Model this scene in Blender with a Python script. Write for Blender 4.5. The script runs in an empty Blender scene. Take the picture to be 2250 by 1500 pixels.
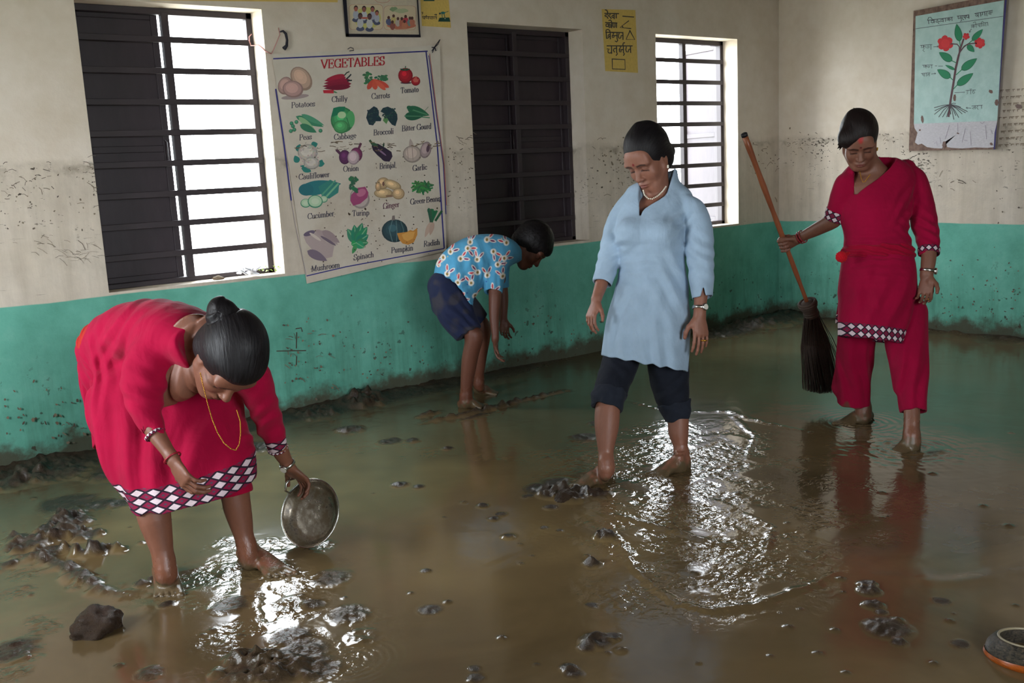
import bpy, bmesh, math, random
import numpy as np
from mathutils import Vector, Matrix

SC = bpy.context.scene
COL = SC.collection

# ---------------------------------------------------------------- camera
S_ = 1.35 / 1.45
FPX = 2137.3                       # focal length in pixels of a 2250 px wide frame
PITCH, ROLL, YAW = 0.174538, -0.048991, 0.922365
CAM = np.array([0.0, 0.0, 1.35])
VF = np.array([math.cos(PITCH)*math.cos(YAW), math.cos(PITCH)*math.sin(YAW), -math.sin(PITCH)])
_r0 = np.array([math.sin(YAW), -math.cos(YAW), 0.0])
_u0 = np.cross(_r0, VF)
VR = math.cos(ROLL)*_r0 + math.sin(ROLL)*_u0
VU = -math.sin(ROLL)*_r0 + math.cos(ROLL)*_u0
cd = bpy.data.cameras.new('camera')
cd.sensor_width = 36.0
cd.lens = FPX/2250*36.0
cd.clip_start = 0.05
cam = bpy.data.objects.new('camera', cd)
COL.objects.link(cam)
cam.matrix_world = Matrix(((VR[0], VU[0], -VF[0], CAM[0]), (VR[1], VU[1], -VF[1], CAM[1]),
                           (VR[2], VU[2], -VF[2], CAM[2]), (0, 0, 0, 1)))
SC.camera = cam

# ---------------------------------------------------------------- room measures (metres)
D = 5.220          # the window wall stands at y = D
W = 6.861          # the right wall stands at x = W
X0, Y0, ZC = -1.1, -1.9, 3.15      # left wall, wall behind the camera, ceiling
ZG = 0.813         # top of the green dado
ZT, ZS = 2.281, 0.827              # window heads and sills
WINS = [(1.373, 2.346), (3.7205, 4.696), (5.4175, 6.338)]
DEP = 0.145        # depth of the reveal up to the window frame
WT = 0.24          # wall thickness

# ---------------------------------------------------------------- sky and exposure
SKY = 11.0
world = bpy.data.worlds.new('sky'); SC.world = world
world.use_nodes = True
_n = world.node_tree.nodes; _l = world.node_tree.links
_bg = _n['Background']
_bg.inputs[0].default_value = (0.88, 0.94, 1.0, 1); _bg.inputs[1].default_value = SKY
# sky light enters by the seen windows and by unseen ones added for fill: portals tell the renderer where they are
LEFT_OPEN = [(2.8, 4.0, 0.8, 2.1)]           # window (y0,y1,z0,z1) in the left wall, unseen, placed for side light
FRONT_OPEN = [(0.2, 1.7, 0.9, 2.25)]        # windows (x0,x1,z0,z1) behind the camera, unseen, sized for front fill
def portal(name, loc, nrm, w, h):
    ld = bpy.data.lights.new(name, 'AREA'); ld.shape = 'RECTANGLE'; ld.size = w; ld.size_y = h
    ld.cycles.is_portal = True
    o = bpy.data.objects.new(name, ld); COL.objects.link(o); o.location = loc
    o.rotation_euler = Vector(nrm).to_track_quat('-Z', 'Z').to_euler()
for i in (0, 2):
    a, b = WINS[i]
    portal('window_daylight', ((a+b)/2, D+WT+.01, (ZT+ZS)/2), (0, -1, 0), b-a, ZT-ZS)
for (a, b, z0, z1) in LEFT_OPEN:
    portal('side_fill_portal', (X0-WT-.01, (a+b)/2, (z0+z1)/2), (1, 0, 0), b-a, z1-z0)
for (a, b, z0, z1) in FRONT_OPEN:
    portal('rear_fill_portal', ((a+b)/2, Y0-WT-.01, (z0+z1)/2), (0, 1, 0), b-a, z1-z0)
vs = SC.view_settings
vs.view_transform = 'Standard'; vs.look = 'None'; vs.gamma = 1.0; vs.use_curve_mapping = False
vs.exposure = 1.17
SC.cycles.max_bounces = 4; SC.cycles.diffuse_bounces = 3; SC.cycles.glossy_bounces = 2; SC.cycles.transmission_bounces = 2

# ================================================================ helpers
def nrm(v):
    v = np.asarray(v, float); return v/(np.linalg.norm(v)+1e-12)
def px(u, v, t):
    """the point at depth t (metres along the view axis) behind pixel (u, v) of the 2250 x 1500 frame"""
    return CAM + (VF + VR*((u-1125)/FPX) - VU*((v-750)/FPX))*t
def on_floor(u, v, z=0.0):
    d = px(u, v, 1.0)-CAM; return CAM + d*((z-CAM[2])/d[2])
def on_back(u, v, off=0.0):
    d = px(u, v, 1.0)-CAM; return CAM + d*((D-off)/d[1])
def on_right(u, v, off=0.0):
    d = px(u, v, 1.0)-CAM; return CAM + d*((W-off)/d[0])
def depth_of(p): return float((np.asarray(p)-CAM) @ VF)
def lin(c):
    """sRGB 0..255 -> linear"""
    c = np.asarray(c, float)/255.0
    return np.where(c <= 0.04045, c/12.92, ((c+0.055)/1.055)**2.4)
def L4(c): return tuple(float(x) for x in lin(c)) + (1.0,)

def put(name, me, parent=None, label=None, cat=None, group=None, kind=None):
    o = bpy.data.objects.new(name, me); COL.objects.link(o)
    if parent is not None: o.parent = parent
    tag(o, label, cat, group, kind)
    return o
def tag(o, label=None, cat=None, group=None, kind=None):
    if label: o['label'] = label
    if cat: o['category'] = cat
    if group: o['group'] = group
    if kind: o['kind'] = kind
    return o
def thing(name, label, cat, loc=(0, 0, 0), group=None):
    o = bpy.data.objects.new(name, None); COL.objects.link(o); o.location = [float(x) for x in loc]
    o.empty_display_size = 0.1
    return tag(o, label, cat, group)
def adopt(parent, o):
    """parent o while keeping it where it stands (parents are only ever translated)"""
    o.parent = parent
    o.location = Vector(o.location) - Vector(parent.location)
    return o

class MB:
    """collects polygons for one mesh"""
    def __init__(s): s.v = []; s.f = []; s.c = []
    def add(s, vs, fs, col=None):
        b = len(s.v); s.v += [tuple(float(x) for x in p) for p in vs]
        for f in fs:
            s.f.append(tuple(b+i for i in f)); s.c.append(col)
        return s
    def box(s, lo, hi, col=None, bev=0.0):
        (x0, y0, z0), (x1, y1, z1) = lo, hi
        if bev <= 0:
            vs = [(x, y, z) for x in (x0, x1) for y in (y0, y1) for z in (z0, z1)]
            return s.add(vs, [(0, 1, 3, 2), (4, 6, 7, 5), (0, 4, 5, 1), (2, 3, 7, 6), (0, 2, 6, 4), (1, 5, 7, 3)], col)
        bm = bmesh.new(); bmesh.ops.create_cube(bm, size=1)
        for v in bm.verts:
            v.co = ((x0+x1)/2+v.co.x*(x1-x0), (y0+y1)/2+v.co.y*(y1-y0), (z0+z1)/2+v.co.z*(z1-z0))
        bmesh.ops.bevel(bm, geom=bm.edges[:], offset=bev, segments=2, affect='EDGES', profile=.5)
        bm.verts.index_update()
        s.add([v.co[:] for v in bm.verts], [[v.index for v in f.verts] for f in bm.faces], col); bm.free(); return s
    def tube(s, pts, rad, n=8, cap=True, col=None):
        pts = [np.asarray(p, float) for p in pts]
        if not hasattr(rad, '__len__'): rad = [rad]*len(pts)
        ring = []; vs = []; ref = None
        for i, p in enumerate(pts):
            t = nrm(pts[min(i+1, len(pts)-1)]-pts[max(i-1, 0)])
            if ref is None:
                ref = np.cross(t, (0, 0, 1.0)); 
                if np.linalg.norm(ref) < .1: ref = np.cross(t, (0, 1.0, 0))
            e1 = nrm(ref-t*(ref@t)); ref = e1; e2 = np.cross(t, e1)
            for k in range(n):
                a = 2*math.pi*k/n; vs.append(p+rad[i]*(math.cos(a)*e1+math.sin(a)*e2))
        fs = [(i*n+k, i*n+(k+1) % n, (i+1)*n+(k+1) % n, (i+1)*n+k) for i in range(len(pts)-1) for k in range(n)]
        if cap: fs += [tuple(range(n-1, -1, -1)), tuple(range((len(pts)-1)*n, len(pts)*n))]
        return s.add(vs, fs, col)
    def lathe(s, prof, n=48, M=None, col=None, close=False):
        """prof: (radius, height) pairs turned about z; M a 4x4 placing it"""
        vs = []
        for (r, z) in prof:
            for k in range(n):
                a = 2*math.pi*k/n; p = Vector((r*math.cos(a), r*math.sin(a), z)); vs.append((M @ p)[:] if M else p[:])
        m = len(prof)
        fs = [(i*n+k, i*n+(k+1) % n, ((i+1) % m)*n+(k+1) % n, ((i+1) % m)*n+k) for i in range(m if close else m-1) for k in range(n)]
        return s.add(vs, fs, col)
    def mesh(s, name, mat, smooth=False):
        me = bpy.data.meshes.new(name); me.from_pydata(s.v, [], s.f)
        if isinstance(mat, (list, tuple)):
            for m in mat: me.materials.append(m)
            for p, c in zip(me.polygons, s.c): p.material_index = c or 0
        else:
            me.materials.append(mat)
            if any(c is not None for c in s.c):
                at = me.color_attributes.new('Col', 'FLOAT_COLOR', 'CORNER'); k = 0
                buf = np.ones((len(me.loops), 4), np.float32)
                for p, c in zip(me.polygons, s.c):
                    if c is not None: buf[p.loop_start:p.loop_start+p.loop_total, :3] = c[:3]
                at.data.foreach_set('color', buf.ravel())
        if smooth:
            me.polygons.foreach_set('use_smooth', [True]*len(me.polygons))
        me.update(); return me

# ---------------------------------------------------------------- materials
MATS = {}
class NT:
    """small wrapper for building node materials"""
    def __init__(s, name):
        m = bpy.data.materials.new(name); m.use_nodes = True; s.m = m
        s.n = m.node_tree.nodes; s.l = m.node_tree.links; s.b = s.n['Principled BSDF']; MATS[name] = m
    def node(s, t, **k):
        x = s.n.new(t)
        for a, v in k.items(): setattr(x, a, v)
        return x
    def link(s, a, b): s.l.new(a, b)
    def val(s, sock, v):
        if hasattr(v, 'is_linked') or isinstance(v, bpy.types.NodeSocket): s.l.new(v, sock)
        else: sock.default_value = v
    def math(s, op, a, b=0.0, c=None, clamp=False):
        x = s.n.new('ShaderNodeMath'); x.operation = op; x.use_clamp = clamp
        s.val(x.inputs[0], a); s.val(x.inputs[1], b)
        if c is not None: s.val(x.inputs[2], c)
        return x.outputs[0]
    def mix(s, fac, a, b, blend='MIX'):
        x = s.n.new('ShaderNodeMix'); x.data_type = 'RGBA'; x.blend_type = blend
        s.val(x.inputs[0], fac); s.val(x.inputs[6], a); s.val(x.inputs[7], b); return x.outputs[2]
    def noise(s, scale, detail=3, rough=.55, vec=None, dist=0.0, out=0):
        x = s.n.new('ShaderNodeTexNoise'); x.inputs['Scale'].default_value = scale; x.inputs['Detail'].default_value = detail
        x.inputs['Roughness'].default_value = rough; x.inputs['Distortion'].default_value = dist
        if vec is not None: s.l.new(vec, x.inputs['Vector'])
        return x.outputs[out]
    def ramp(s, fac, stops):
        x = s.n.new('ShaderNodeValToRGB'); e = x.color_ramp.elements
        while len(e) < len(stops): e.new(.5)
        for i, (p, c) in enumerate(stops):
            e[i].position = p; e[i].color = c if hasattr(c, '__len__') else (c, c, c, 1)
        s.val(x.inputs[0], fac); return x.outputs[0]
    def smooth(s, x, lo, hi):
        r = s.n.new('ShaderNodeMapRange'); r.interpolation_type = 'SMOOTHSTEP'
        s.val(r.inputs[0], x); r.inputs[1].default_value = lo; r.inputs[2].default_value = hi; return r.outputs[0]
    def pos(s): 
        g = s.n.new('ShaderNodeNewGeometry'); return g.outputs['Position']
    def sep(s, v):
        x = s.n.new('ShaderNodeSeparateXYZ'); s.l.new(v, x.inputs[0]); return x.outputs
    def comb(s, a, b, c):
        x = s.n.new('ShaderNodeCombineXYZ'); s.val(x.inputs[0], a); s.val(x.inputs[1], b); s.val(x.inputs[2], c); return x.outputs[0]
    def scaled(s, v, sx, sy, sz):
        x = s.n.new('ShaderNodeVectorMath'); x.operation = 'MULTIPLY'; s.l.new(v, x.inputs[0]); x.inputs[1].default_value = (sx, sy, sz); return x.outputs[0]
    def attr(s, name, out='Color'):
        x = s.n.new('ShaderNodeAttribute'); x.attribute_name = name; return x.outputs[out]
    def bump(s, h, dist, strength=1.0):
        x = s.n.new('ShaderNodeBump'); x.inputs['Strength'].default_value = strength; x.inputs['Distance'].default_value = dist
        s.val(x.inputs['Height'], h); s.l.new(x.outputs[0], s.b.inputs['Normal']); return x
    def set(s, **k):
        names = dict(base='Base Color', rough='Roughness', metal='Metallic', spec='Specular IOR Level', ior='IOR', sub='Subsurface Weight', sheen='Sheen Weight', trans='Transmission Weight', coat='Coat Weight', coatr='Coat Roughness', alpha='Alpha', aniso='Anisotropic')
        for a, v in k.items(): s.val(s.b.inputs[names[a]], v)
        return s

def simple(name, rgb, rough=.6, metal=0.0, var=.12, scale=30.0, spec=.5, bump=0.0, **k):
    """plain surface with a little procedural variation"""
    if name in MATS: return MATS[name]
    t = NT(name); c = L4(rgb)
    n = t.noise(scale, 4)
    dark = tuple(x*(1-var*2) for x in c[:3])+(1,); lite = tuple(min(1, x*(1+var)) for x in c[:3])+(1,)
    t.set(base=t.ramp(n, [(.3, dark), (.7, lite)]), rough=rough, metal=metal, spec=spec, **k)
    if bump: t.bump(n, bump)
    return t.m
def vcol_mat(name, rough=.6, bump_scale=0, bump_dist=0.0, var=.1, scale=40, **k):
    if name in MATS: return MATS[name]
    t = NT(name); c = t.attr('Col'); n = t.noise(scale, 4)
    f = t.ramp(n, [(.3, 1-var), (.7, 1+var*.5)])
    t.set(base=t.mix(1.0, c, f, 'MULTIPLY'), rough=rough, **k)
    if bump_dist: t.bump(t.noise(bump_scale, 3), bump_dist)
    return t.m

# ---------------------------------------------------------------- implicit surfaces (bodies, cloth, hair)
def smin(a, b, k):
    if k <= 0: return np.minimum(a, b)
    h = np.maximum(k-np.abs(a-b), 0)/k
    return np.minimum(a, b)-h*h*(k*.25)
class Vol:
    # the grid stands upright but is turned to the viewing azimuth, so its box fits tightly
    R = np.array([[math.sin(YAW), -math.cos(YAW), 0], [math.cos(YAW), math.sin(YAW), 0], [0, 0, 1.0]])
    def __init__(s, pts, m, h):
        P = np.asarray(pts, float) @ s.R.T
        s.lo = P.min(0)-m; hi = P.max(0)+m; s.h = h
        s.n = np.ceil((hi-s.lo)/h).astype(int)+1
        s.F = np.full(s.n, 0.2, np.float32)
        s.ax = [(s.lo[i]+h*np.arange(s.n[i])).astype(np.float32) for i in range(3)]
    def block(s, lo, hi):
        i0 = np.clip(np.floor((np.asarray(lo)-s.lo)/s.h).astype(int), 0, s.n); i1 = np.clip(np.ceil((np.asarray(hi)-s.lo)/s.h).astype(int)+1, 0, s.n)
        sl = tuple(slice(a, b) for a, b in zip(i0, i1))
        X = s.ax[0][sl[0]][:, None, None]; Y = s.ax[1][sl[1]][None, :, None]; Z = s.ax[2][sl[2]][None, None, :]
        return sl, X, Y, Z
    def put(s, sl, d, k=0.0, op='add'):
        F = s.F[sl]
        if F.size == 0: return
        if op == 'add': s.F[sl] = smin(F, d, k)
        elif op == 'sub': s.F[sl] = -smin(-F, d, k)
        else: s.F[sl] = -smin(-F, -d, k)
    def ell(s, c, rad, ax=None, k=.01, op='add'):
        c = s.R @ np.asarray(c, float); rad = np.asarray(rad, float)
        A = np.eye(3) if ax is None else np.asarray(ax, float) @ s.R.T      # rows are the axes
        e = np.abs(A.T) @ rad + k + 3*s.h
        sl, X, Y, Z = s.block(c-e, c+e)
        q = 0
        for i in range(3):
            q = q+((X-c[0])*A[i][0]+(Y-c[1])*A[i][1]+(Z-c[2])*A[i][2])**2/np.float32(rad[i]**2)
        s.put(sl, ((np.sqrt(q)-1)*rad.min()).astype(np.float32), k, op)
    def tube(s, secs, k=.012, sub=4, flat=(False, False), op='add', grow=0.0, kk=0.0):
        """secs: (centre, e1, a, e2, b) sections of an elliptic tube"""
        C = np.array([q[0] for q in secs], float) @ s.R.T; E1 = np.array([q[1] for q in secs], float) @ s.R.T; E2 = np.array([q[3] for q in secs], float) @ s.R.T
        A = np.array([q[2] for q in secs], float); B = np.array([q[4] for q in secs], float)
        M = np.concatenate([C, E1, E2, A[:, None], B[:, None]], 1)
        if sub > 1 and len(M) > 2:
            P = np.concatenate([2*M[:1]-M[1:2], M, 2*M[-1:]-M[-2:-1]]); out = []
            for i in range(1, len(P)-2):
                for j in range(sub):
                    x = j/sub; p0, p1, p2, p3 = P[i-1], P[i], P[i+1], P[i+2]
                    out.append(.5*((2*p1)+(p2-p0)*x+(2*p0-5*p1+4*p2-p3)*x*x+(3*p1-p0-3*p2+p3)*x**3))
            out.append(M[-1]); M = np.array(out)
        C = M[:, :3]; A = np.maximum(M[:, 9]+grow, .002); B = np.maximum(M[:, 10]+grow, .002)
        E1 = M[:, 3:6]/np.linalg.norm(M[:, 3:6], axis=1)[:, None]; E2 = M[:, 6:9]/np.linalg.norm(M[:, 6:9], axis=1)[:, None]
        ext = np.abs(E1)*A[:, None]+np.abs(E2)*B[:, None]
        T = np.gradient(C, axis=0); T /= np.linalg.norm(T, axis=1)[:, None]+1e-12
        R = np.minimum(A, B); mg = k+3*s.h
        lo = (C-ext).min(0)-mg; hi = (C+ext).max(0)+mg
        if not flat[0]: lo = np.minimum(lo, C[0]-R[0]-mg); hi = np.maximum(hi, C[0]+R[0]+mg)
        if not flat[1]: lo = np.minimum(lo, C[-1]-R[-1]-mg); hi = np.maximum(hi, C[-1]+R[-1]+mg)
        sl, X, Y, Z = s.block(lo, hi)
        off = [q.start for q in sl]
        Dd = np.full(s.F[sl].shape, .2, np.float32)
        n = len(C)
        Nn = nrm(C[-1]-C[0]); seg = np.diff(C, axis=0); shear = len(secs) > 2 and (seg @ Nn > .72*np.linalg.norm(seg, axis=1)).all()
        if shear:          # nearly straight runs: parallel sections, so the surface has no joints
            f1 = E1.mean(0); f1 = nrm(f1-Nn*(f1@Nn)); f2 = E2.mean(0); f2 = nrm(f2-Nn*(f2@Nn)-f1*(f2@f1))
            ext = np.abs(f1)*A[:, None]+np.abs(f2)*B[:, None]
            for i in range(n-1):
                c0, c1 = C[i], C[i+1]; Ln = float((c1-c0)@Nn)
                r0 = R[i] if (i == 0 and not flat[0]) else (.03 if i == 0 else 1e-4)
                r1 = R[i+1] if (i == n-2 and not flat[1]) else (.03 if i == n-2 else 1e-4)
                mv = mg*np.sqrt(np.maximum(1-Nn**2, 0))+2*s.h
                e0 = ext[i]+np.abs(Nn)*r0+mv+(mg*np.abs(Nn) if i == 0 else 0); e1_ = ext[i+1]+np.abs(Nn)*r1+mv+(mg*np.abs(Nn) if i == n-2 else 0)
                s2, X2, Y2, Z2 = s.block(np.minimum(c0-e0, c1-e1_), np.maximum(c0+e0, c1+e1_))
                if min(q.stop-q.start for q in s2) <= 0: continue
                f = lambda v: (X2-c0[0])*np.float32(v[0])+(Y2-c0[1])*np.float32(v[1])+(Z2-c0[2])*np.float32(v[2])
                w = f(Nn); tt = np.clip(w/Ln, 0, 1); ov = w-tt*Ln
                if i == 0 and flat[0]: ov = np.maximum(ov, 0)
                if i == n-2 and flat[1]: ov = np.minimum(ov, 0)
                dc = c1-c0
                a = A[i]+(A[i+1]-A[i])*tt; b = B[i]+(B[i+1]-B[i])*tt
                g1 = f(f1)-tt*np.float32(dc@f1); g2 = f(f2)-tt*np.float32(dc@f2)
                q = (g1/a)**2+(g2/b)**2
                ra = np.where(ov > 0, np.float32(r1), np.float32(r0))
                if r0 > 1e-3 or r1 > 1e-3: q = q+np.where((ra > 1e-3) & (ov != 0), ov/ra, np.float32(0))**2
                d = (np.sqrt(q)-1)*np.minimum(a, b)
                d = np.where((np.abs(ov) > 1e-6) & (ra < 1e-3), np.float32(.2), d)
                loc = tuple(slice(max(q2.start-o, 0), q2.stop-o) for q2, o in zip(s2, off))
                cut = tuple(slice(max(o-q2.start, 0), max(o-q2.start, 0)+Dd[loc].shape[j]) for j, (q2, o) in enumerate(zip(s2, off)))
                dd = np.broadcast_to(d, tuple(q2.stop-q2.start for q2 in s2))[cut]
                Dd[loc] = np.minimum(Dd[loc], dd.astype(np.float32))
        for i in range(0 if shear else n-1):
            c0, c1 = C[i], C[i+1]; ax = c1-c0; Ln = np.linalg.norm(ax)
            if Ln < 1e-6: continue
            ax = ax/Ln
            r0 = R[i] if (i == 0 and not flat[0]) else min(R[i], .03)
            r1 = R[i+1] if (i == n-2 and not flat[1]) else min(R[i+1], .03)
            e0 = ext[i]+np.abs(ax)*r0+mg; e1_ = ext[i+1]+np.abs(ax)*r1+mg
            l2 = np.minimum(c0-e0, c1-e1_); h2 = np.maximum(c0+e0, c1+e1_)
            s2, X2, Y2, Z2 = s.block(l2, h2)
            if min(q.stop-q.start for q in s2) <= 0: continue
            f = lambda v: (X2-c0[0])*np.float32(v[0])+(Y2-c0[1])*np.float32(v[1])+(Z2-c0[2])*np.float32(v[2])
            w = f(ax); tt = np.clip(w/Ln, 0, 1)
            ov = w-tt*Ln
            ra = np.where(ov > 0, r1, r0).astype(np.float32)
            a = A[i]+(A[i+1]-A[i])*tt; b = B[i]+(B[i+1]-B[i])*tt
            # section axes are kept perpendicular to the segment
            x1 = nrm((E1[i]+E1[i+1])-ax*((E1[i]+E1[i+1])@ax)); x2 = nrm((E2[i]+E2[i+1])-ax*((E2[i]+E2[i+1])@ax))
            q = (f(x1)/a)**2+(f(x2)/b)**2+(ov/ra)**2
            d = (np.sqrt(q)-1)*np.minimum(a, b)
            loc = tuple(slice(max(q2.start-o, 0), q2.stop-o) for q2, o in zip(s2, off))
            # clip to the big block
            cut = tuple(slice(max(o-q2.start, 0), max(o-q2.start, 0)+Dd[loc].shape[j]) for j, (q2, o) in enumerate(zip(s2, off)))
            dd = np.broadcast_to(d, tuple(q2.stop-q2.start for q2 in s2))[cut]
            Dd[loc] = smin(Dd[loc], dd.astype(np.float32), kk)
        g = lambda p, v: (X-p[0])*np.float32(v[0])+(Y-p[1])*np.float32(v[1])+(Z-p[2])*np.float32(v[2])
        if flat[0]: Dd = np.maximum(Dd, g(C[0], -(Nn if shear else T[0])))
        if flat[1]: Dd = np.maximum(Dd, g(C[-1], Nn if shear else T[-1]))
        s.put(sl, Dd, k, op)
    def cone(s, a, b, ra, rb, k=.01, op='add'):
        a = np.asarray(a, float); b = np.asarray(b, float); t = nrm(b-a)
        e1 = nrm(np.cross(t, (0.3, .2, 1.0))); e2 = np.cross(t, e1)
        s.tube([(a, e1, ra, e2, ra), (b, e1, rb, e2, rb)], k, 1, op=op)
    def cut(s, p, n, pts=None, m=0.0):
        """remove everything on the side n points to, inside the box around pts"""
        p = s.R @ np.asarray(p, float); n = s.R @ nrm(n)
        Q = None if pts is None else np.asarray(pts, float) @ s.R.T
        sl, X, Y, Z = s.block(s.lo if Q is None else Q.min(0)-m, (s.lo+s.h*s.n) if Q is None else Q.max(0)+m)
        n = nrm(n); d = (X-p[0])*n[0]+(Y-p[1])*n[1]+(Z-p[2])*n[2]
        s.F[sl] = np.maximum(s.F[sl], d.astype(np.float32))
    def disp(s, fn):
        """add fn(points) to the field close to the surface: fn > 0 digs in, fn < 0 bulges"""
        idx = np.nonzero(np.abs(s.F) < .03)
        P = np.stack([s.ax[i][idx[i]] for i in range(3)], 1).astype(np.float64) @ s.R
        s.F[idx] += fn(P).astype(np.float32)
    def surf(s):
        F = s.F; S = F < 0; n = np.array(F.shape)
        cnt = np.zeros(n-1, np.int8)
        for i in (0, 1):
            for j in (0, 1):
                for k in (0, 1): cnt += S[i:n[0]-1+i, j:n[1]-1+j, k:n[2]-1+k]
        act = (cnt > 0) & (cnt < 8); idx = np.nonzero(act); N = len(idx[0])
        vid = np.full(n-1, -1, np.int32); vid[idx] = np.arange(N)
        cor = {}
        for i in (0, 1):
            for j in (0, 1):
                for k in (0, 1): cor[i, j, k] = F[idx[0]+i, idx[1]+j, idx[2]+k]
        P = np.zeros((N, 3), np.float64); ct = np.zeros(N)
        for a in range(3):
            for i in (0, 1):
                for j in (0, 1):
                    c0 = [0, 0, 0]; o = [q for q in range(3) if q != a]; c0[o[0]] = i; c0[o[1]] = j; c1 = list(c0); c1[a] = 1
                    f0 = cor[tuple(c0)]; f1 = cor[tuple(c1)]; m = (f0 < 0) != (f1 < 0)
                    t = np.where(m, f0/np.where(m, f0-f1, 1), 0)
                    P[:, a] += np.where(m, t, 0); P[:, o[0]] += m*i; P[:, o[1]] += m*j; ct += m
        P = P/ct[:, None]+np.stack(idx, 1)
        V = (s.lo+P*s.h) @ s.R
        Q = []
        for a in range(3):
            o1, o2 = (a+1) % 3, (a+2) % 3
            sa = [slice(None)]*3; sb = [slice(None)]*3; sa[a] = slice(0, -1); sb[a] = slice(1, None)
            S0, S1 = S[tuple(sa)], S[tuple(sb)]
            e = np.nonzero(S0 != S1); E = np.stack(e, 1)
            ok = (E[:, o1] > 0) & (E[:, o2] > 0) & (E[:, o1] < n[o1]-1) & (E[:, o2] < n[o2]-1)
            E = E[ok]; flip = S0[E[:, 0], E[:, 1], E[:, 2]]
            def g(d1, d2):
                q = E.copy(); q[:, o1] += d1; q[:, o2] += d2; return vid[q[:, 0], q[:, 1], q[:, 2]]
            q = np.stack([g(-1, -1), g(0, -1), g(0, 0), g(-1, 0)], 1)
            q[~flip] = q[~flip][:, ::-1]
            Q.append(q)
        return V, np.concatenate(Q)
def qmesh(name, V, Q, mat, col=None, attrs=None, smooth=True, relax=1):
    """mesh from numpy quads; a light relax takes the voxel grain away"""
    V = np.array(V, np.float64); Q = np.asarray(Q)
    Q = Q[(Q >= 0).all(1)]
    for it in range(relax):
        acc = np.zeros_like(V); c = np.zeros(len(V))
        for a, b in ((0, 1), (1, 2), (2, 3), (3, 0)):
            for p, q in ((a, b), (b, a)):
                for i in range(3): acc[:, i] += np.bincount(Q[:, p], V[Q[:, q], i], len(V))
                c += np.bincount(Q[:, p], minlength=len(V))
        m = c > 0; V[m] = V[m]*.5+.5*acc[m]/c[m][:, None]
    me = bpy.data.meshes.new(name)
    me.vertices.add(len(V)); me.vertices.foreach_set('co', V.astype(np.float32).ravel())
    me.loops.add(Q.size); me.loops.foreach_set('vertex_index', Q.astype(np.int32).ravel())
    me.polygons.add(len(Q)); me.polygons.foreach_set('loop_start', np.arange(0, Q.size, Q.shape[1], dtype=np.int32))
    me.polygons.foreach_set('use_smooth', np.full(len(Q), smooth))
    me.update(calc_edges=True); me.validate()
    me.materials.append(mat)
    if col is not None:
        c = col(V) if callable(col) else col
        at = me.color_attributes.new('Col', 'FLOAT_COLOR', 'POINT')
        at.data.foreach_set('color', np.concatenate([c, np.ones((len(V), 1))], 1).astype(np.float32).ravel())
    for nme, fn in (attrs or {}).items():
        at = me.attributes.new(nme, 'FLOAT', 'POINT'); at.data.foreach_set('value', (fn(V) if callable(fn) else fn).astype(np.float32))
    return me
def secs_px(rows, flip=False):
    """rows of (u, v, t, half width px[, half depth m]) -> tube sections facing the camera"""
    C = [px(r[0], r[1], r[2]) for r in rows]; out = []
    for i, r in enumerate(rows):
        t = nrm(C[min(i+1, len(C)-1)]-C[max(i-1, 0)]); vd = nrm(C[i]-CAM)
        e1 = nrm(np.cross(t, vd)); e2 = np.cross(e1, t)
        a = r[3]*r[2]/FPX; b = r[4] if len(r) > 4 else a
        out.append((C[i], e1, a, e2, b))
    return out
def value_noise(P, scale, seed=0):
    """smooth numpy noise in -1..1 on (N,3) points"""
    p = P*scale+seed*17.13; i = np.floor(p).astype(np.int64); f = p-i; f = f*f*(3-2*f)
    def hsh(a, b, c):
        n = (a*374761393+b*668265263+c*2147483647+seed*1274126177) & 0xffffffff
        n = ((n ^ (n >> 13))*1274126177) & 0xffffffff
        return ((n ^ (n >> 16)) & 0xffff)/32767.5-1
    r = 0
    for a in (0, 1):
        for b in (0, 1):
            for c in (0, 1):
                w = (f[:, 0] if a else 1-f[:, 0])*(f[:, 1] if b else 1-f[:, 1])*(f[:, 2] if c else 1-f[:, 2])
                r = r+w*hsh(i[:, 0]+a, i[:, 1]+b, i[:, 2]+c)
    return r

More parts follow.
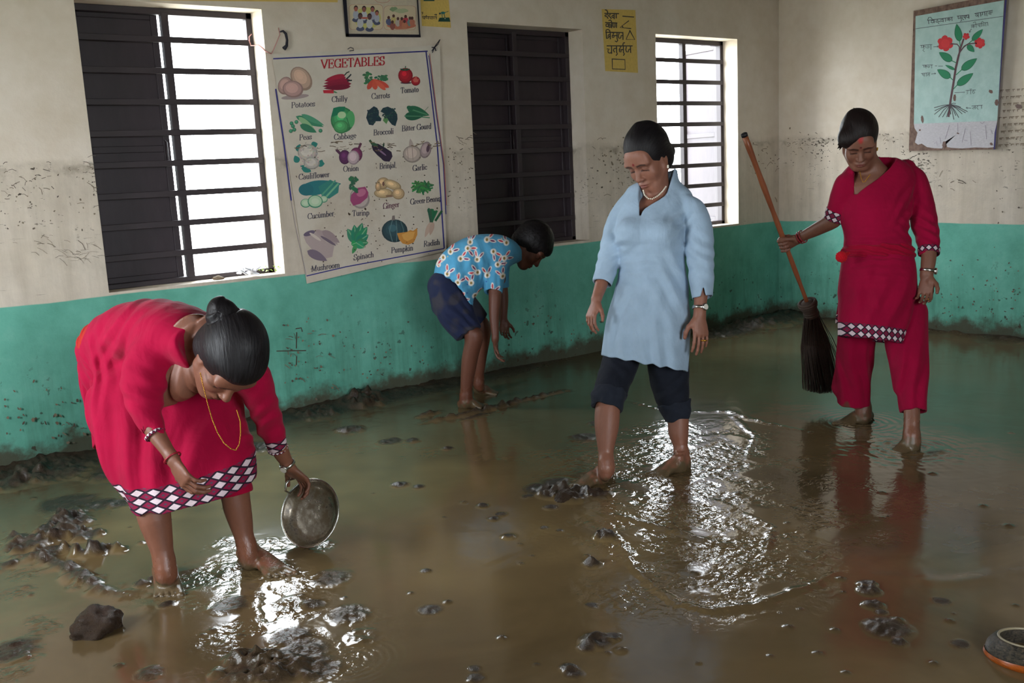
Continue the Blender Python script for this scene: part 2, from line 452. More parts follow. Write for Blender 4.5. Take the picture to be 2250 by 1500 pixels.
# ================================================================ surfaces of the room
def wall_material():
    t = NT('painted_plaster'); p = t.pos(); x, y, z = t.sep(p)
    n_big = t.noise(1.6, 4, .6, p); n_mid = t.noise(7, 5, .65, p); n_fine = t.noise(55, 4, .6, p)
    streak = t.noise(1.0, 5, .7, t.scaled(p, 9, 9, .9))          # vertical water runs
    white = t.ramp(t.math('ADD', t.math('MULTIPLY', n_big, .6), t.math('MULTIPLY', n_mid, .4)),
                   [(.35, L4((208, 194, 174))), (.62, L4((224, 213, 198)))])
    zz = t.math('ADD', z, t.math('MULTIPLY', t.math('SUBTRACT', n_mid, .5), .14))
    # below the flood line the limewash is greyer and stained
    under = t.smooth(zz, 1.52, 1.47)
    stain = t.math('MULTIPLY', under, t.ramp(t.math('ADD', t.math('MULTIPLY', n_mid, .5), t.math('MULTIPLY', streak, .5)), [(.40, .0), (.68, .55)]))
    white = t.mix(t.math('MULTIPLY', under, .18), white, L4((180, 172, 158)))
    white = t.mix(stain, white, L4((140, 126, 104)))
    # deposit left at the flood line
    tide = t.math('MULTIPLY', t.smooth(zz, 1.42, 1.478), t.smooth(zz, 1.492, 1.478))
    tide = t.math('MULTIPLY', tide, t.ramp(n_mid, [(.46, 0.0), (.66, .6)]))
    white = t.mix(tide, white, L4((112, 98, 78)))
    bits = t.noise(1.0, 2, .5, t.scaled(p, 38, 38, 80), .3)
    band = t.math('MULTIPLY', t.smooth(z, 1.50, 1.46), t.smooth(z, 1.0, 1.34))
    speck = t.math('MULTIPLY', band, t.smooth(t.math('ADD', bits, t.math('MULTIPLY', t.math('SUBTRACT', n_big, .5), .8)), .69, .73))
    white = t.mix(speck, white, L4((74, 66, 56)))
    wisp = t.noise(1.0, 3, .6, t.scaled(p, 5, 5, 46), 1.2)        # straw and roots dried on
    scr = t.math('MULTIPLY', under, t.smooth(t.math('ADD', wisp, t.math('MULTIPLY', t.math('SUBTRACT', n_big, .5), .45)), .70, .74))
    white = t.mix(t.math('MULTIPLY', scr, .7), white, L4((92, 84, 72)))
    # green dado
    green = t.ramp(t.math('ADD', t.math('MULTIPLY', n_big, .5), t.math('MULTIPLY', n_mid, .5)),
                   [(.32, L4((84, 152, 132))), (.55, L4((108, 180, 160))), (.75, L4((134, 196, 178)))])
    green = t.mix(t.math('MULTIPLY', t.ramp(streak, [(.45, 0.0), (.7, .5)]), t.smooth(z, .75, .2)), green, L4((58, 96, 74)))
    spots = t.noise(26, 2, .5, p)
    sp = t.math('MULTIPLY', t.smooth(z, .72, .1), t.smooth(t.math('ADD', spots, t.math('MULTIPLY', t.math('SUBTRACT', n_big, .5), .4)), .68, .71))
    green = t.mix(t.math('MULTIPLY', sp, .85), green, L4((58, 48, 38)))
    splash = t.smooth(t.math('ADD', z, t.math('MULTIPLY', t.math('SUBTRACT', t.noise(5, 5, .7, p), .5), .34)), .17, .05)
    green = t.mix(t.math('MULTIPLY', splash, .9), green, L4((74, 62, 46)))
    edge = t.math('ADD', z, t.math('MULTIPLY', t.math('SUBTRACT', t.noise(2.4, 3, .5, p), .5), .022))
    c = t.mix(t.smooth(edge, ZG+.003, ZG-.003), white, green)
    t.set(base=c, rough=.82, spec=.25)
    t.bump(t.math('ADD', t.math('MULTIPLY', n_mid, .8), t.math('MULTIPLY', n_fine, .3)), .006, .5)
    return t.m
M_WALL = wall_material()
M_REVEAL = simple('limewashed_reveal', (214, 206, 192), .85, var=.06, scale=12, spec=.2)
M_CEIL = simple('dark_ceiling_boards', (96, 86, 74), .8, var=.1, scale=6)
M_STEEL = simple('dark_painted_iron', (48, 38, 42), .5, var=.14, scale=24)
M_SHUT = simple('brown_sheet_metal', (48, 37, 42), .5, var=.1, scale=9, bump=.001)
M_OUT = simple('pale_ground', (188, 186, 176), .9, var=.05, scale=.5)

def holes(bounds, ops):
    """rectangles that tile `bounds` (a0,a1,z0,z1) around the openings, openings sorted along a"""
    a0, a1, z0, z1 = bounds; out = []; cur = a0
    for (p, q, lo, hi) in ops:
        out.append((cur, p, z0, z1))
        if lo > z0: out.append((p, q, z0, lo))
        if hi < z1: out.append((p, q, hi, z1))
        cur = q
    out.append((cur, a1, z0, z1)); return out
ZB = -0.3
mb = MB()
for (a, b, z0, z1) in holes((X0-WT, W+WT, ZB, ZC), [(a, b, ZS, ZT) for a, b in WINS]):
    mb.box((a, D, z0), (b, D+WT, z1))
put('wall_back', mb.mesh('wall_back', M_WALL), label='limewashed wall with green dado and three barred windows', cat='wall', kind='structure')
mb = MB().box((W, Y0-WT, ZB), (W+WT, D, ZC))
put('wall_right', mb.mesh('wall_right', M_WALL), label='stained white wall with green dado behind the plant poster', cat='wall', kind='structure')
mb = MB()
for (a, b, z0, z1) in holes((Y0-WT, D, ZB, ZC), LEFT_OPEN): mb.box((X0-WT, a, z0), (X0, b, z1))
put('wall_left', mb.mesh('wall_left', M_WALL), label='side wall with a window placed for side light, outside the picture', cat='wall', kind='structure')
mb = MB()
for (a, b, z0, z1) in holes((X0, W, ZB, ZC), FRONT_OPEN): mb.box((a, Y0-WT, z0), (b, Y0, z1))
put('wall_front', mb.mesh('wall_front', M_WALL), label='wall with a window sized for fill light behind the viewpoint, outside the picture', cat='wall', kind='structure')
put('ceiling', MB().box((X0-WT, Y0-WT, ZC), (W+WT, D+WT, ZC+.12)).mesh('ceiling', M_CEIL), label='dark boarded ceiling above the classroom', cat='ceiling', kind='structure')
mb = MB()
for (a, b, c_, d_) in ((-40, 40, D+WT, 60), (-40, X0-WT, -40, D+WT), (W+WT, 40, -40, D+WT), (X0-WT, W+WT, -40, Y0-WT)):
    mb.box((a, c_, -.42), (b, d_, -.32))
put('ground_outside', mb.mesh('ground_outside', M_OUT), label='pale bright ground outside the windows', cat='ground', kind='structure')

# ---------------------------------------------------------------- windows: iron frame, flat bars, sheet metal shutters
YF = D+DEP
def leaf(parent, hinge_x, y, w, z0, z1, ang, name='shutter_leaf'):
    """a sheet metal leaf hinged on a vertical at (hinge_x, y); w<0 runs to the left; ang opens it outwards"""
    root = bpy.data.objects.new(name, None); COL.objects.link(root); root.empty_display_size = .1
    root.parent = parent; root.location = (hinge_x, y, 0); root.rotation_euler = (0, 0, ang)
    a, b = (min(0, w), max(0, w))
    put('panel', MB().box((a+.004, .012, z0), (b-.004, .018, z1)).mesh('panel', M_SHUT), root)
    for i, (lo, hi) in enumerate((((a, 0, z0), (a+.035, .03, z1)), ((b-.035, 0, z0), (b, .03, z1)))):
        put('stile', MB().box(lo, hi, bev=.003).mesh('stile', M_STEEL), root)
    for zc in (z0+.018, z0+(z1-z0)*.5, z1-.018):
        put('rail', MB().box((a+.035, .002, zc-.018), (b-.035, .03, zc+.018), bev=.003).mesh('rail', M_STEEL), root)
    put('handle', MB().tube([((a if w < 0 else b)+(.03 if w < 0 else -.03), -.002, z0+.62), ((a if w < 0 else b)+(.03 if w < 0 else -.03), -.03, z0+.63),
        ((a if w < 0 else b)+(.03 if w < 0 else -.03), -.03, z0+.74), ((a if w < 0 else b)+(.03 if w < 0 else -.03), -.002, z0+.75)], .005, 6).mesh('handle', M_STEEL, True), root)
    return root
def window(i, label, left_ang, right_ang, gap=0.0):
    a, b = WINS[i]
    e = bpy.data.objects.new('window_%d' % (i+1), None); COL.objects.link(e); e.empty_display_size = .1
    tag(e, label, 'window', kind='structure')
    fw = .034
    for nm, lo, hi in (('frame_head', (a, YF, ZT-fw), (b, YF+.05, ZT)), ('frame_sill', (a, YF, ZS), (b, YF+.05, ZS+fw*.8)),
                       ('frame_jamb', (a, YF, ZS), (a+fw, YF+.05, ZT)), ('frame_jamb', (b-fw, YF, ZS), (b, YF+.05, ZT))):
        put(nm, MB().box(lo, hi, bev=.003).mesh(nm, M_STEEL), e)
    m = (a+b)/2
    put('mullion', MB().box((m-.019, YF-.004, ZS+.02), (m+.019, YF+.04, ZT-.02), bev=.003).mesh('mullion', M_STEEL), e)
    bar = MB().box((a+.01, YF-.008, -.016), (b-.01, YF+.002, .016), bev=.002).mesh('bar', M_STEEL)
    for k in range(8):
        o = put('bar', bar, e); o.location.z = ZS+(ZT-ZS)*(k+1)/9.0
    lw = (b-a)/2-fw*.6
    leaf(e, a+fw*.6, YF+.052, lw-.012-gap, ZS+.02, ZT-.02, left_ang)
    leaf(e, b-fw*.6, YF+.052, -(lw-.012-gap), ZS+.02, ZT-.02, right_ang)
    return e
window(0, 'barred window with one dark shutter closed, left of the vegetable chart', 0.0, -math.radians(118), .012)
window(1, 'barred window with both dark shutters closed, behind the bending boy', 0.0, 0.0, -.016)
window(2, 'barred window standing open beside the corner, behind the woman in pale blue', math.radians(95), -math.radians(97))

# ================================================================ the mud: one continuous flooded floor
def mud_material():
    t = NT('wet_mud'); p = t.pos()
    thick = t.attr('thick', 'Fac'); rip = t.attr('rip', 'Fac')
    n1 = t.noise(1.7, 4, .6, p, .6); n2 = t.noise(24, 4, .65, p)
    silt = t.ramp(n1, [(.3, L4((84, 69, 46))), (.7, L4((106, 88, 60)))])
    mudc = t.ramp(n2, [(.3, L4((36, 28, 22))), (.7, L4((68, 54, 41)))])
    silt = t.mix(t.attr('pale', 'Fac'), silt, L4((142, 120, 80)))      # paler tone in broad patches of the middle floor
    c = t.mix(thick, silt, mudc)
    rough = t.math('ADD', t.math('SUBTRACT', .125, t.math('MULTIPLY', rip, .09)), t.math('MULTIPLY', thick, t.math('ADD', .10, t.math('MULTIPLY', n2, .25))))
    t.set(base=c, rough=rough, ior=1.52, spec=.5)
    calm = t.noise(5, 3, .5, p, .4)
    w1 = t.noise(1.0, 2, .5, t.scaled(p, 42, 42, 42), .5)
    h = t.math('ADD', t.math('MULTIPLY', calm, .45), t.math('MULTIPLY', rip, t.math('MULTIPLY', w1, 1.15)))
    h = t.math('ADD', h, t.math('MULTIPLY', thick, t.math('MULTIPLY', t.noise(70, 4, .7, p), .7)))
    t.bump(h, .0055, 1.0)
    return t.m
M_MUD = mud_material()
_rs = np.random.RandomState(11)
def waves(P, lam, n, seed, chop=1.0):
    """sum of short waves about lam long, heights about -1..1"""
    r = np.random.RandomState(seed); z = np.zeros(len(P))
    for i in range(n):
        a = r.uniform(0, 2*math.pi); k = 2*math.pi/(lam*r.uniform(.6, 1.6)); z += np.sin(k*(P[:, 0]*math.cos(a)+P[:, 1]*math.sin(a))+r.uniform(0, 6.3))
    return z/math.sqrt(n)
def seg_dist(P, pts):
    """distance to a polyline and the position along it (0..1)"""
    pts = np.array(pts); best = np.full(len(P), 1e9); pos = np.zeros(len(P)); n = len(pts)-1
    for i in range(n):
        a, b = pts[i], pts[i+1]; d = b-a; t = np.clip(((P-a)@d)/(d@d), 0, 1); q = np.linalg.norm(P-a-t[:, None]*d, axis=1)
        m = q < best; best[m] = q[m]; pos[m] = (i+t[m])/n
    return best, pos
def F2(*uv): return [on_floor(u, v)[:2] for u, v in uv]
def blob(P, u, v, r, asp=1.0, ang=0.0, soft=2.0):
    c = on_floor(u, v)[:2]; d = P-c; ca, sa = math.cos(ang), math.sin(ang)
    x = d[:, 0]*ca+d[:, 1]*sa; y = -d[:, 0]*sa+d[:, 1]*ca
    return np.exp(-((x/r)**2+(y/(r*asp))**2)**(soft*.5))
def mud_fields(P):
    """height of the surface, thick-mud share and ripple strength at floor points P (N,2)"""
    P3 = np.concatenate([P, np.zeros((len(P), 1))], 1)
    nz = lambda s_, sd: value_noise(P3, s_, sd)
    n3, n9, n25, n60 = nz(3, 1), nz(9, 2), nz(25, 3), nz(60, 4)
    rough = .5*n9+.35*n25+.3*n60
    z = .0008*n3; thick = np.zeros(len(P)); rip = np.zeros(len(P))
    # bank of thick mud along the window wall, strongest on the left
    dw = D-P[:, 1]+.10*n3; left = np.clip((4.6-P[:, 0])/1.6, 0, 1)
    bank = np.clip(1-dw/(.34+.18*n3), 0, 1)*(.25+.75*left); z += bank**1.4*(.040+.018*rough); thick = np.maximum(thick, np.clip(bank*2.2, 0, 1))
    dwr = W-P[:, 0]+.06*n3; bank = np.clip(1-dwr/.2, 0, 1); z += bank*(.02+.02*rough); thick = np.maximum(thick, bank)
    dark = np.clip(1-dw/(.95+.3*n3), 0, 1)*left; thick = np.maximum(thick, dark*.55*np.clip(.7+n9, 0, 1)); z += dark*.006*np.maximum(rough, 0)
    def ridge(pts, w, h, tk=1.0, taper=True, rg=.6, rp=0.0):
        nonlocal z, thick, rip
        d, s_ = seg_dist(P, F2(*pts)); m = np.exp(-(d/(w*(1+.5*n25)))**2)*(np.sin(np.pi*np.clip(s_*.96+.02, 0, 1))**.5 if taper else 1)
        z = z+m*h*(1+rg*(n25+.7*n60)); thick = np.maximum(thick, np.clip(m*1.6-.25, 0, 1)*tk); rip = np.maximum(rip, m*rp)
    def heap(u, v, r, h, asp=1.0, ang=0, tk=1.0, rg=.7, rp=.0):
        nonlocal z, thick, rip
        m = blob(P, u, v, r, asp, ang); m = np.clip(m*(1+.5*n25)-.08, 0, 1.2); m = m*1.3/(m+.3); z = z+m*h*.7*(1+rg*(n25+n60)); thick = np.maximum(thick, np.clip(m*1.7-.2, 0, 1)*tk); rip = np.maximum(rip, m*rp)
    ridge([(925, 930), (1060, 905), (1150, 880), (1245, 858)], .022, .026)
    ridge([(1010, 925), (1090, 905)], .02, .012); ridge([(915, 918), (965, 905)], .02, .02)
    for q in ((800, 888, .10, .05), (770, 945, .06, .02), (860, 970, .05, .012), (905, 968, .03, .02), (700, 915, .08, .03), (560, 985, .09, .025), (120, 1040, .13, .03), (30, 1060, .1, .03), (250, 1040, .1, .025), (985, 985, .02, .012), (880, 1065, .03, .014), (920, 1070, .02, .012), (1062, 1112, .018, .016), (1118, 1178, .02, .02), (1085, 1140, .016, .01), (1195, 1160, .012, .012), (1230, 1165, .012, .01)): heap(*q)
    # scraped-up mud behind the bending woman's left foot
    ridge([(75, 1205), (110, 1165), (150, 1140), (175, 1115)], .045, .030); ridge([(140, 1210), (190, 1222), (235, 1205), (268, 1208)], .022, .045, rg=1.0); ridge([(110, 1190), (165, 1175), (200, 1160)], .025, .030, rg=1.0)
    ridge([(10, 1190), (70, 1180)], .04, .03); ridge([(20, 1225), (90, 1228), (150, 1250), (210, 1290), (268, 1310)], .032, .022, rp=.6); ridge([(0, 1245), (40, 1240)], .04, .02, rp=.4)
    for q in ((150, 1150, .07, .020), (190, 1175, .05, .026), (60, 1200, .06, .022), (105, 1215, .05, .016), (215, 1215, .03, .03), (125, 1180, .05, .022)): heap(*q, rg=1.0, rp=.3)
    heap(312, 1283, .02, .018); heap(335, 1272, .016, .014); heap(365, 1328, .02, .010); heap(30, 1430, .06, .012, rp=.9); heap(150, 1105, .10, .006, rp=.5); heap(220, 1108, .06, .008, rp=.8); heap(265, 1105, .05, .010, rp=.9)
    for q in ((60, 1260, .05), (40, 1300, .05), (170, 1285, .03), (100, 1380, .04), (80, 1360, .03), (70, 1440, .03), (20, 1480, .05)): heap(q[0], q[1], q[2], .005, tk=.2, rp=1.0)
    # churned mud in front of her right foot and below the plate
    for (u, v, r, h, rp) in ((505, 1190, .05, .006, 1), (505, 1330, .05, .010, 1), (515, 1250, .05, .008, 1), (620, 1250, .05, .006, .8), (700, 1200, .05, .006, .9), (590, 1190, .03, .006, .9), (640, 1330, .05, .008, .9), (730, 1270, .05, .010, .5), (770, 1350, .05, .012, .5), (690, 1330, .03, .012, .6), (800, 1400, .04, .008, .5), (640, 1400, .05, .01, .9), (660, 1430, .06, .012, .9), (560, 1470, .08, .022, .7), (610, 1480, .06, .018, .9), (700, 1470, .05, .012, 1), (540, 1445, .04, .016, .8), (330, 1480, .03, .01, 1)): heap(u, v, r, h, tk=.8 if h > .009 else .25, rp=rp)
    ridge([(545, 1275), (585, 1300), (600, 1345), (590, 1385)], .03, -.006, tk=.1, rp=.25)
    n14 = nz(14, 7); pool = np.maximum(blob(P, 560, 1260, .30, 1, 0, 3), blob(P, 640, 1400, .26, 1, 0, 3)); rip = np.maximum(rip, .85*pool*np.clip(.45+.5*n9+.9*n14, 0, 1)); z += pool*np.clip(.5+n9, 0, 1)*(.0008*waves(P, .05, 12, 15)+.0003*waves(P, .025, 12, 16))
    # ring of ripples near the lower edge
    c = on_floor(770, 1452)[:2]; r = np.linalg.norm(P-c, axis=1); m = np.exp(-((r-.06)/.07)**2); z += .0008*m*np.sin(r*2*math.pi/.022)*np.clip(.5+n9, 0, 1); rip = np.maximum(rip, .45*np.exp(-(r/.10)**2))
    # swept, rippled patch round the woman in blue
    body = np.maximum.reduce([blob(P, 1490, 1010, .62, .9, .6, 4), blob(P, 1520, 1150, .52, .95, .3, 4), blob(P, 1600, 1230, .42, .8, .5, 4), blob(P, 1460, 1280, .26, 1, .2, 3)])
    body = body*np.clip(.75+.55*n9+.75*n14+.3*n3, 0.04, 1)
    rip = np.maximum(rip, body); z += body*(.0011*waves(P, .065, 14, 5)+.0004*waves(P, .03, 14, 6))
    ridge([(1345, 1165), (1395, 1250), (1480, 1325), (1560, 1343), (1660, 1330), (1770, 1290), (1838, 1258)], .018, .0085, tk=.1, rg=.3, rp=.15)
    ridge([(1330, 1130), (1420, 1150), (1520, 1180), (1600, 1200)], .02, .008, tk=.2, rp=.6); ridge([(1520, 905), (1600, 905), (1680, 930), (1760, 945)], .016, .007, tk=.1, rp=.9); ridge([(1380, 880), (1450, 900)], .014, .006, rp=.8, tk=.1)
    ridge([(1600, 905), (1660, 960), (1640, 1010)], .012, .006, rp=.5, tk=.1); ridge([(1640, 1130), (1700, 1160), (1680, 1230)], .014, .007, rp=.8, tk=.1)
    for (u, v, r, h) in ((1215, 1085, .05, .030), (1260, 1090, .06, .040), (1310, 1085, .05, .022), (1180, 1075, .05, .014), (1225, 1060, .05, .012), (1285, 960, .06, .010), (1320, 930, .05, .010), (1330, 1180, .030, .030), (1300, 1240, .025, .022), (1310, 1410, .035, .022), (1290, 1425, .02, .018), (1345, 1400, .02, .012), (1300, 1330, .015, .008), (1260, 1480, .02, .012), (1250, 1470, .018, .01)): heap(u, v, r, h, rp=.4)
    # wakes round the woman with the broom and the long swept edge on the right
    for (u, v, r) in ((1860, 955, .16), (1960, 985, .18), (2040, 985, .14), (1930, 1080, .16), (1800, 1060, .14), (2000, 1120, .12), (1950, 1180, .10)): rip = np.maximum(rip, .45*blob(P, u, v, r)*np.clip(.6+.7*n9, 0, 1))
    for (u, v) in ((1895, 928), (2000, 985)):
        c = on_floor(u, v)[:2]; r = np.linalg.norm(P-c, axis=1); z += .002*np.exp(-(r/.16)**2)*np.sin(r*2*math.pi/.04)
    z += .0015*blob(P, 1960, 990, .25)*waves(P, .06, 10, 9)
    ridge([(1900, 1262), (1985, 1270), (2080, 1278), (2170, 1268), (2290, 1246)], .035, .0028, tk=.0, rg=.1); ridge([(2030, 1000), (2075, 990)], .03, .010, rg=.2, tk=.8)
    for q in ((1905, 1283, .020, .018), (1910, 1300, .026, .02), (1920, 1330, .024, .02), (1935, 1345, .014, .01), (1950, 1380, .05, .012), (1975, 1412, .016, .012), (2070, 1320, .02, .006), (2110, 1415, .02, .006), (1210, 1115, .02, .01), (945, 1340, .03, .008), (935, 1255, .014, .01), (1042, 1470, .014, .01), (1045, 1490, .02, .01), (1100, 1130, .018, .01), (1160, 1090, .02, .012)): heap(*q)
    # heavy mud in the far corner below the broom
    heap(1690, 708, .32, .07, .5, 0, rg=.2); heap(1600, 730, .3, .03, .5)
    # scattered small lumps and flecks
    r = np.random.RandomState(21)
    for i in range(80):
        u = r.uniform(-40, 2290); v = r.uniform(930, 1500); s_ = r.uniform(.005, .013); c = on_floor(u, v)[:2]
        q = ((P-c)**2).sum(1); m_ = q < (3*s_)**2; e = np.exp(-q[m_]/s_**2); z[m_] += e*s_*.8; thick[m_] = np.maximum(thick[m_], np.clip(e*1.3, 0, 1)*.7)
    # wells where the feet stand
    for (u, v, rr) in ((1300, 1065, .11), (1475, 1040, .10), (1885, 930, .10), (1995, 995, .10), (366, 1300, .11), (575, 1250, .12), (1040, 897, .09), (1068, 866, .08)):
        m = blob(P, u, v, rr*1.3, .7); z += .004*m*n25; rip = np.maximum(rip, .35*m)
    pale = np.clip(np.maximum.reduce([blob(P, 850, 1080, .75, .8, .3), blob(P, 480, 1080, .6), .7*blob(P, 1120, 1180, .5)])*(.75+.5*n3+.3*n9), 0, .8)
    return z, np.clip(thick, 0, 1), np.clip(rip, 0, 1), pale
def build_floor():
    az0 = YAW; r0, r1 = .5, 9.4; half = math.radians(88); mid = math.radians(34)      # dense where the floor is seen, coarser around
    A = np.concatenate([np.linspace(-half, -mid, 90)[:-1], np.linspace(-mid, mid, 740), np.linspace(mid, half, 90)[1:]])
    Rr = np.concatenate([np.geomspace(r0, 2.1, 60)[:-1], np.geomspace(2.1, r1, 690)]); n_az, n_r = len(A), len(Rr)
    rr, aa = np.meshgrid(Rr, A, indexing='ij')
    X = rr*np.cos(az0-aa); Y = rr*np.sin(az0-aa)
    P = np.stack([X.ravel(), Y.ravel()], 1)
    ins = (P[:, 0] > X0+.01) & (P[:, 0] < W+.02) & (P[:, 1] > Y0) & (P[:, 1] < D+.02)
    z = np.zeros(len(P)); th = np.zeros(len(P)); rp = np.zeros(len(P)); pa = np.zeros(len(P))
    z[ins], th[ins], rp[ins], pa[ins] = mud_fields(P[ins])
    edge = np.minimum(np.minimum(np.abs(aa.ravel()+half), np.abs(aa.ravel()-half))*rr.ravel(), (rr.ravel()-r0)); z *= np.clip(edge/.05, 0, 1)
    idx = np.arange(n_r*n_az).reshape(n_r, n_az)
    Q = np.stack([idx[:-1, :-1].ravel(), idx[:-1, 1:].ravel(), idx[1:, 1:].ravel(), idx[1:, :-1].ravel()], 1)[:, ::-1]
    Q = Q[ins[Q].all(1)]
    k = np.unique(Q); m = np.full(len(P), -1); m[k] = np.arange(len(k))
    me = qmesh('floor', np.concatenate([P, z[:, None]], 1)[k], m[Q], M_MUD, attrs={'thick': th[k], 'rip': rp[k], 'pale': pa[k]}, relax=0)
    o = put('floor', me, label='floor flooded with brown muddy water, ripples and clods of mud', cat='floor', kind='structure')
    put('floor_rest', MB().box((X0, Y0, -.3), (W, D, -.003)).mesh('floor_rest', M_MUD), o)
build_floor()

# ================================================================ things on the walls
M_PRINT = vcol_mat('print_ink', .55, var=.06, scale=60)
M_INK = vcol_mat('marker_ink', .6, var=.05, scale=60)
class Print:
    """flat print on a wall-mounted sheet; coordinates are picture pixels carried onto the wall by `plane`"""
    def __init__(s, plane, off): s.pl = plane; s.off = off; s.m = MB(); s.k = 0
    def lay(s): s.k += 1; return s.off+.0004+.00003*s.k
    def poly(s, pts, rgb):
        o = s.lay(); P = [s.pl(u, v, o) for u, v in pts]; c = np.mean(P, axis=0); n = len(P)
        s.m.add([c]+P, [(0, i+1, (i+1) % n+1) for i in range(n)], lin(rgb)); return s
    def ell(s, cx, cy, rx, ry, rgb, rot=0.0, n=20, wob=0.0, seed=0):
        a = math.radians(rot); r_ = random.Random(seed); pts = []
        for i in range(n):
            t = 2*math.pi*i/n; k = 1+wob*r_.uniform(-1, 1); x, y = rx*k*math.cos(t), ry*k*math.sin(t); pts.append((cx+x*math.cos(a)-y*math.sin(a), cy+x*math.sin(a)+y*math.cos(a)))
        return s.poly(pts, rgb)
    def ball(s, cx, cy, rx, ry, rgb, rot=0, hi=1.25, wob=0, seed=0):
        """an ellipse printed with a lighter middle"""
        for f, g in ((1, .78), (.86, .95), (.6, 1.08), (.32, hi)):
            s.ell(cx-rx*(1-f)*.25, cy-ry*(1-f)*.35, rx*f, ry*f, tuple(min(255, c*g) for c in rgb), rot, wob=wob, seed=seed)
        return s
    def leaf(s, tip, base, w, rgb, n=10, vein=None):
        (x0, y0), (x1, y1) = base, tip; dx, dy = x1-x0, y1-y0; L = math.hypot(dx, dy); nx, ny = -dy/L, dx/L
        pr = [math.sin(math.pi*min(1, (i/n)**.75))**.8*w for i in range(n+1)]
        pts = [(x0+dx*i/n+nx*pr[i], y0+dy*i/n+ny*pr[i]) for i in range(n+1)]+[(x0+dx*i/n-nx*pr[i], y0+dy*i/n-ny*pr[i]) for i in range(n-1, 0, -1)]
        s.poly(pts, rgb)
        if vein: s.stroke([base, (x0+dx*.9, y0+dy*.9)], w*.12, vein)
        return s
    def stroke(s, pts, w, rgb, w2=None):
        """a marker line w wide (half width); w2 gives nib contrast: w for upright, w2 for level strokes"""
        o = s.lay(); P = [np.array(p, float) for p in pts]; vs = []
        for i, p in enumerate(P):
            d = P[min(i+1, len(P)-1)]-P[max(i-1, 0)]; L = np.hypot(*d)+1e-9; d = d/L; ww = w if w2 is None else w2+(w-w2)*abs(d[1])**1.2
            nn = np.array([-d[1], d[0]])*ww; ex = d*(ww*.5 if i == len(P)-1 else (-ww*.5 if i == 0 else 0))
            vs += [s.pl(*(p+nn+ex), o), s.pl(*(p-nn+ex), o)]
        s.m.add(vs, [(2*i, 2*i+1, 2*i+3, 2*i+2) for i in range(len(P)-1)], lin(rgb)); return s
    def done(s, name, parent, mat=None, label=None):
        return put(name, s.m.mesh(name, mat or M_PRINT), parent, label)
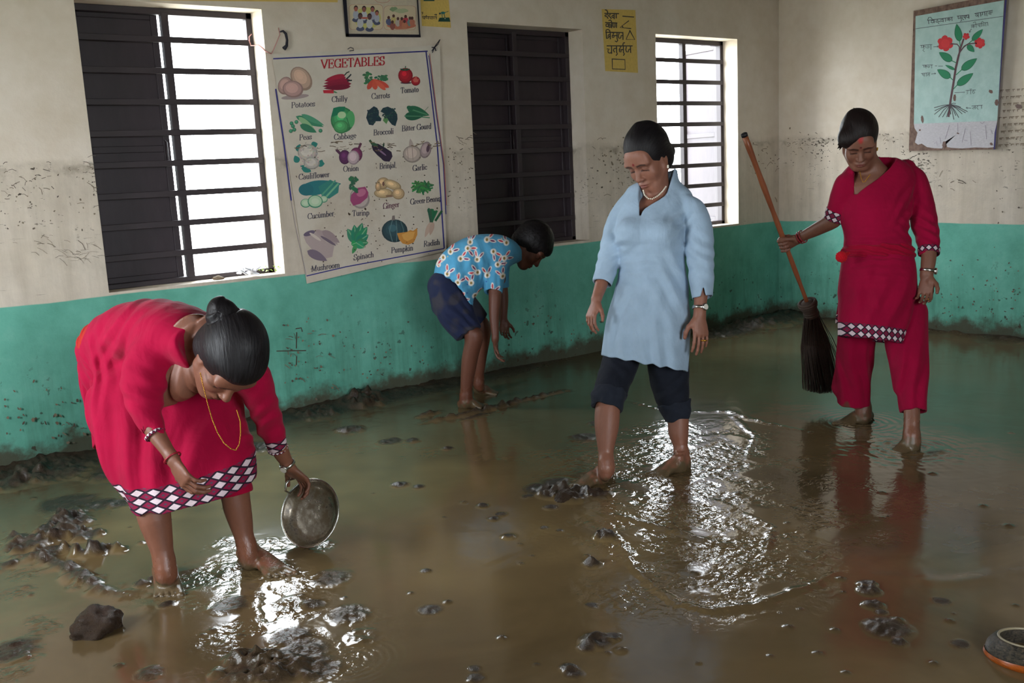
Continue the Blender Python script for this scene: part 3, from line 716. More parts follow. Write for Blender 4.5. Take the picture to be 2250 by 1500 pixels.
# ---- a small serif alphabet drawn with a broad nib (units: cap height 1, baseline 0, y up)
def _arc(cx, cy, rx, ry, a0, a1, n=10): return [(cx+rx*math.cos(math.radians(a0+(a1-a0)*i/n)), cy+ry*math.sin(math.radians(a0+(a1-a0)*i/n))) for i in range(n+1)]
X = .62
def _sf(x, y, w=.11): return [(x-w, y), (x+w, y)]
GL = {
 'V': (.80, [[(.06, 1), (.40, 0)], [(.74, 1), (.40, 0)], _sf(.08, 1), _sf(.72, 1)]),
 'E': (.72, [[(.16, 0), (.16, 1)], [(.06, 1), (.64, 1), (.64, .80)], [(.06, 0), (.66, 0), (.66, .22)], [(.16, .52), (.48, .52)], [(.48, .62), (.48, .42)]]),
 'G': (.82, [_arc(.44, .5, .36, .5, 45, 325, 16), [(.70, .72), (.70, .98)], [(.72, 0), (.72, .42)], _sf(.70, .42)]),
 'T': (.74, [[(.37, 0), (.37, 1)], [(.06, .78), (.06, 1), (.68, 1), (.68, .78)], _sf(.37, 0)]),
 'A': (.80, [[(.08, 0), (.40, 1)], [(.40, 1), (.74, 0)], [(.20, .36), (.62, .36)], _sf(.08, 0), _sf(.72, 0)]),
 'B': (.74, [[(.16, 0), (.16, 1)], [(.06, 1), (.36, 1)]+_arc(.36, .76, .24, .24, 90, -90, 8)+[(.16, .52)], [(.06, 0), (.38, 0)]+_arc(.38, .26, .28, .26, -90, 90, 8)]),
 'L': (.68, [[(.16, 0), (.16, 1)], _sf(.16, 1), [(.06, 0), (.62, 0), (.62, .24)]]),
 'S': (.62, [_arc(.30, .75, .21, .25, 30, 250, 10)+_arc(.32, .26, .23, .26, 70, -150, 10), [(.50, .74), (.50, 1)], [(.10, 0), (.10, .28)]]),
 'P': (.66, [[(.16, 0), (.16, 1)], [(.06, 1), (.34, 1)]+_arc(.34, .74, .26, .26, 90, -90, 8)+[(.16, .48)], _sf(.16, 0)]),
 'C': (.74, [_arc(.42, .5, .35, .5, 40, 320, 16), [(.68, .70), (.68, .98)]]),
 'O': (.82, [_arc(.41, .5, .35, .5, 0, 360, 22)]),
 'R': (.76, [[(.16, 0), (.16, 1)], [(.06, 1), (.34, 1)]+_arc(.34, .75, .24, .25, 90, -90, 8)+[(.16, .5)], [(.36, .5), (.62, .02), (.72, 0)], _sf(.16, 0)]),
 'M': (.98, [[(.16, 0), (.16, 1)], [(.16, 1), (.48, .06)], [(.48, .06), (.80, 1)], [(.80, 0), (.80, 1)], _sf(.16, 0), _sf(.80, 0)]),
 'a': (.52, [_arc(.24, X-.18, .15, .18, 150, 0, 6)+[(.39, 0), (.48, .03)], _arc(.23, .17, .17, .18, 40, 330, 10)]),
 'b': (.56, [[(.12, 0), (.12, 1.0)], [(.04, 1.0), (.12, 1.0)], _arc(.29, .31, .20, .31, 150, -150, 12)]),
 'c': (.48, [_arc(.27, .31, .20, .31, 45, 320, 12), [(.41, .5), (.40, .46)]]),
 'd': (.56, [[(.42, 0), (.42, 1.0)], [(.34, 1.0), (.42, 1.0)], _arc(.26, .31, .20, .31, 30, 330, 12), [(.42, 0), (.50, 0)]]),
 'e': (.49, [[(.08, .34), (.44, .34)]+_arc(.26, .32, .19, .30, 5, 320, 12)]),
 'f': (.34, [[(.14, 0), (.14, .78)]+_arc(.25, .80, .11, .18, 170, 40, 5), [(.02, X), (.28, X)], _sf(.14, 0, .09)]),
 'g': (.52, [_arc(.23, .40, .16, .20, 0, 360, 12), [(.36, .54), (.48, .60)], [(.14, .22), (.10, .10), (.34, .06)]+_arc(.26, -.10, .19, .14, 60, -200, 10)]),
 'h': (.58, [[(.13, 0), (.13, 1.0)], [(.04, 1.0), (.13, 1.0)], _arc(.29, .42, .16, .20, 170, 0, 7)+[(.45, 0)], _sf(.13, 0, .09), _sf(.45, 0, .09)]),
 'i': (.28, [[(.13, 0), (.13, X)], [(.04, X), (.13, X)], _sf(.13, 0, .09), [(.13, .84), (.13, .93)]]),
 'j': (.26, [[(.14, X), (.14, -.1)]+_arc(.04, -.12, .10, .12, 0, -110, 5), [(.04, X), (.14, X)], [(.14, .84), (.14, .93)]]),
 'k': (.56, [[(.13, 0), (.13, 1.0)], [(.04, 1.0), (.13, 1.0)], [(.15, .28), (.44, X)], [(.24, .36), (.48, 0)], _sf(.13, 0, .09), _sf(.48, 0, .08), _sf(.44, X, .08)]),
 'l': (.28, [[(.13, 0), (.13, 1.0)], [(.04, 1.0), (.13, 1.0)], _sf(.13, 0, .09)]),
 'm': (.86, [[(.13, 0), (.13, X)], [(.04, X), (.13, X)], _arc(.28, .42, .15, .20, 170, 0, 6)+[(.43, 0)], _arc(.58, .42, .15, .20, 170, 0, 6)+[(.73, 0)], _sf(.13, 0, .08), _sf(.43, 0, .08), _sf(.73, 0, .08)]),
 'n': (.58, [[(.13, 0), (.13, X)], [(.04, X), (.13, X)], _arc(.29, .42, .16, .20, 170, 0, 6)+[(.45, 0)], _sf(.13, 0, .09), _sf(.45, 0, .09)]),
 'o': (.52, [_arc(.26, .31, .19, .31, 0, 360, 16)]),
 'p': (.56, [[(.13, -.28), (.13, X)], [(.04, X), (.13, X)], _arc(.30, .31, .19, .31, 150, -150, 12), _sf(.13, -.28, .09)]),
 'r': (.40, [[(.13, 0), (.13, X)], [(.04, X), (.13, X)], _arc(.29, .44, .15, .18, 160, 50, 5), _sf(.13, 0, .09)]),
 's': (.40, [_arc(.20, .46, .13, .16, 20, 250, 7)+_arc(.20, .16, .14, .16, 70, -150, 7), [(.32, .46), (.32, .60)], [(.06, .02), (.06, .18)]]),
 't': (.34, [[(.14, .80), (.14, .12), (.20, .02), (.30, .06)], [(.03, X), (.28, X)]]),
 'u': (.58, [[(.13, X), (.13, .16)]+_arc(.27, .17, .14, .17, 180, 300, 5)+[(.44, .16)], [(.44, X), (.44, 0), (.52, 0)], [(.04, X), (.13, X)], [(.35, X), (.44, X)]]),
 'w': (.76, [[(.08, X), (.24, 0)], [(.24, 0), (.38, X)], [(.38, X), (.54, 0)], [(.54, 0), (.68, X)], _sf(.08, X, .08), _sf(.68, X, .08)]),
 'y': (.54, [[(.08, X), (.27, 0)], [(.46, X), (.22, -.22), (.10, -.26)], _sf(.08, X, .08), _sf(.46, X, .08)]),
 '-': (.30, [[(.03, .3), (.24, .3)]]), ' ': (.30, [])}
def serif(pr, text, a, b, cap, rgb, wt=.075):
    """set text on the baseline from pixel a to pixel b"""
    tot = sum(GL[c][0] for c in text); ux, uy = (b[0]-a[0])/tot, (b[1]-a[1])/tot; x = 0
    sh = -(b[1]-a[1])/(b[0]-a[0])        # letters stand square on the baseline
    for c in text:
        adv, st = GL[c]
        for q in st:
            pr.stroke([(a[0]+(x+p[0])*ux+.35*sh*p[1]*cap*.5, a[1]+(x+p[0])*uy-p[1]*cap) for p in q], cap*wt, rgb, cap*wt*.38)
        x += adv
def sheet(name, corners, plane, off, mat, parent=None, nu=10, nv=12, warp=None, thick=.0015, **k):
    """a thin sheet through four picture corners (tl, tr, br, bl) on a wall, with real thickness"""
    (x0, y0), (x1, y1), (x2, y2), (x3, y3) = corners; m = MB(); vs = []; bs = []
    for j in range(nv+1):
        for i in range(nu+1):
            s_, t_ = i/nu, j/nv
            u = (x0*(1-s_)+x1*s_)*(1-t_)+(x3*(1-s_)+x2*s_)*t_; v = (y0*(1-s_)+y1*s_)*(1-t_)+(y3*(1-s_)+y2*s_)*t_
            w = warp(s_, t_) if warp else 0
            vs.append(plane(u, v, off+w)); bs.append(plane(u, v, off+w-thick))
    N = nu+1; fs = []
    for j in range(nv):
        for i in range(nu): fs.append((j*N+i, j*N+i+1, (j+1)*N+i+1, (j+1)*N+i))
    nb = len(vs); fs += [tuple(nb+q for q in f[::-1]) for f in fs]
    rim = [i for i in range(N)]+[j*N+nu for j in range(1, nv+1)]+[nv*N+i for i in range(nu-1, -1, -1)]+[j*N for j in range(nv-1, 0, -1)]
    fs += [(rim[(q+1) % len(rim)], rim[q], nb+rim[q], nb+rim[(q+1) % len(rim)]) for q in range(len(rim))]
    m.add(vs+bs, fs)
    return put(name, m.mesh(name, mat, True if warp else False), parent, **k)

# ---------------------------------------------------------------- the vegetable chart
def vegetable_chart():
    root = thing('vegetable_chart', 'large white vinyl chart of labelled vegetables hanging between the windows', 'chart', (0, 0, 0))
    t = NT('stained_vinyl'); p = t.pos(); n = t.noise(4, 5, .65, p); z = t.sep(p)[2]
    dirt = t.math('MULTIPLY', t.smooth(t.math('ADD', z, t.math('MULTIPLY', t.math('SUBTRACT', n, .5), .3)), 1.56, 1.40), t.ramp(n, [(.4, .1), (.62, .55)]))
    c = t.mix(dirt, t.ramp(n, [(.3, L4((206, 196, 180))), (.7, L4((222, 214, 200)))]), L4((168, 150, 126)))
    sp = t.smooth(t.math('ADD', t.noise(34, 1, .5, p), t.math('MULTIPLY', t.math('SUBTRACT', n, .5), .3)), .72, .74)
    c = t.mix(t.math('MULTIPLY', sp, t.smooth(z, 1.6, 1.3)), c, L4((74, 60, 46)))
    t.set(base=c, rough=.38, spec=.4); t.bump(t.noise(3, 2, .5, p), .02, .25)
    OFF = .012
    B = lambda u, v, o=0: on_back(u, v, o)
    sheet('vinyl_sheet', [(597, 119), (966, 99), (981, 551), (674, 623)], B, OFF, t.m, root, 14, 18, thick=.002)
    blue = (52, 52, 128); Zr = lambda x, y: (580+x/2.343, y/2.343)
    pr = Print(B, OFF)
    pr.stroke([(601, 129), (939, 112.5)], 1.5, blue); pr.stroke([(936, 112), (948, 210), (961, 320), (976, 545)], 1.5, blue)
    pr.stroke([(606, 196), (622, 300), (640, 440)], 1.6, blue); pr.stroke([(640, 440), (650, 500), (673, 604)], .5, (150, 140, 150)); pr.stroke([(674, 606), (760, 586), (975, 546)], 1.2, blue)
    pr.stroke([(942, 122), (957, 240), (974, 360), (980, 470)], .9, blue); pr.stroke([(944, 118), (959, 240), (976, 360), (981, 450)], .8, (170, 90, 80))
    pr.done('printed_border', root)
    pr = Print(B, OFF); a = Zr(293, 352); b = Zr(622, 334); serif(pr, 'VEGETABLES', a, b, 18.6, (178, 30, 44), .085); pr.done('title_lettering', root, label='red heading VEGETABLES')
    names = [('Potatoes', 140, 556, 263, 546), ('Chilly', 348, 526, 430, 520), ('Carrots', 553, 510, 648, 503), ('Tomato', 703, 480, 796, 473), ('Peas', 181, 722, 246, 716), ('Cabbage', 360, 720, 475, 710), ('Broccoli', 563, 697, 668, 688), ('Bitter Gourd', 709, 676, 862, 662),
             ('Cauliflower', 178, 925, 338, 910), ('Onion', 408, 884, 488, 878), ('Brinjal', 594, 870, 677, 862), ('Garlic', 764, 880, 840, 872), ('Cucumber-', 224, 1128, 370, 1110), ('Turinp', 454, 1112, 542, 1107), ('Ginger', 612, 1075, 697, 1064), ('Green Beans', 752, 1053, 907, 1034),
             ('Mushroom', 243, 1398, 390, 1375), ('Spinach', 461, 1340, 565, 1322), ('Pumpkin', 654, 1303, 768, 1288), ('Radish', 822, 1270, 905, 1258)]
    for (w, x0, y0, x1, y1) in names:
        pr = Print(B, OFF); serif(pr, w, Zr(x0, y0), Zr(x1, y1), 12.4, (62, 60, 74) if w != 'Ginger' else (96, 50, 70), .075); pr.done('name_lettering', root)
    class Z:       # a zoomed frame of the chart: offset and scale
        def __init__(s, ox, oy, k): s.ox, s.oy, s.k = ox, oy, k; s.p = Print(B, OFF)
        def q(s, pts): return [(s.ox+x/s.k, s.oy+y/s.k) for x, y in pts]
        def ball(s, x, y, rx, ry, c, rot=0, **k): s.p.ball(s.ox+x/s.k, s.oy+y/s.k, rx/s.k, ry/s.k, c, rot, **k); return s
        def ell(s, x, y, rx, ry, c, rot=0, **k): s.p.ell(s.ox+x/s.k, s.oy+y/s.k, rx/s.k, ry/s.k, c, rot, **k); return s
        def poly(s, pts, c): s.p.poly(s.q(pts), c); return s
        def st(s, pts, w, c): s.p.stroke(s.q(pts), w/s.k, c); return s
        def leaf(s, tip, base, w, c, vein=None): s.p.leaf(s.q([tip])[0], s.q([base])[0], w/s.k, c, vein=vein); return s
        def done(s, n): s.p.done('printed_'+n, root)
    zA = lambda: Z(590, 90, 6.52); zB = lambda: Z(780, 90, 6.524); zC = lambda: Z(620, 300, 4.545); zD = lambda: Z(800, 290, 4.837)
    rn = random.Random(5)
    zA().ell(380, 800, 200, 34, (170, 152, 150), -6).ball(240, 640, 105, 130, (196, 158, 148), 20, hi=1.1).ball(470, 540, 135, 190, (206, 172, 150), -38, hi=1.12).ball(350, 690, 150, 120, (200, 160, 152), 8, hi=1.1).done('potatoes')
    z = zA()
    for (x0, y0, x1, y1, c) in ((800, 560, 1110, 520, (168, 30, 60)), (790, 600, 1180, 560, (150, 26, 60)), (770, 640, 1190, 610, (140, 24, 56)), (790, 670, 1180, 650, (124, 20, 52))): z.leaf((x0, y0+10), (x1, y1), 40, c)
    z.leaf((830, 545), (1100, 490), 34, (172, 34, 62)).st([(1090, 490), (1120, 455), (1155, 440)], 8, (50, 60, 50)).st([(1120, 540), (1160, 505), (1180, 480)], 10, (44, 54, 60)).st([(1130, 570), (1190, 565)], 10, (44, 60, 60)).poly([(780, 705), (930, 700), (950, 725), (930, 750), (790, 748)], (200, 40, 60)).leaf((990, 745), (925, 722), 12, (90, 140, 100)).done('chillies')
    z = zA()
    for (tx, ty, bx, by, w, c) in ((790, 1230, 390, 1080, 50, (64, 140, 104)), (800, 1210, 470, 1050, 36, (84, 158, 122)), (680, 1300, 430, 1090, 42, (150, 190, 140)), (690, 1310, 450, 1200, 50, (58, 128, 96))): z.leaf((tx, ty), (bx, by), w, c)
    for (x, y) in ((330, 1180), (400, 1160), (350, 1220), (320, 1290), (370, 1270), (745, 1285)): z.ball(x, y, 28, 28, (70, 142, 108))
    z.done('peas')
    zA().ball(1060, 1130, 170, 185, (70, 160, 100), hi=1.3).poly([(895, 1090), (930, 960), (1010, 940), (1100, 940), (1090, 1000), (990, 1060)], (30, 128, 92)).ell(1050, 1060, 60, 50, (190, 220, 170)).ell(1175, 1120, 62, 120, (90, 176, 110)).ball(1040, 1230, 110, 95, (84, 168, 104)).st([(1120, 1100), (1170, 1250)], 6, (50, 120, 80)).done('cabbage')
    z = zB()
    for i in range(26): z.ell(rn.uniform(130, 250), rn.uniform(450, 610), 26, 16, (50+rn.randint(0, 30), 112+rn.randint(0, 30), 84), rn.uniform(0, 180))
    for i in range(18): z.ell(rn.uniform(290, 460), rn.uniform(490, 570), 26, 15, (40+rn.randint(0, 30), 104+rn.randint(0, 30), 84), rn.uniform(0, 180))
    for (tx, ty, w, c) in ((180, 695, 36, (214, 84, 66)), (295, 700, 40, (222, 92, 70)), (490, 668, 34, (216, 82, 66)), (440, 705, 32, (226, 100, 76))): z.leaf((270, 545), (tx, ty), w, c)
    z.done('carrots')
    zB().ell(730, 600, 80, 14, (70, 40, 60)).ball(724, 495, 105, 110, (178, 28, 46), hi=1.35).leaf((640, 400), (720, 420), 14, (40, 80, 60)).leaf((790, 400), (715, 420), 14, (40, 80, 60)).st([(725, 360), (718, 420)], 6, (60, 100, 70)).ball(870, 575, 66, 66, (186, 34, 48)).poly([(830, 560), (880, 500), (895, 560), (920, 540), (900, 590), (850, 590)], (214, 110, 96)).done('tomatoes')
    z = zB().poly([(160, 1100), (185, 1000), (270, 935), (320, 960), (345, 1020), (340, 1070), (380, 1110), (370, 1150), (300, 1150), (260, 1210), (200, 1200)], (30, 56, 68)).poly([(365, 1010), (400, 960), (470, 940), (560, 980), (605, 1050), (610, 1120), (580, 1220), (530, 1200), (480, 1140), (430, 1090), (420, 1040)], (32, 60, 70)).poly([(400, 1140), (430, 1060), (480, 1130), (450, 1190)], (100, 150, 90))
    for i in range(40):
        x, y = (rn.uniform(180, 340), rn.uniform(970, 1180)) if i % 2 else (rn.uniform(400, 590), rn.uniform(970, 1150)); z.ell(x, y, 14, 12, (38+rn.randint(0, 22), 66+rn.randint(0, 26), 74))
    z.done('broccoli')
    zB().leaf((1065, 1065), (745, 960), 66, (40, 108, 76), (90, 150, 110)).leaf((975, 1080), (710, 1075), 62, (34, 98, 72), (84, 140, 104)).ell(790, 960, 50, 30, (36, 104, 74), 20).st([(960, 1090), (1070, 1100)], 7, (80, 140, 100)).st([(1000, 1000), (1050, 945)], 4, (120, 140, 110)).done('bitter_gourds')
    z = zC()
    for (tx, ty, bx, by) in ((180, 75, 155, 150), (125, 190, 160, 260), (180, 290, 270, 340), (425, 270, 350, 270), (355, 70, 290, 90), (290, 350, 200, 310), (400, 230, 370, 300)): z.leaf((tx, ty), (bx, by), 32, (44, 128, 118))
    z.ball(255, 160, 100, 85, (202, 194, 182), hi=1.05).ball(295, 265, 80, 62, (196, 188, 178), hi=1.05)
    for i in range(50): z.ell(rn.uniform(175, 360), rn.uniform(90, 310), 11, 8, (186+rn.randint(-14, 18), 178+rn.randint(-14, 18), 166))
    z.done('cauliflower')
    zC().st([(545, 135), (590, 180)], 14, (90, 50, 80)).ball(625, 205, 58, 72, (98, 48, 92)).st([(785, 70), (760, 130)], 12, (110, 56, 86)).ball(740, 180, 62, 72, (128, 54, 96)).ball(712, 210, 60, 72, (202, 178, 182), hi=1.1).done('onions')
    z = zC().leaf((590, 470), (165, 540), 72, (40, 118, 122)).ell(240, 530, 76, 60, (36, 108, 116)).poly([(480, 430), (570, 480), (560, 560), (470, 620), (400, 600), (360, 500)], (52, 130, 120)).st([(440, 600), (560, 470)], 9, (120, 180, 140)).st([(400, 580), (530, 440)], 8, (90, 160, 130))
    for (x, y, r) in ((235, 665, 52), (415, 625, 40), (330, 648, 76)): z.ell(x, y, r, r*.86, (70, 140, 110)).ell(x, y-3, r*.86, r*.72, (178, 206, 170)).ell(x, y-2, r*.5, r*.4, (196, 214, 184))
    z.done('cucumber')
    z = zC().ball(775, 615, 96, 108, (196, 180, 172), -30).poly([(680, 640), (690, 580), (760, 510), (830, 500), (862, 560), (850, 610), (780, 670), (710, 690)], (160, 70, 112)).ell(790, 560, 50, 36, (190, 110, 140), -30)
    for i in range(22): z.ell(rn.uniform(675, 750), rn.uniform(410, 550), 20, 14, (40+rn.randint(0, 30), 92+rn.randint(0, 30), 76), rn.uniform(0, 180))
    z.done('turnip')
    zC().leaf((560, 1080), (330, 930), 34, (172, 152, 150)).leaf((575, 1060), (400, 940), 40, (158, 138, 138)).poly([(215, 1000), (260, 950), (330, 950), (440, 1050), (520, 1090), (500, 1200), (420, 1220), (300, 1130), (240, 1060)], (176, 158, 154)).leaf((450, 1240), (250, 1140), 44, (122, 106, 120)).ell(270, 965, 60, 24, (104, 90, 110), -20).ell(330, 1000, 70, 14, (206, 192, 180), 35).ell(460, 1040, 90, 14, (112, 96, 110), 32).done('mushrooms')
    z = zC()
    for (tx, ty, w) in ((650, 920, 46), (720, 880, 44), (800, 860, 46), (850, 900, 46), (862, 980, 48), (860, 1060, 44), (820, 1110, 40), (690, 1080, 36)): z.leaf((tx, ty), (740, 1060), w, (36+rn.randint(0, 30), 118+rn.randint(0, 40), 84+rn.randint(0, 20)), (120, 176, 130))
    z.leaf((700, 1170), (740, 1080), 22, (70, 150, 90)).done('spinach')
    zD().st([(62, 90), (90, 130)], 12, (60, 90, 60)).poly([(80, 150), (95, 118), (150, 125), (230, 170), (290, 210), (302, 260), (270, 315), (215, 310), (140, 245), (95, 195)], (46, 34, 56)).ell(235, 255, 62, 58, (54, 38, 62), 30).ell(190, 215, 58, 9, (140, 110, 140), 38).leaf((210, 110), (205, 160), 10, (50, 86, 64)).ell(115, 135, 34, 18, (58, 96, 70), 20).done('brinjal')
    zD().leaf((490, 70), (510, 190), 24, (186, 170, 160)).ball(512, 235, 100, 92, (196, 178, 166), hi=1.1).ball(655, 190, 58, 90, (176, 154, 154), 15, hi=1.1).ell(680, 175, 18, 40, (96, 72, 84), 10).st([(510, 150), (520, 300)], 3, (160, 140, 130)).st([(460, 170), (470, 290)], 3, (166, 146, 136)).done('garlic')
    zD().ball(205, 650, 100, 52, (202, 172, 128), 0).ball(200, 545, 70, 62, (196, 164, 122), -30).ball(300, 560, 100, 48, (204, 174, 130), 20).ball(365, 655, 66, 62, (200, 168, 126)).ball(150, 580, 32, 48, (190, 156, 116)).ell(205, 550, 12, 24, (120, 84, 70)).ell(270, 680, 40, 12, (140, 108, 84)).done('ginger')
    z = zD()
    for i in range(34):
        a = rn.uniform(0, 2*math.pi); cx, cy = 610+rn.uniform(-60, 60), 585+rn.uniform(-40, 40); z.st([(cx-math.cos(a)*70, cy-math.sin(a)*45), (cx+math.cos(a)*75, cy+math.sin(a)*50)], 8, (30+rn.randint(0, 50), 100+rn.randint(0, 50), 70))
    z.done('green_beans')
    zD().ball(325, 1050, 138, 122, (48, 76, 82), hi=1.4).st([(300, 940), (270, 1050), (300, 1160)], 4, (100, 130, 130)).st([(340, 940), (350, 1050), (345, 1160)], 4, (96, 124, 124)).st([(390, 950), (420, 1040), (400, 1150)], 4, (90, 118, 118)).poly([(292, 940), (300, 890), (325, 885), (330, 935)], (130, 116, 110)).poly([(350, 1075), (460, 1060), (490, 1040), (520, 1050), (565, 1020), (566, 1090), (530, 1170), (470, 1198), (410, 1185), (370, 1140)], (204, 140, 62)).poly([(400, 1090), (470, 1060), (540, 1060), (520, 1130), (460, 1160), (420, 1140)], (222, 164, 84)).done('pumpkin')
    z = zD()
    for i in range(16): z.st([(715+rn.uniform(-10, 10), 955), (rn.uniform(680, 775), rn.uniform(805, 850))], 9, (30+rn.randint(0, 30), 90+rn.randint(0, 36), 70))
    z.st([(760, 940), (825, 840)], 12, (40, 90, 60)).leaf((645, 1120), (712, 955), 26, (196, 168, 150)).leaf((700, 1100), (735, 955), 24, (186, 158, 140)).done('radish')
    # weather: the mud tide line over the print
    pr = Print(B, OFF+.004)
    for i in range(46):
        u = rn.uniform(640, 968); v = 322+(u-640)*(-.012)+rn.gauss(0, 7); L = rn.uniform(3, 16); pr.stroke([(u, v), (u+L*.5, v+rn.uniform(-2, 2)), (u+L, v+rn.uniform(-2.5, 2.5))], rn.uniform(.4, 1.1), rn.choice([(112, 92, 70), (90, 74, 58), (134, 112, 84)]))
    for i in range(70):
        u = rn.uniform(690, 975); v = rn.uniform(330, 600-(u-690)*.16); pr.ell(u, v, rn.uniform(.6, 2.0), rn.uniform(.6, 1.8), (76, 60, 46), n=7)
    tag(pr.done('mud_splashes', root, label='dried mud specks and tide line'), kind='stuff')
    # eyelets, loops and ties at the corners
    M_CORD = simple('black_cord', (30, 30, 44), .7)
    put('hanging_loop', MB().tube([on_back(764, 108, .016), on_back(770, 104, .02), on_back(776, 106, .02), on_back(777, 111, .016), on_back(768, 112, .014)], .0022, 6).mesh('hanging_loop', M_CORD, True), root)
    mb = MB().tube([on_back(949, 112, .016), on_back(955, 103, .02), on_back(966, 88, .006)], .0028, 6).tube([on_back(950, 116, .016), on_back(955, 104, .024), on_back(962, 98, .018), on_back(967, 87, .004)], .0024, 6).tube([on_back(955, 104, .02), on_back(949, 104, .022)], .003, 6).tube([on_back(955, 103, .02), on_back(958, 112, .022)], .003, 6)
    put('corner_tie', mb.mesh('corner_tie', M_CORD, True), root)
    M_PINK = simple('pink_string', (206, 150, 144), .7)
    w = np.array([WINS[0][1]-.03, YF-.012, ZS+(ZT-ZS)*8/9.0])
    mb = MB().tube([w+np.array([0, 0, .016]), w+np.array([.004, -.01, -.016]), w+np.array([.03, -.06, -.02]), on_back(583, 112, .02), on_back(596, 118, .016)], .0035, 6).tube([w+np.array([0, -.006, 0]), w+np.array([-.004, -.014, .03]), w+np.array([.012, -.014, .045])], .0028, 6)
    put('window_tie', mb.mesh('window_tie', M_PINK, True), root, 'pink string tied to the window bar')
    put('wall_tie', MB().tube([on_back(597, 118, .016), on_back(606, 98, .01), on_back(615, 76, .008), on_back(612, 61, .008)], .0025, 6).mesh('wall_tie', M_PINK, True), root)
    put('nail_rag', MB().tube([on_back(615, 70, .006), on_back(622, 68, .012), on_back(628, 74, .014), on_back(631, 88, .012), on_back(630, 100, .012), on_back(624, 107, .012)], [.004, .006, .0075, .0065, .008, .012], 8).mesh('nail_rag', M_CORD, True), root)
vegetable_chart()

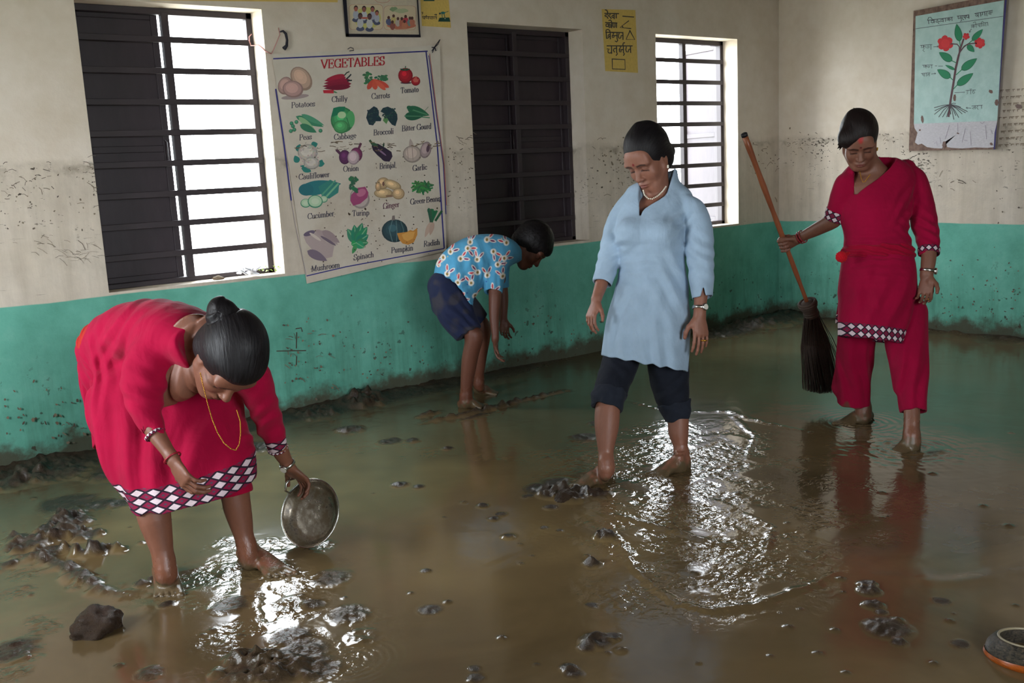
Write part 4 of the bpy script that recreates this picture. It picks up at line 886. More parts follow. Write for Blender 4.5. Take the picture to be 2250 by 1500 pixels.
# ---------------------------------------------------------------- paper notices
def notices():
    M_YEL = simple('yellow_paper', (218, 186, 100), .75, var=.05, scale=20)
    B = on_back
    root = thing('shape_poster', 'yellow paper with line, angle, triangle and rectangle words between window and corner', 'poster')
    sheet('paper', [(1322, 20), (1396, 22), (1402, 160), (1330, 156)], B, .003, M_YEL, root, 4, 6, thick=.001)
    F = lambda pts: [(1310+x/9.373, 10+y/9.375) for x, y in pts]
    words = [[[(175, 182), (465, 187)], [(185, 110), (215, 115), (235, 150), (235, 180)], [(230, 180), (232, 215), (200, 210), (180, 225), (190, 245), (218, 245), (245, 285)], [(285, 185), (290, 215), (255, 215), (250, 240), (280, 245), (310, 290)], [(370, 188), (370, 295)], [(370, 230), (335, 225), (320, 250), (340, 270), (370, 255)], [(412, 188), (412, 280)]],
             [[(190, 370), (430, 380)], [(265, 375), (268, 480)], [(265, 420), (225, 395), (200, 415), (205, 450), (235, 455), (265, 430)], [(265, 420), (300, 415), (305, 450), (290, 470)], [(318, 378), (318, 480)], [(258, 330), (290, 318), (312, 340), (318, 378)], [(345, 380), (345, 450), (365, 470), (385, 465), (388, 382)], [(418, 380), (418, 475)]],
             [[(195, 570), (555, 578)], [(205, 570), (215, 700)], [(200, 570), (205, 525), (240, 512), (275, 530), (286, 570)], [(290, 575), (290, 710)], [(290, 615), (255, 620), (242, 655)], [(290, 640), (235, 695)], [(330, 580), (362, 590), (345, 625), (330, 645), (340, 682), (366, 672), (370, 640), (335, 640)], [(365, 640), (430, 640)], [(430, 580), (430, 700), (442, 740), (420, 770), (392, 752)], [(550, 578), (552, 722)], [(550, 640), (512, 640), (510, 668), (495, 695), (465, 690), (455, 640), (472, 592)]],
             [[(220, 850), (745, 852)], [(315, 850), (318, 1010)], [(225, 915), (272, 915), (240, 950), (250, 992), (290, 1000), (318, 975)], [(420, 855), (420, 980), (436, 1020), (410, 1048)], [(420, 900), (370, 905), (355, 940), (375, 980)], [(588, 788), (560, 790), (550, 820), (555, 850)], [(475, 855), (512, 865), (490, 900), (475, 920), (482, 975), (510, 975), (520, 930), (480, 935)], [(518, 928), (562, 925)], [(560, 855), (560, 985), (582, 1020), (560, 1048)], [(705, 855), (710, 990)], [(705, 915), (668, 930), (660, 975), (625, 975), (610, 930), (620, 870)]]]
    for w in words:
        pr = Print(B, .003)
        for st in w: pr.stroke(F(st), 1.15, (58, 54, 52))
        pr.done('word_lettering', root, M_INK)
    for nm, sts in (('line_drawing', [[(545, 240), (775, 257)]]), ('angle_drawing', [[(670, 335), (490, 472), (715, 495)], [(535, 442), (552, 470)]]), ('triangle_drawing', [[(698, 535), (615, 715), (795, 722), (690, 532)]]), ('rectangle_drawing', [[(330, 1120), (590, 1135), (597, 1335), (335, 1325), (330, 1115)]])):
        pr = Print(B, .003)
        for st in sts: pr.stroke(F(st), 1.1, (58, 54, 52))
        pr.done(nm, root, M_INK)
    # yellow sheet beside the framed picture
    root = thing('notice_sheet', 'yellow paper with small green figure beside the framed picture', 'poster')
    sheet('paper', [(920, -60), (981, -60), (991, 61), (927, 57)], B, .003, M_YEL, root, 3, 5, thick=.001)
    G = lambda pts: [(740+x/8.333, y/8.333) for x, y in pts]
    pr = Print(B, .003)
    Print(B, .003).poly(G([(1590, -60), (1790, -60), (1788, 20), (1590, 20)]), (26, 74, 62)).done('printed_block', root)
    pr.poly(G([(1855, 395), (1880, 325), (2060, 320), (2080, 398)]), (26, 74, 62)).ell(*G([(1945, 235)])[0], 5, 2.8, (44, 120, 116)).ell(*G([(1888, 248)])[0], 2.1, 2.2, (34, 60, 60)).stroke(G([(1925, 250), (1932, 330)]), .7, (40, 100, 96)).stroke(G([(1965, 250), (1980, 325)]), .8, (40, 90, 80)).stroke(G([(1985, 225), (2040, 210)]), .6, (40, 90, 80)).ell(*G([(1982, 340)])[0], 1.2, 1.2, (210, 200, 180))
    pr.done('printed_figure', root)
    pr = Print(B, .003)
    for st in ([(1562, 300), (1832, 308)], [(1565, 322), (1590, 318), (1580, 345), (1600, 340)], [(1610, 305), (1612, 350)], [(1630, 308), (1640, 335), (1665, 330)], [(1680, 306), (1682, 350)], [(1700, 330), (1720, 325), (1725, 350)], [(1745, 308), (1748, 352)], [(1765, 330), (1785, 325), (1780, 348)], [(1820, 308), (1822, 352)], [(1635, 280), (1650, 300)], [(1785, 272), (1830, 270)], [(1812, 258), (1832, 270), (1814, 284)], [(1552, 225), (1575, 222), (1565, 260)]): pr.stroke(G(st), .75, (54, 50, 46))
    pr.done('word_lettering', root, M_INK)
    o = sheet('yellow_strip', [(326, -40), (742, -40), (742, 5), (330, 0.5)], B, .003, M_YEL, None, 4, 1, thick=.001)
    tag(o, 'yellow paper strip at the top above the left window', 'poster')
    # framed picture
    root = thing('framed_picture', 'dark framed print with two panels of pupils above the vegetable chart', 'picture')
    M_FR = simple('black_frame', (30, 30, 44), .4); M_PAP = simple('cream_print', (206, 194, 172), .5, var=.04)
    for nm, q in (('frame_side', [(748, -60), (757, -60), (767, 79), (760, 81)]), ('frame_side', [(912, -60), (915, -60), (924, 80), (921, 78)]), ('frame_rail', [(760, 74), (924, 76), (924.5, 82), (760, 81)])):
        sheet(nm, q, B, .022, M_FR, root, 2, 2, thick=.02)
    sheet('print', [(754, -60), (914, -60), (922, 77), (764, 75)], B, .010, M_PAP, root, 3, 3, thick=.006)
    pink = (190, 120, 110)
    def rrect(pr, x0, y0, x1, y1, r, fill):
        pts = []
        for (cx, cy, a0) in ((x1-r, y0+r, -90), (x1-r, y1-r, 0), (x0+r, y1-r, 90), (x0+r, y0+r, 180)):
            for i in range(6):
                a = math.radians(a0+18*i); pts.append((cx+r*math.cos(a), cy+r*math.sin(a)))
        pr.poly(G(pts), pink); c = np.mean(pts, axis=0); pr.poly(G([(c[0]+(x-c[0])*.985, c[1]+(y-c[1])*.98) for x, y in pts]), fill)
    pr = Print(B, .010); rrect(pr, 225, 80, 845, 545, 70, (214, 200, 168)); pr.ell(*G([(560, 330)])[0], 30, 24, (204, 200, 120))
    for (x, y, c, sk, sz) in ((350, 150, (176, 182, 196), (176, 104, 90), 1), (500, 160, (196, 200, 206), (150, 92, 84), 1.05), (655, 160, (170, 172, 190), (170, 104, 92), 1), (735, 230, (178, 182, 196), (176, 110, 96), .9), (430, 290, (196, 198, 204), (104, 70, 66), 1.1), (600, 300, (206, 206, 204), (100, 70, 70), 1.1)):
        pr.ell(*G([(x, y+215*sz)])[0], 8.2*sz, 5*sz, (84, 90, 116)).ell(*G([(x, y+120*sz)])[0], 6.4*sz, 10*sz, c).ell(*G([(x, y)])[0], 4.6*sz, 6.2*sz, (66, 46, 48)).ell(*G([(x, y+18)])[0], 3.9*sz, 5*sz, sk)
    pr.ell(*G([(510, 330)])[0], 8, 2.2, (190, 96, 80)).done('pupils_panel', root)
    pr = Print(B, .010); rrect(pr, 862, 105, 1450, 550, 70, (212, 196, 166)); pr.ell(*G([(1040, 170)])[0], 8, 5, (136, 160, 120), wob=.2).ell(*G([(1180, 200)])[0], 14, 5, (176, 186, 146), wob=.2).ell(*G([(1180, 470)])[0], 30, 8, (196, 118, 92), wob=.1)
    for (x, y, c) in ((950, 360, (90, 96, 130)), (1040, 330, (200, 184, 120)), (1120, 380, (190, 180, 170)), (1190, 380, (186, 110, 90)), (1260, 340, (196, 70, 84)), (1340, 370, (120, 150, 150)), (1380, 370, (190, 120, 96)), (1240, 430, (200, 130, 100)), (1020, 440, (150, 90, 80))):
        pr.ell(*G([(x, y+40)])[0], 6, 8, c, wob=.1, seed=x).ell(*G([(x, y-38)])[0], 3, 3.6, (96, 62, 56))
    pr.done('classroom_panel', root)
    pr = Print(B, .010); pr.stroke(G([(690, -5), (740, 35), (840, 55), (930, 38), (980, -5)]), .4, pink).done('printed_arc', root)
notices()

# ---------------------------------------------------------------- plant diagram on its board
def plant_poster():
    root = thing('plant_poster', 'peeling board poster of a labelled flowering plant on the right wall', 'poster')
    Rr = on_right; K = 4.286; F = lambda pts: [(1960+x/K, y/K) for x, y in pts]
    t = NT('weathered_board'); n = t.noise(18, 5, .7); t.set(base=t.ramp(n, [(.35, L4((96, 74, 64))), (.65, L4((138, 112, 98)))]), rough=.85); t.bump(n, .002)
    sheet('board', F([(203, 104), (1085, -68), (968, 1406), (158, 1420)]), Rr, .034, t.m, root, 4, 6, thick=.03)
    sheet('board_edge', F([(1068, -66), (1086, -69), (969, 1407), (955, 1404)]), Rr, .0355, simple('blue_edge', (56, 48, 112), .6), root, 1, 6, thick=.032)
    t = NT('blue_paper'); n = t.noise(9, 4, .6); t.set(base=t.ramp(n, [(.3, L4((164, 196, 190))), (.7, L4((182, 210, 204)))]), rough=.6); t.bump(t.noise(5, 4, .6), .015, .5)
    sheet('paper', F([(222, 152), (1056, 2), (992, 1136), (206, 1166)]), Rr, .0365, t.m, root, 8, 10, thick=.002)
    rn = random.Random(2)
    edge = [(206, 1166), (992, 1136), (966, 1250), (958, 1385), (900, 1392), (780, 1388), (660, 1398), (560, 1392), (520, 1385), (505, 1330), (490, 1340), (470, 1398), (400, 1395), (330, 1385), (280, 1352), (245, 1362), (215, 1340), (240, 1250), (212, 1205)]
    m = MB(); P = [Rr(*q, .0362) for q in F(edge)]; Q = [Rr(*q, .0345) for q in F(edge)]; n_ = len(P)
    cc = Rr(*F([(600, 1270)])[0], .0362)
    m.add(P+Q+[cc], [(2*n_, i, (i+1) % n_) for i in range(n_)]+[((i+1) % n_, i, n_+i, n_+(i+1) % n_) for i in range(n_)])
    put('torn_paper', m.mesh('torn_paper', simple('white_paper', (198, 194, 198), .7, var=.06, bump=.001)), root)
    ink = (62, 58, 66); O = .0368
    lines = {'title': [[(335, 192), (572, 162)], [(342, 190), (347, 226)], [(335, 190), (345, 164), (365, 163), (380, 184)], [(395, 182), (398, 216)], [(395, 190), (370, 195), (368, 212), (385, 215), (397, 200)], [(425, 180), (430, 195), (412, 198), (415, 211), (430, 208), (442, 222)], [(432, 200), (455, 204)], [(480, 173), (483, 206)], [(480, 182), (460, 185), (460, 200), (478, 198)], [(502, 171), (505, 203)], [(535, 166), (538, 197)], [(535, 178), (518, 178), (515, 192), (535, 185)], [(535, 178), (550, 178), (550, 190)], [(562, 163), (566, 196)],
                       [(612, 153), (724, 140)], [(622, 153), (623, 176), (633, 178), (636, 168), (650, 168)], [(649, 149), (651, 184), (658, 195), (642, 200)], [(668, 148), (669, 163), (658, 166), (664, 178), (676, 186)], [(688, 146), (691, 180)], [(688, 158), (676, 160), (688, 168)], [(703, 144), (700, 162), (714, 166), (720, 158)], [(721, 141), (724, 174)],
                       [(778, 128), (947, 98)], [(783, 128), (797, 134), (785, 148), (797, 154), (808, 142)], [(808, 123), (813, 160)], [(833, 119), (836, 154)], [(853, 116), (852, 138), (845, 142)], [(872, 112), (875, 147)], [(893, 108), (894, 120), (882, 124), (897, 131), (886, 140), (898, 148)], [(922, 103), (923, 118), (909, 121), (914, 130), (934, 134)], [(924, 122), (944, 116), (940, 106)]],
             'bud_word': [[(745, 237), (902, 210)], [(767, 233), (770, 264)], [(767, 245), (749, 245), (746, 257), (767, 252)], [(767, 243), (780, 243), (780, 254)], [(791, 229), (794, 259)], [(764, 214), (784, 205), (791, 229)], [(812, 226), (810, 243), (826, 244)], [(826, 223), (829, 256)], [(842, 221), (844, 251)], [(840, 220), (850, 199), (868, 215)], [(872, 232), (856, 228), (852, 242), (872, 240)], [(882, 214), (885, 246)], [(901, 210), (904, 242)], [(748, 272), (735, 290), (730, 305)], [(728, 290), (730, 305), (742, 298)]],
             'flower_word': [[(265, 427), (378, 420)], [(282, 426), (276, 450), (292, 450), (299, 426)], [(299, 424), (301, 462), (290, 474), (305, 486)], [(300, 440), (318, 435), (320, 452)], [(352, 438), (334, 434), (330, 454), (352, 446)], [(366, 421), (367, 466)], [(390, 441), (436, 438)], [(424, 430), (436, 438), (425, 446)]],
             'fruit_word': [[(285, 614), (384, 610)], [(302, 613), (298, 632), (311, 632), (319, 612)], [(320, 612), (321, 642)], [(321, 624), (334, 622), (334, 634)], [(356, 624), (342, 622), (340, 637), (357, 631)], [(373, 611), (374, 642)], [(405, 621), (424, 621)], [(436, 622), (478, 622)]],
             'leaf_word': [[(275, 692), (358, 686)], [(286, 691), (285, 706), (302, 706)], [(303, 690), (303, 720)], [(322, 689), (322, 718)], [(351, 687), (351, 717)], [(351, 698), (336, 701), (336, 713)], [(370, 696), (412, 692)], [(402, 685), (412, 692), (403, 699)]],
             'stem_word': [[(590, 873), (687, 867)], [(695, 851), (788, 847)], [(713, 850), (715, 861), (700, 865), (715, 874), (704, 886)], [(741, 849), (741, 886)], [(733, 836), (741, 842), (750, 835)], [(771, 848), (758, 864), (764, 882), (780, 874), (772, 862)]],
             'root_word': [[(750, 998), (852, 990)], [(782, 996), (783, 1026)], [(782, 1010), (766, 1010), (756, 1022), (770, 1026)], [(805, 994), (806, 1008), (794, 1012), (812, 1030)], [(842, 991), (844, 1022)], [(745, 1018), (698, 1015)], [(708, 1008), (698, 1015), (710, 1022)]]}
    for k, sts in lines.items():
        pr = Print(Rr, O)
        for st in sts: pr.stroke(F(st), .68 if k == 'title' else .52, ink)
        pr.done('handwritten_'+k, root, M_INK)
    pr = Print(Rr, O); pr.stroke(F([(222, 271), (1048, 153)]), .5, ink).done('ruled_line', root, M_INK)
    green = (22, 132, 88); dk = (92, 58, 66)
    pr = Print(Rr, O)
    pr.stroke(F([(532, 1096), (542, 1020), (552, 940), (575, 800), (600, 640), (628, 520)]), 2.3, dk).stroke(F([(628, 520), (650, 440), (674, 368)]), 1.9, dk).stroke(F([(633, 520), (634, 440), (612, 416), (548, 412)]), 1.3, dk).stroke(F([(640, 490), (680, 435), (720, 412), (795, 407)]), 1.3, dk).done('drawn_stem', root, M_INK)
    pr = Print(Rr, O)
    for e in ((398, 1014), (403, 1042), (400, 1076), (440, 1102), (476, 1102), (514, 1102), (582, 1124), (552, 1075), (600, 1088), (628, 1106), (660, 1072), (692, 1062), (710, 1050), (648, 1010), (600, 974)): pr.stroke(F([(545, 985), ((545+e[0])/2+rn.uniform(-8, 8), (985+e[1])/2-8), e]), .7, (70, 62, 66))
    pr.done('drawn_roots', root, M_INK)
    for tip, base, w in (((608, 225), (637, 392), 36), ((856, 274), (752, 384), 28), ((776, 489), (708, 424), 28), ((442, 492), (568, 574), 38), ((801, 549), (652, 660), 38), ((766, 688), (610, 804), 38), ((425, 654), (552, 732), 38), ((500, 612), (592, 656), 15)):
        pr = Print(Rr, O); pr.leaf(F([tip])[0], F([base])[0], w/K, (20, 96, 66)); pr.leaf(F([(tip[0]*.97+base[0]*.03, tip[1]*.97+base[1]*.03)])[0], F([(base[0]*.96+tip[0]*.04, base[1]*.96+tip[1]*.04)])[0], w*.86/K, green); pr.done('drawn_leaf', root, M_INK)
    for a, b in (((568, 574), (606, 592)), ((652, 660), (604, 704)), ((610, 804), (575, 842)), ((552, 732), (572, 752)), ((752, 384), (664, 455)), ((637, 392), (645, 440)), ((592, 656), (600, 660))): Print(Rr, O).stroke(F([a, b]), .9, green).done('drawn_stalk', root, M_INK)
    for (x, y, r, n_) in ((502, 408, 62, 6), (698, 342, 28, 5), (826, 406, 42, 6)):
        pr = Print(Rr, O)
        for k in range(n_): a = 2*math.pi*k/n_+.4; pr.ell(*F([(x+r*.72*math.cos(a), y+r*.72*math.sin(a))])[0], r*.50/K, r*.50/K, (206, 36, 44), wob=.06, seed=k)
        pr.ell(*F([(x, y)])[0], r*.66/K, r*.66/K, (216, 44, 50)).done('drawn_flower', root, M_INK)
    pr = Print(Rr, O)
    for (x, y, rx, ry, rot) in ((590, 920, 14, 34, 0), (285, 1125, 12, 36, -8), (930, 862, 20, 16, 30), (985, 965, 18, 32, 0), (490, 1360, 16, 32, 10), (262, 1225, 10, 8, 0), (620, 1255, 14, 6, 20), (935, 1355, 14, 12, 40)): Print(Rr, O).ell(*F([(x, y)])[0], rx/K, ry/K, (112, 84, 74), rot, wob=.15, seed=x).done('peeled_patch', root)
    for st in ([(620, 1160), (620, 1250)], [(540, 1180), (500, 1310)], [(690, 1210), (660, 1340)], [(735, 1240), (745, 1370)], [(880, 1180), (890, 1310)], [(400, 1350), (420, 1330), (425, 1370)], [(450, 1290), (460, 1350)], [(680, 1320), (710, 1325)], [(930, 1220), (945, 1260)], [(830, 1150), (850, 1165), (870, 1145)]): pr.stroke(F(st), .45, (150, 140, 152))
    tag(pr.done('faint_scratches', root), kind='stuff')
plant_poster()

# ---------------------------------------------------------------- mud, straw and scrawl dried onto the walls
def wall_marks():
    rn = random.Random(31); WB = bpy.data.objects['wall_back']; WR = bpy.data.objects['wall_right']
    dk = [(104, 92, 76), (116, 102, 84), (84, 74, 62), (128, 114, 94)]
    def marks(parent, plane, boxes, name):
        pr = Print(plane, .0004)
        for (u0, v0, u1, v1, n, L, w, kind) in boxes:
            for i in range(n):
                u = rn.uniform(u0, u1); v = rn.gauss((v0+v1)/2, (v1-v0)/4)
                if kind == 'line':
                    a = rn.gauss(0, .45); l = rn.uniform(.3, 1)*L; pr.stroke([(u, v), (u+l*.5*math.cos(a), v+l*.5*math.sin(a)+rn.uniform(-2, 2)), (u+l*math.cos(a+.2), v+l*math.sin(a+.2))], rn.uniform(.5, 1)*w, rn.choice(dk))
                else: pr.ell(u, v, rn.uniform(.4, 1)*L, rn.uniform(.4, 1)*L*.8, rn.choice(dk), rn.uniform(0, 180), n=9, wob=.35, seed=i)
        tag(put(name, pr.m.mesh(name, M_INK), parent), kind='stuff')
    marks(WB, on_back, [(0, 350, 215, 450, 34, 20, .8, 'line'), (0, 380, 215, 520, 26, 3.2, 0, 'dot'), (20, 500, 200, 590, 14, 26, .6, 'line'), (120, 520, 215, 580, 26, 30, .35, 'line'), (985, 290, 1040, 330, 14, 12, .8, 'line'), (985, 300, 1045, 440, 40, 2.2, 0, 'dot'),
                        (1300, 300, 1400, 420, 46, 2.6, 0, 'dot'), (1300, 295, 1400, 330, 12, 10, .7, 'line'), (1310, 420, 1380, 500, 10, 16, .8, 'line'), (1640, 290, 1710, 420, 14, 12, .8, 'line'), (1650, 300, 1710, 380, 10, 2.2, 0, 'dot'),
                        (615, 705, 760, 880, 46, 3.2, 0, 'dot'), (620, 700, 760, 860, 12, 22, .8, 'line'), (760, 700, 960, 850, 26, 2.4, 0, 'dot'), (0, 820, 200, 1000, 40, 4.6, 0, 'dot'), (130, 920, 210, 975, 12, 10, 1.4, 'line'), (1130, 650, 1300, 780, 16, 2.2, 0, 'dot')], 'dried_mud_marks')
    pr = Print(on_back, .0005)
    for st in ([(608, 771), (672, 770)], [(652, 730), (651, 765)], [(652, 782), (651, 802)], [(650, 722), (662, 720), (664, 728)]): pr.stroke(st, 1.1, (70, 58, 46))
    tag(put('scrawled_cross', pr.m.mesh('scrawled_cross', M_INK), WB), kind='stuff')
    marks(WR, on_right, [(1725, 290, 1800, 345, 20, 10, .7, 'line'), (1725, 280, 1990, 330, 26, 2.2, 0, 'dot'), (1900, 280, 1990, 330, 14, 9, .7, 'line'), (2060, 370, 2150, 420, 8, 18, .9, 'line'), (2070, 560, 2240, 740, 50, 2.6, 0, 'dot'), (2180, 400, 2250, 480, 8, 2.5, 0, 'dot')], 'dried_mud_marks')
    pr = Print(on_right, .0005)
    for r in range(9):                      # faded lines of handwriting beside the poster
        u = 2200+rn.uniform(-6, 4)
        while u < 2256:
            l = rn.uniform(5, 12); v = 198+r*15+(u-2200)*-.06; pr.stroke([(u, v), (u+l, v-.5)], .7, (126, 108, 84))
            for k in range(int(l/3)): pr.stroke([(u+k*3+1, v), (u+k*3+rn.uniform(0, 2), v+rn.uniform(3, 5))], .6, (122, 104, 82))
            u += l+rn.uniform(2, 6)
    pr.ell(2238, 234, 7, 5, (120, 98, 90), 20, wob=.2)
    tag(put('faded_handwriting', pr.m.mesh('faded_handwriting', M_INK), WR), kind='stuff')
wall_marks()

# ================================================================ people
def skin_material(name, tone):
    t = NT(name); c = t.attr('Col'); n = t.noise(60, 4, .6); n2 = t.noise(9, 3)
    f = t.math('ADD', t.math('MULTIPLY', n, .22), t.math('ADD', t.math('MULTIPLY', n2, .25), .77))
    wet = t.attr('wet', 'Fac')
    t.set(base=t.mix(1.0, c, f, 'MULTIPLY'), rough=t.math('SUBTRACT', .52, t.math('MULTIPLY', wet, .40)))
    t.bump(t.math('ADD', n, t.math('MULTIPLY', t.math('MULTIPLY', wet, t.noise(90, 4, .7)), 2.0)), .0015, .6)
    return t.m
def cloth_material(name, rough=.85, weave=900, var=.10, sheen=.05):
    t = NT(name); c = t.attr('Col'); p = t.pos(); n = t.noise(14, 4, .6, p); w = t.noise(weave, 2, .5, p)
    f = t.ramp(n, [(.3, 1-var), (.7, 1+var*.4)])
    t.set(base=t.mix(1.0, c, f, 'MULTIPLY'), rough=rough, spec=.12, sheen=sheen)
    wr = t.noise(1.0, 3, .55, t.scaled(p, 9, 9, 5), 1.2)
    t.bump(t.math('ADD', t.math('MULTIPLY', w, .06), t.math('ADD', t.math('MULTIPLY', n, .5), t.math('MULTIPLY', wr, 1.2))), .010, .55)
    return t.m
def hair_material(name, rgb):
    t = NT(name); p = t.attr('strand', 'Vector')
    s = t.noise(1.0, 4, .6, p)
    t.set(base=t.ramp(s, [(.3, tuple(x*.5 for x in L4(rgb)[:3])+(1,)), (.7, L4(rgb))]), rough=t.ramp(s, [(.3, .42), (.7, .62)]), spec=.28)
    t.bump(s, .004, .7)
    return t.m
M_SKIN = skin_material('brown_skin', 0)
M_CLOTH = cloth_material('woven_cotton')
M_HAIR = hair_material('black_hair', (24, 20, 22))
M_GOLD = simple('gold', (212, 160, 62), .3, 1.0, var=.05)
M_CHROME = simple('steel_watch', (200, 198, 192), .25, 1.0, var=.05)
M_PEARL = simple('pearl', (236, 226, 206), .25, var=.03)
M_REDTHREAD = simple('red_bangle', (150, 24, 40), .45)
MUD = lin((96, 80, 58))

class Head:
    """a head with its own axes: x to the person's left, y forward, z up; s scales it"""
    def __init__(s, c, psi, theta, roll=0.0, sc=1.0):
        ps, th = math.radians(psi), math.radians(theta)
        fh = -math.sin(ps)*VR-math.cos(ps)*VF                       # psi > 0 turns to picture left
        s.y = math.cos(th)*fh-math.sin(th)*VU; s.z = math.cos(th)*VU+math.sin(th)*fh
        s.x = np.cross(s.z, s.y)*-1.0
        s.x = np.cross(s.y, s.z)
        if roll:
            a = math.radians(roll); s.x, s.z = math.cos(a)*s.x+math.sin(a)*s.z, -math.sin(a)*s.x+math.cos(a)*s.z
        s.c = np.asarray(c, float); s.s = sc; s.A = np.array([s.x, s.y, s.z])
    def p(s, x, y, z): return s.c+s.s*(x*s.x+y*s.y+z*s.z)
    def loc(s, V): return ((V-s.c) @ s.A.T)/s.s
    def build(s, v, ears=True, k=1.0):
        q = s.s
        E = lambda x, y, z, a, b, c, k=.02, op='add': v.ell(s.p(x, y, z), (a*q, b*q, c*q), s.A, k*q, op)
        def T(pts, k=.015, op='add', sub=3):
            sec = []
            for (x, y, z, a, b) in pts: sec.append((s.p(x, y, z), s.x, a*q, s.y, b*q))
            v.tube(sec, k*q, sub, op=op)
        E(0, -.014, .034, .074, .094, .088)
        E(0, .026, -.03, .060, .066, .082, .03)
        E(0, .060, -.098, .026, .024, .020, .035)                   # chin
        for m in (-1, 1):
            v.cone(s.p(m*.056, .004, -.05), s.p(m*.022, .062, -.098), .020*q, .016*q, .03*q)   # jaw
            E(m*.038, .058, -.032, .024, .024, .024, .025)          # cheek
            E(m*.028, .080, .020, .026, .012, .009, .014)           # brow
        E(0, .070, .045, .05, .022, .03, .03)                       # forehead
        for m in (-1, 1):
            E(m*.031, .096, .001, .018, .013, .010, .010, 'sub')
            E(m*.031, .077, -.001, .0155, .0125, .0115, .004)       # lidded eye
        v.cone(s.p(0, .084, .012), s.p(0, .106, -.034), .0075*q, .0115*q, .010*q)
        E(0, .106, -.037, .011, .011, .009, .006)
        for m in (-1, 1): E(m*.0125, .096, -.040, .008, .010, .007, .006)
        E(0, .084, -.066, .024, .014, .012, .012)
        E(0, .0935, -.0655, .020, .0075, .0048, .004)
        E(0, .0925, -.0755, .017, .0080, .0055, .004)
        E(0, .101, -.0705, .022, .012, .0014, .003, 'sub')
        if ears:
            for m in (-1, 1):
                E(m*.073, -.004, -.006, .009, .019, .031, .008)
                E(m*.082, .002, -.004, .006, .011, .019, .005, 'sub')
    def paint(s, V, C, bindi=None, brow=(34, 22, 18), lip=(120, 58, 50), tika=None):
        q = s.loc(V); x, y, z = q[:, 0], q[:, 1], q[:, 2]; ax = np.abs(x); front = y > .03
        def blend(m, rgb, a=1.0):
            m = (np.clip(m, 0, 1)*front*a)[:, None]; C[:] = C*(1-m)+lin(rgb)*m
        near = (np.abs(q) < .16).all(1)
        front = front & near
        arch = .0225-.35*np.maximum(ax-.036, 0)-.18*np.maximum(.03-ax, 0)
        blend(1.4-np.abs(z-arch)/.0035*(1) if False else (1.5-np.abs(z-arch)/.0034)*(ax > .011)*(ax < .052), brow, .95)
        blend((1.5-np.abs(z+.0065+.35*np.maximum(ax-.03, 0)**1)/.0026)*(np.abs(ax-.031) < .0165), (22, 15, 14), .95)   # lowered lashes
        blend((1.3-np.sqrt(((ax-.031)/.020)**2+((z-.003)/.013)**2))*1.2, (78, 46, 38), .35)
        blend(1.6-np.sqrt((x/.021)**2+((z+.0705)/.0105)**2)*1.3, lip, .8)
        if bindi: blend(2.2-np.sqrt(x**2+(z-.030)**2)/.0032, bindi)
        if tika: blend(2-np.sqrt((x/.008)**2+((z-.072)/.014)**2), tika, .9)
def hair_cap(v, H, grow=.012, front=(.092, .066), slope=(.80, -.60), nape=-.085, vol=(0, 0, 0), fr=0.0):
    """hair that covers the skull behind the hair line"""
    q = H.s
    v.ell(H.p(0, -.016+vol[1], .036+vol[2]), ((.074+grow)*q, (.094+grow)*q, (.088+grow)*q), H.A, .01)
    v.ell(H.p(0, -.045, -.03), ((.066+grow*.7)*q, (.055+grow*.6)*q, (.06)*q), H.A, .04)
    if fr: v.ell(H.p(0, .030, front[1]+.016), (.070*q, (.066+fr)*q, .046*q), H.A, .02)
    n = nrm(slope[0]*H.y+slope[1]*H.z)
    v.cut(H.p(0, .092, front[1]-.040), n)
    v.ell(H.p(0, .118, front[1]-.088), (.074*q, .078*q, .090*q), H.A, .004, 'sub')      # the hair line arches over the brow
    v.cut(H.p(0, 0, nape), -H.z)
def strands(V, H, f=(140, 18, 140), ax=None):
    """coordinates that run along the combed hair, for the strand texture"""
    q = H.loc(V); a = np.arctan2(q[:, 0], q[:, 2]+.03); r = np.linalg.norm(q, axis=1)
    return np.stack([a*f[0]*.16, q[:, 1]*f[1], r*f[2]*.5], 1)
def finish_hair(name, v, H, mat, parent, label=None, f=(140, 18, 140)):
    V, Q = v.surf()
    me = qmesh(name, V, Q, mat, relax=2)
    co = np.zeros(len(me.vertices)*3, np.float32); me.vertices.foreach_get('co', co); V = co.reshape(-1, 3)
    at = me.attributes.new('strand', 'FLOAT_VECTOR', 'POINT'); at.data.foreach_set('vector', strands(V, H, f).astype(np.float32).ravel())
    return put(name, me, parent, label)

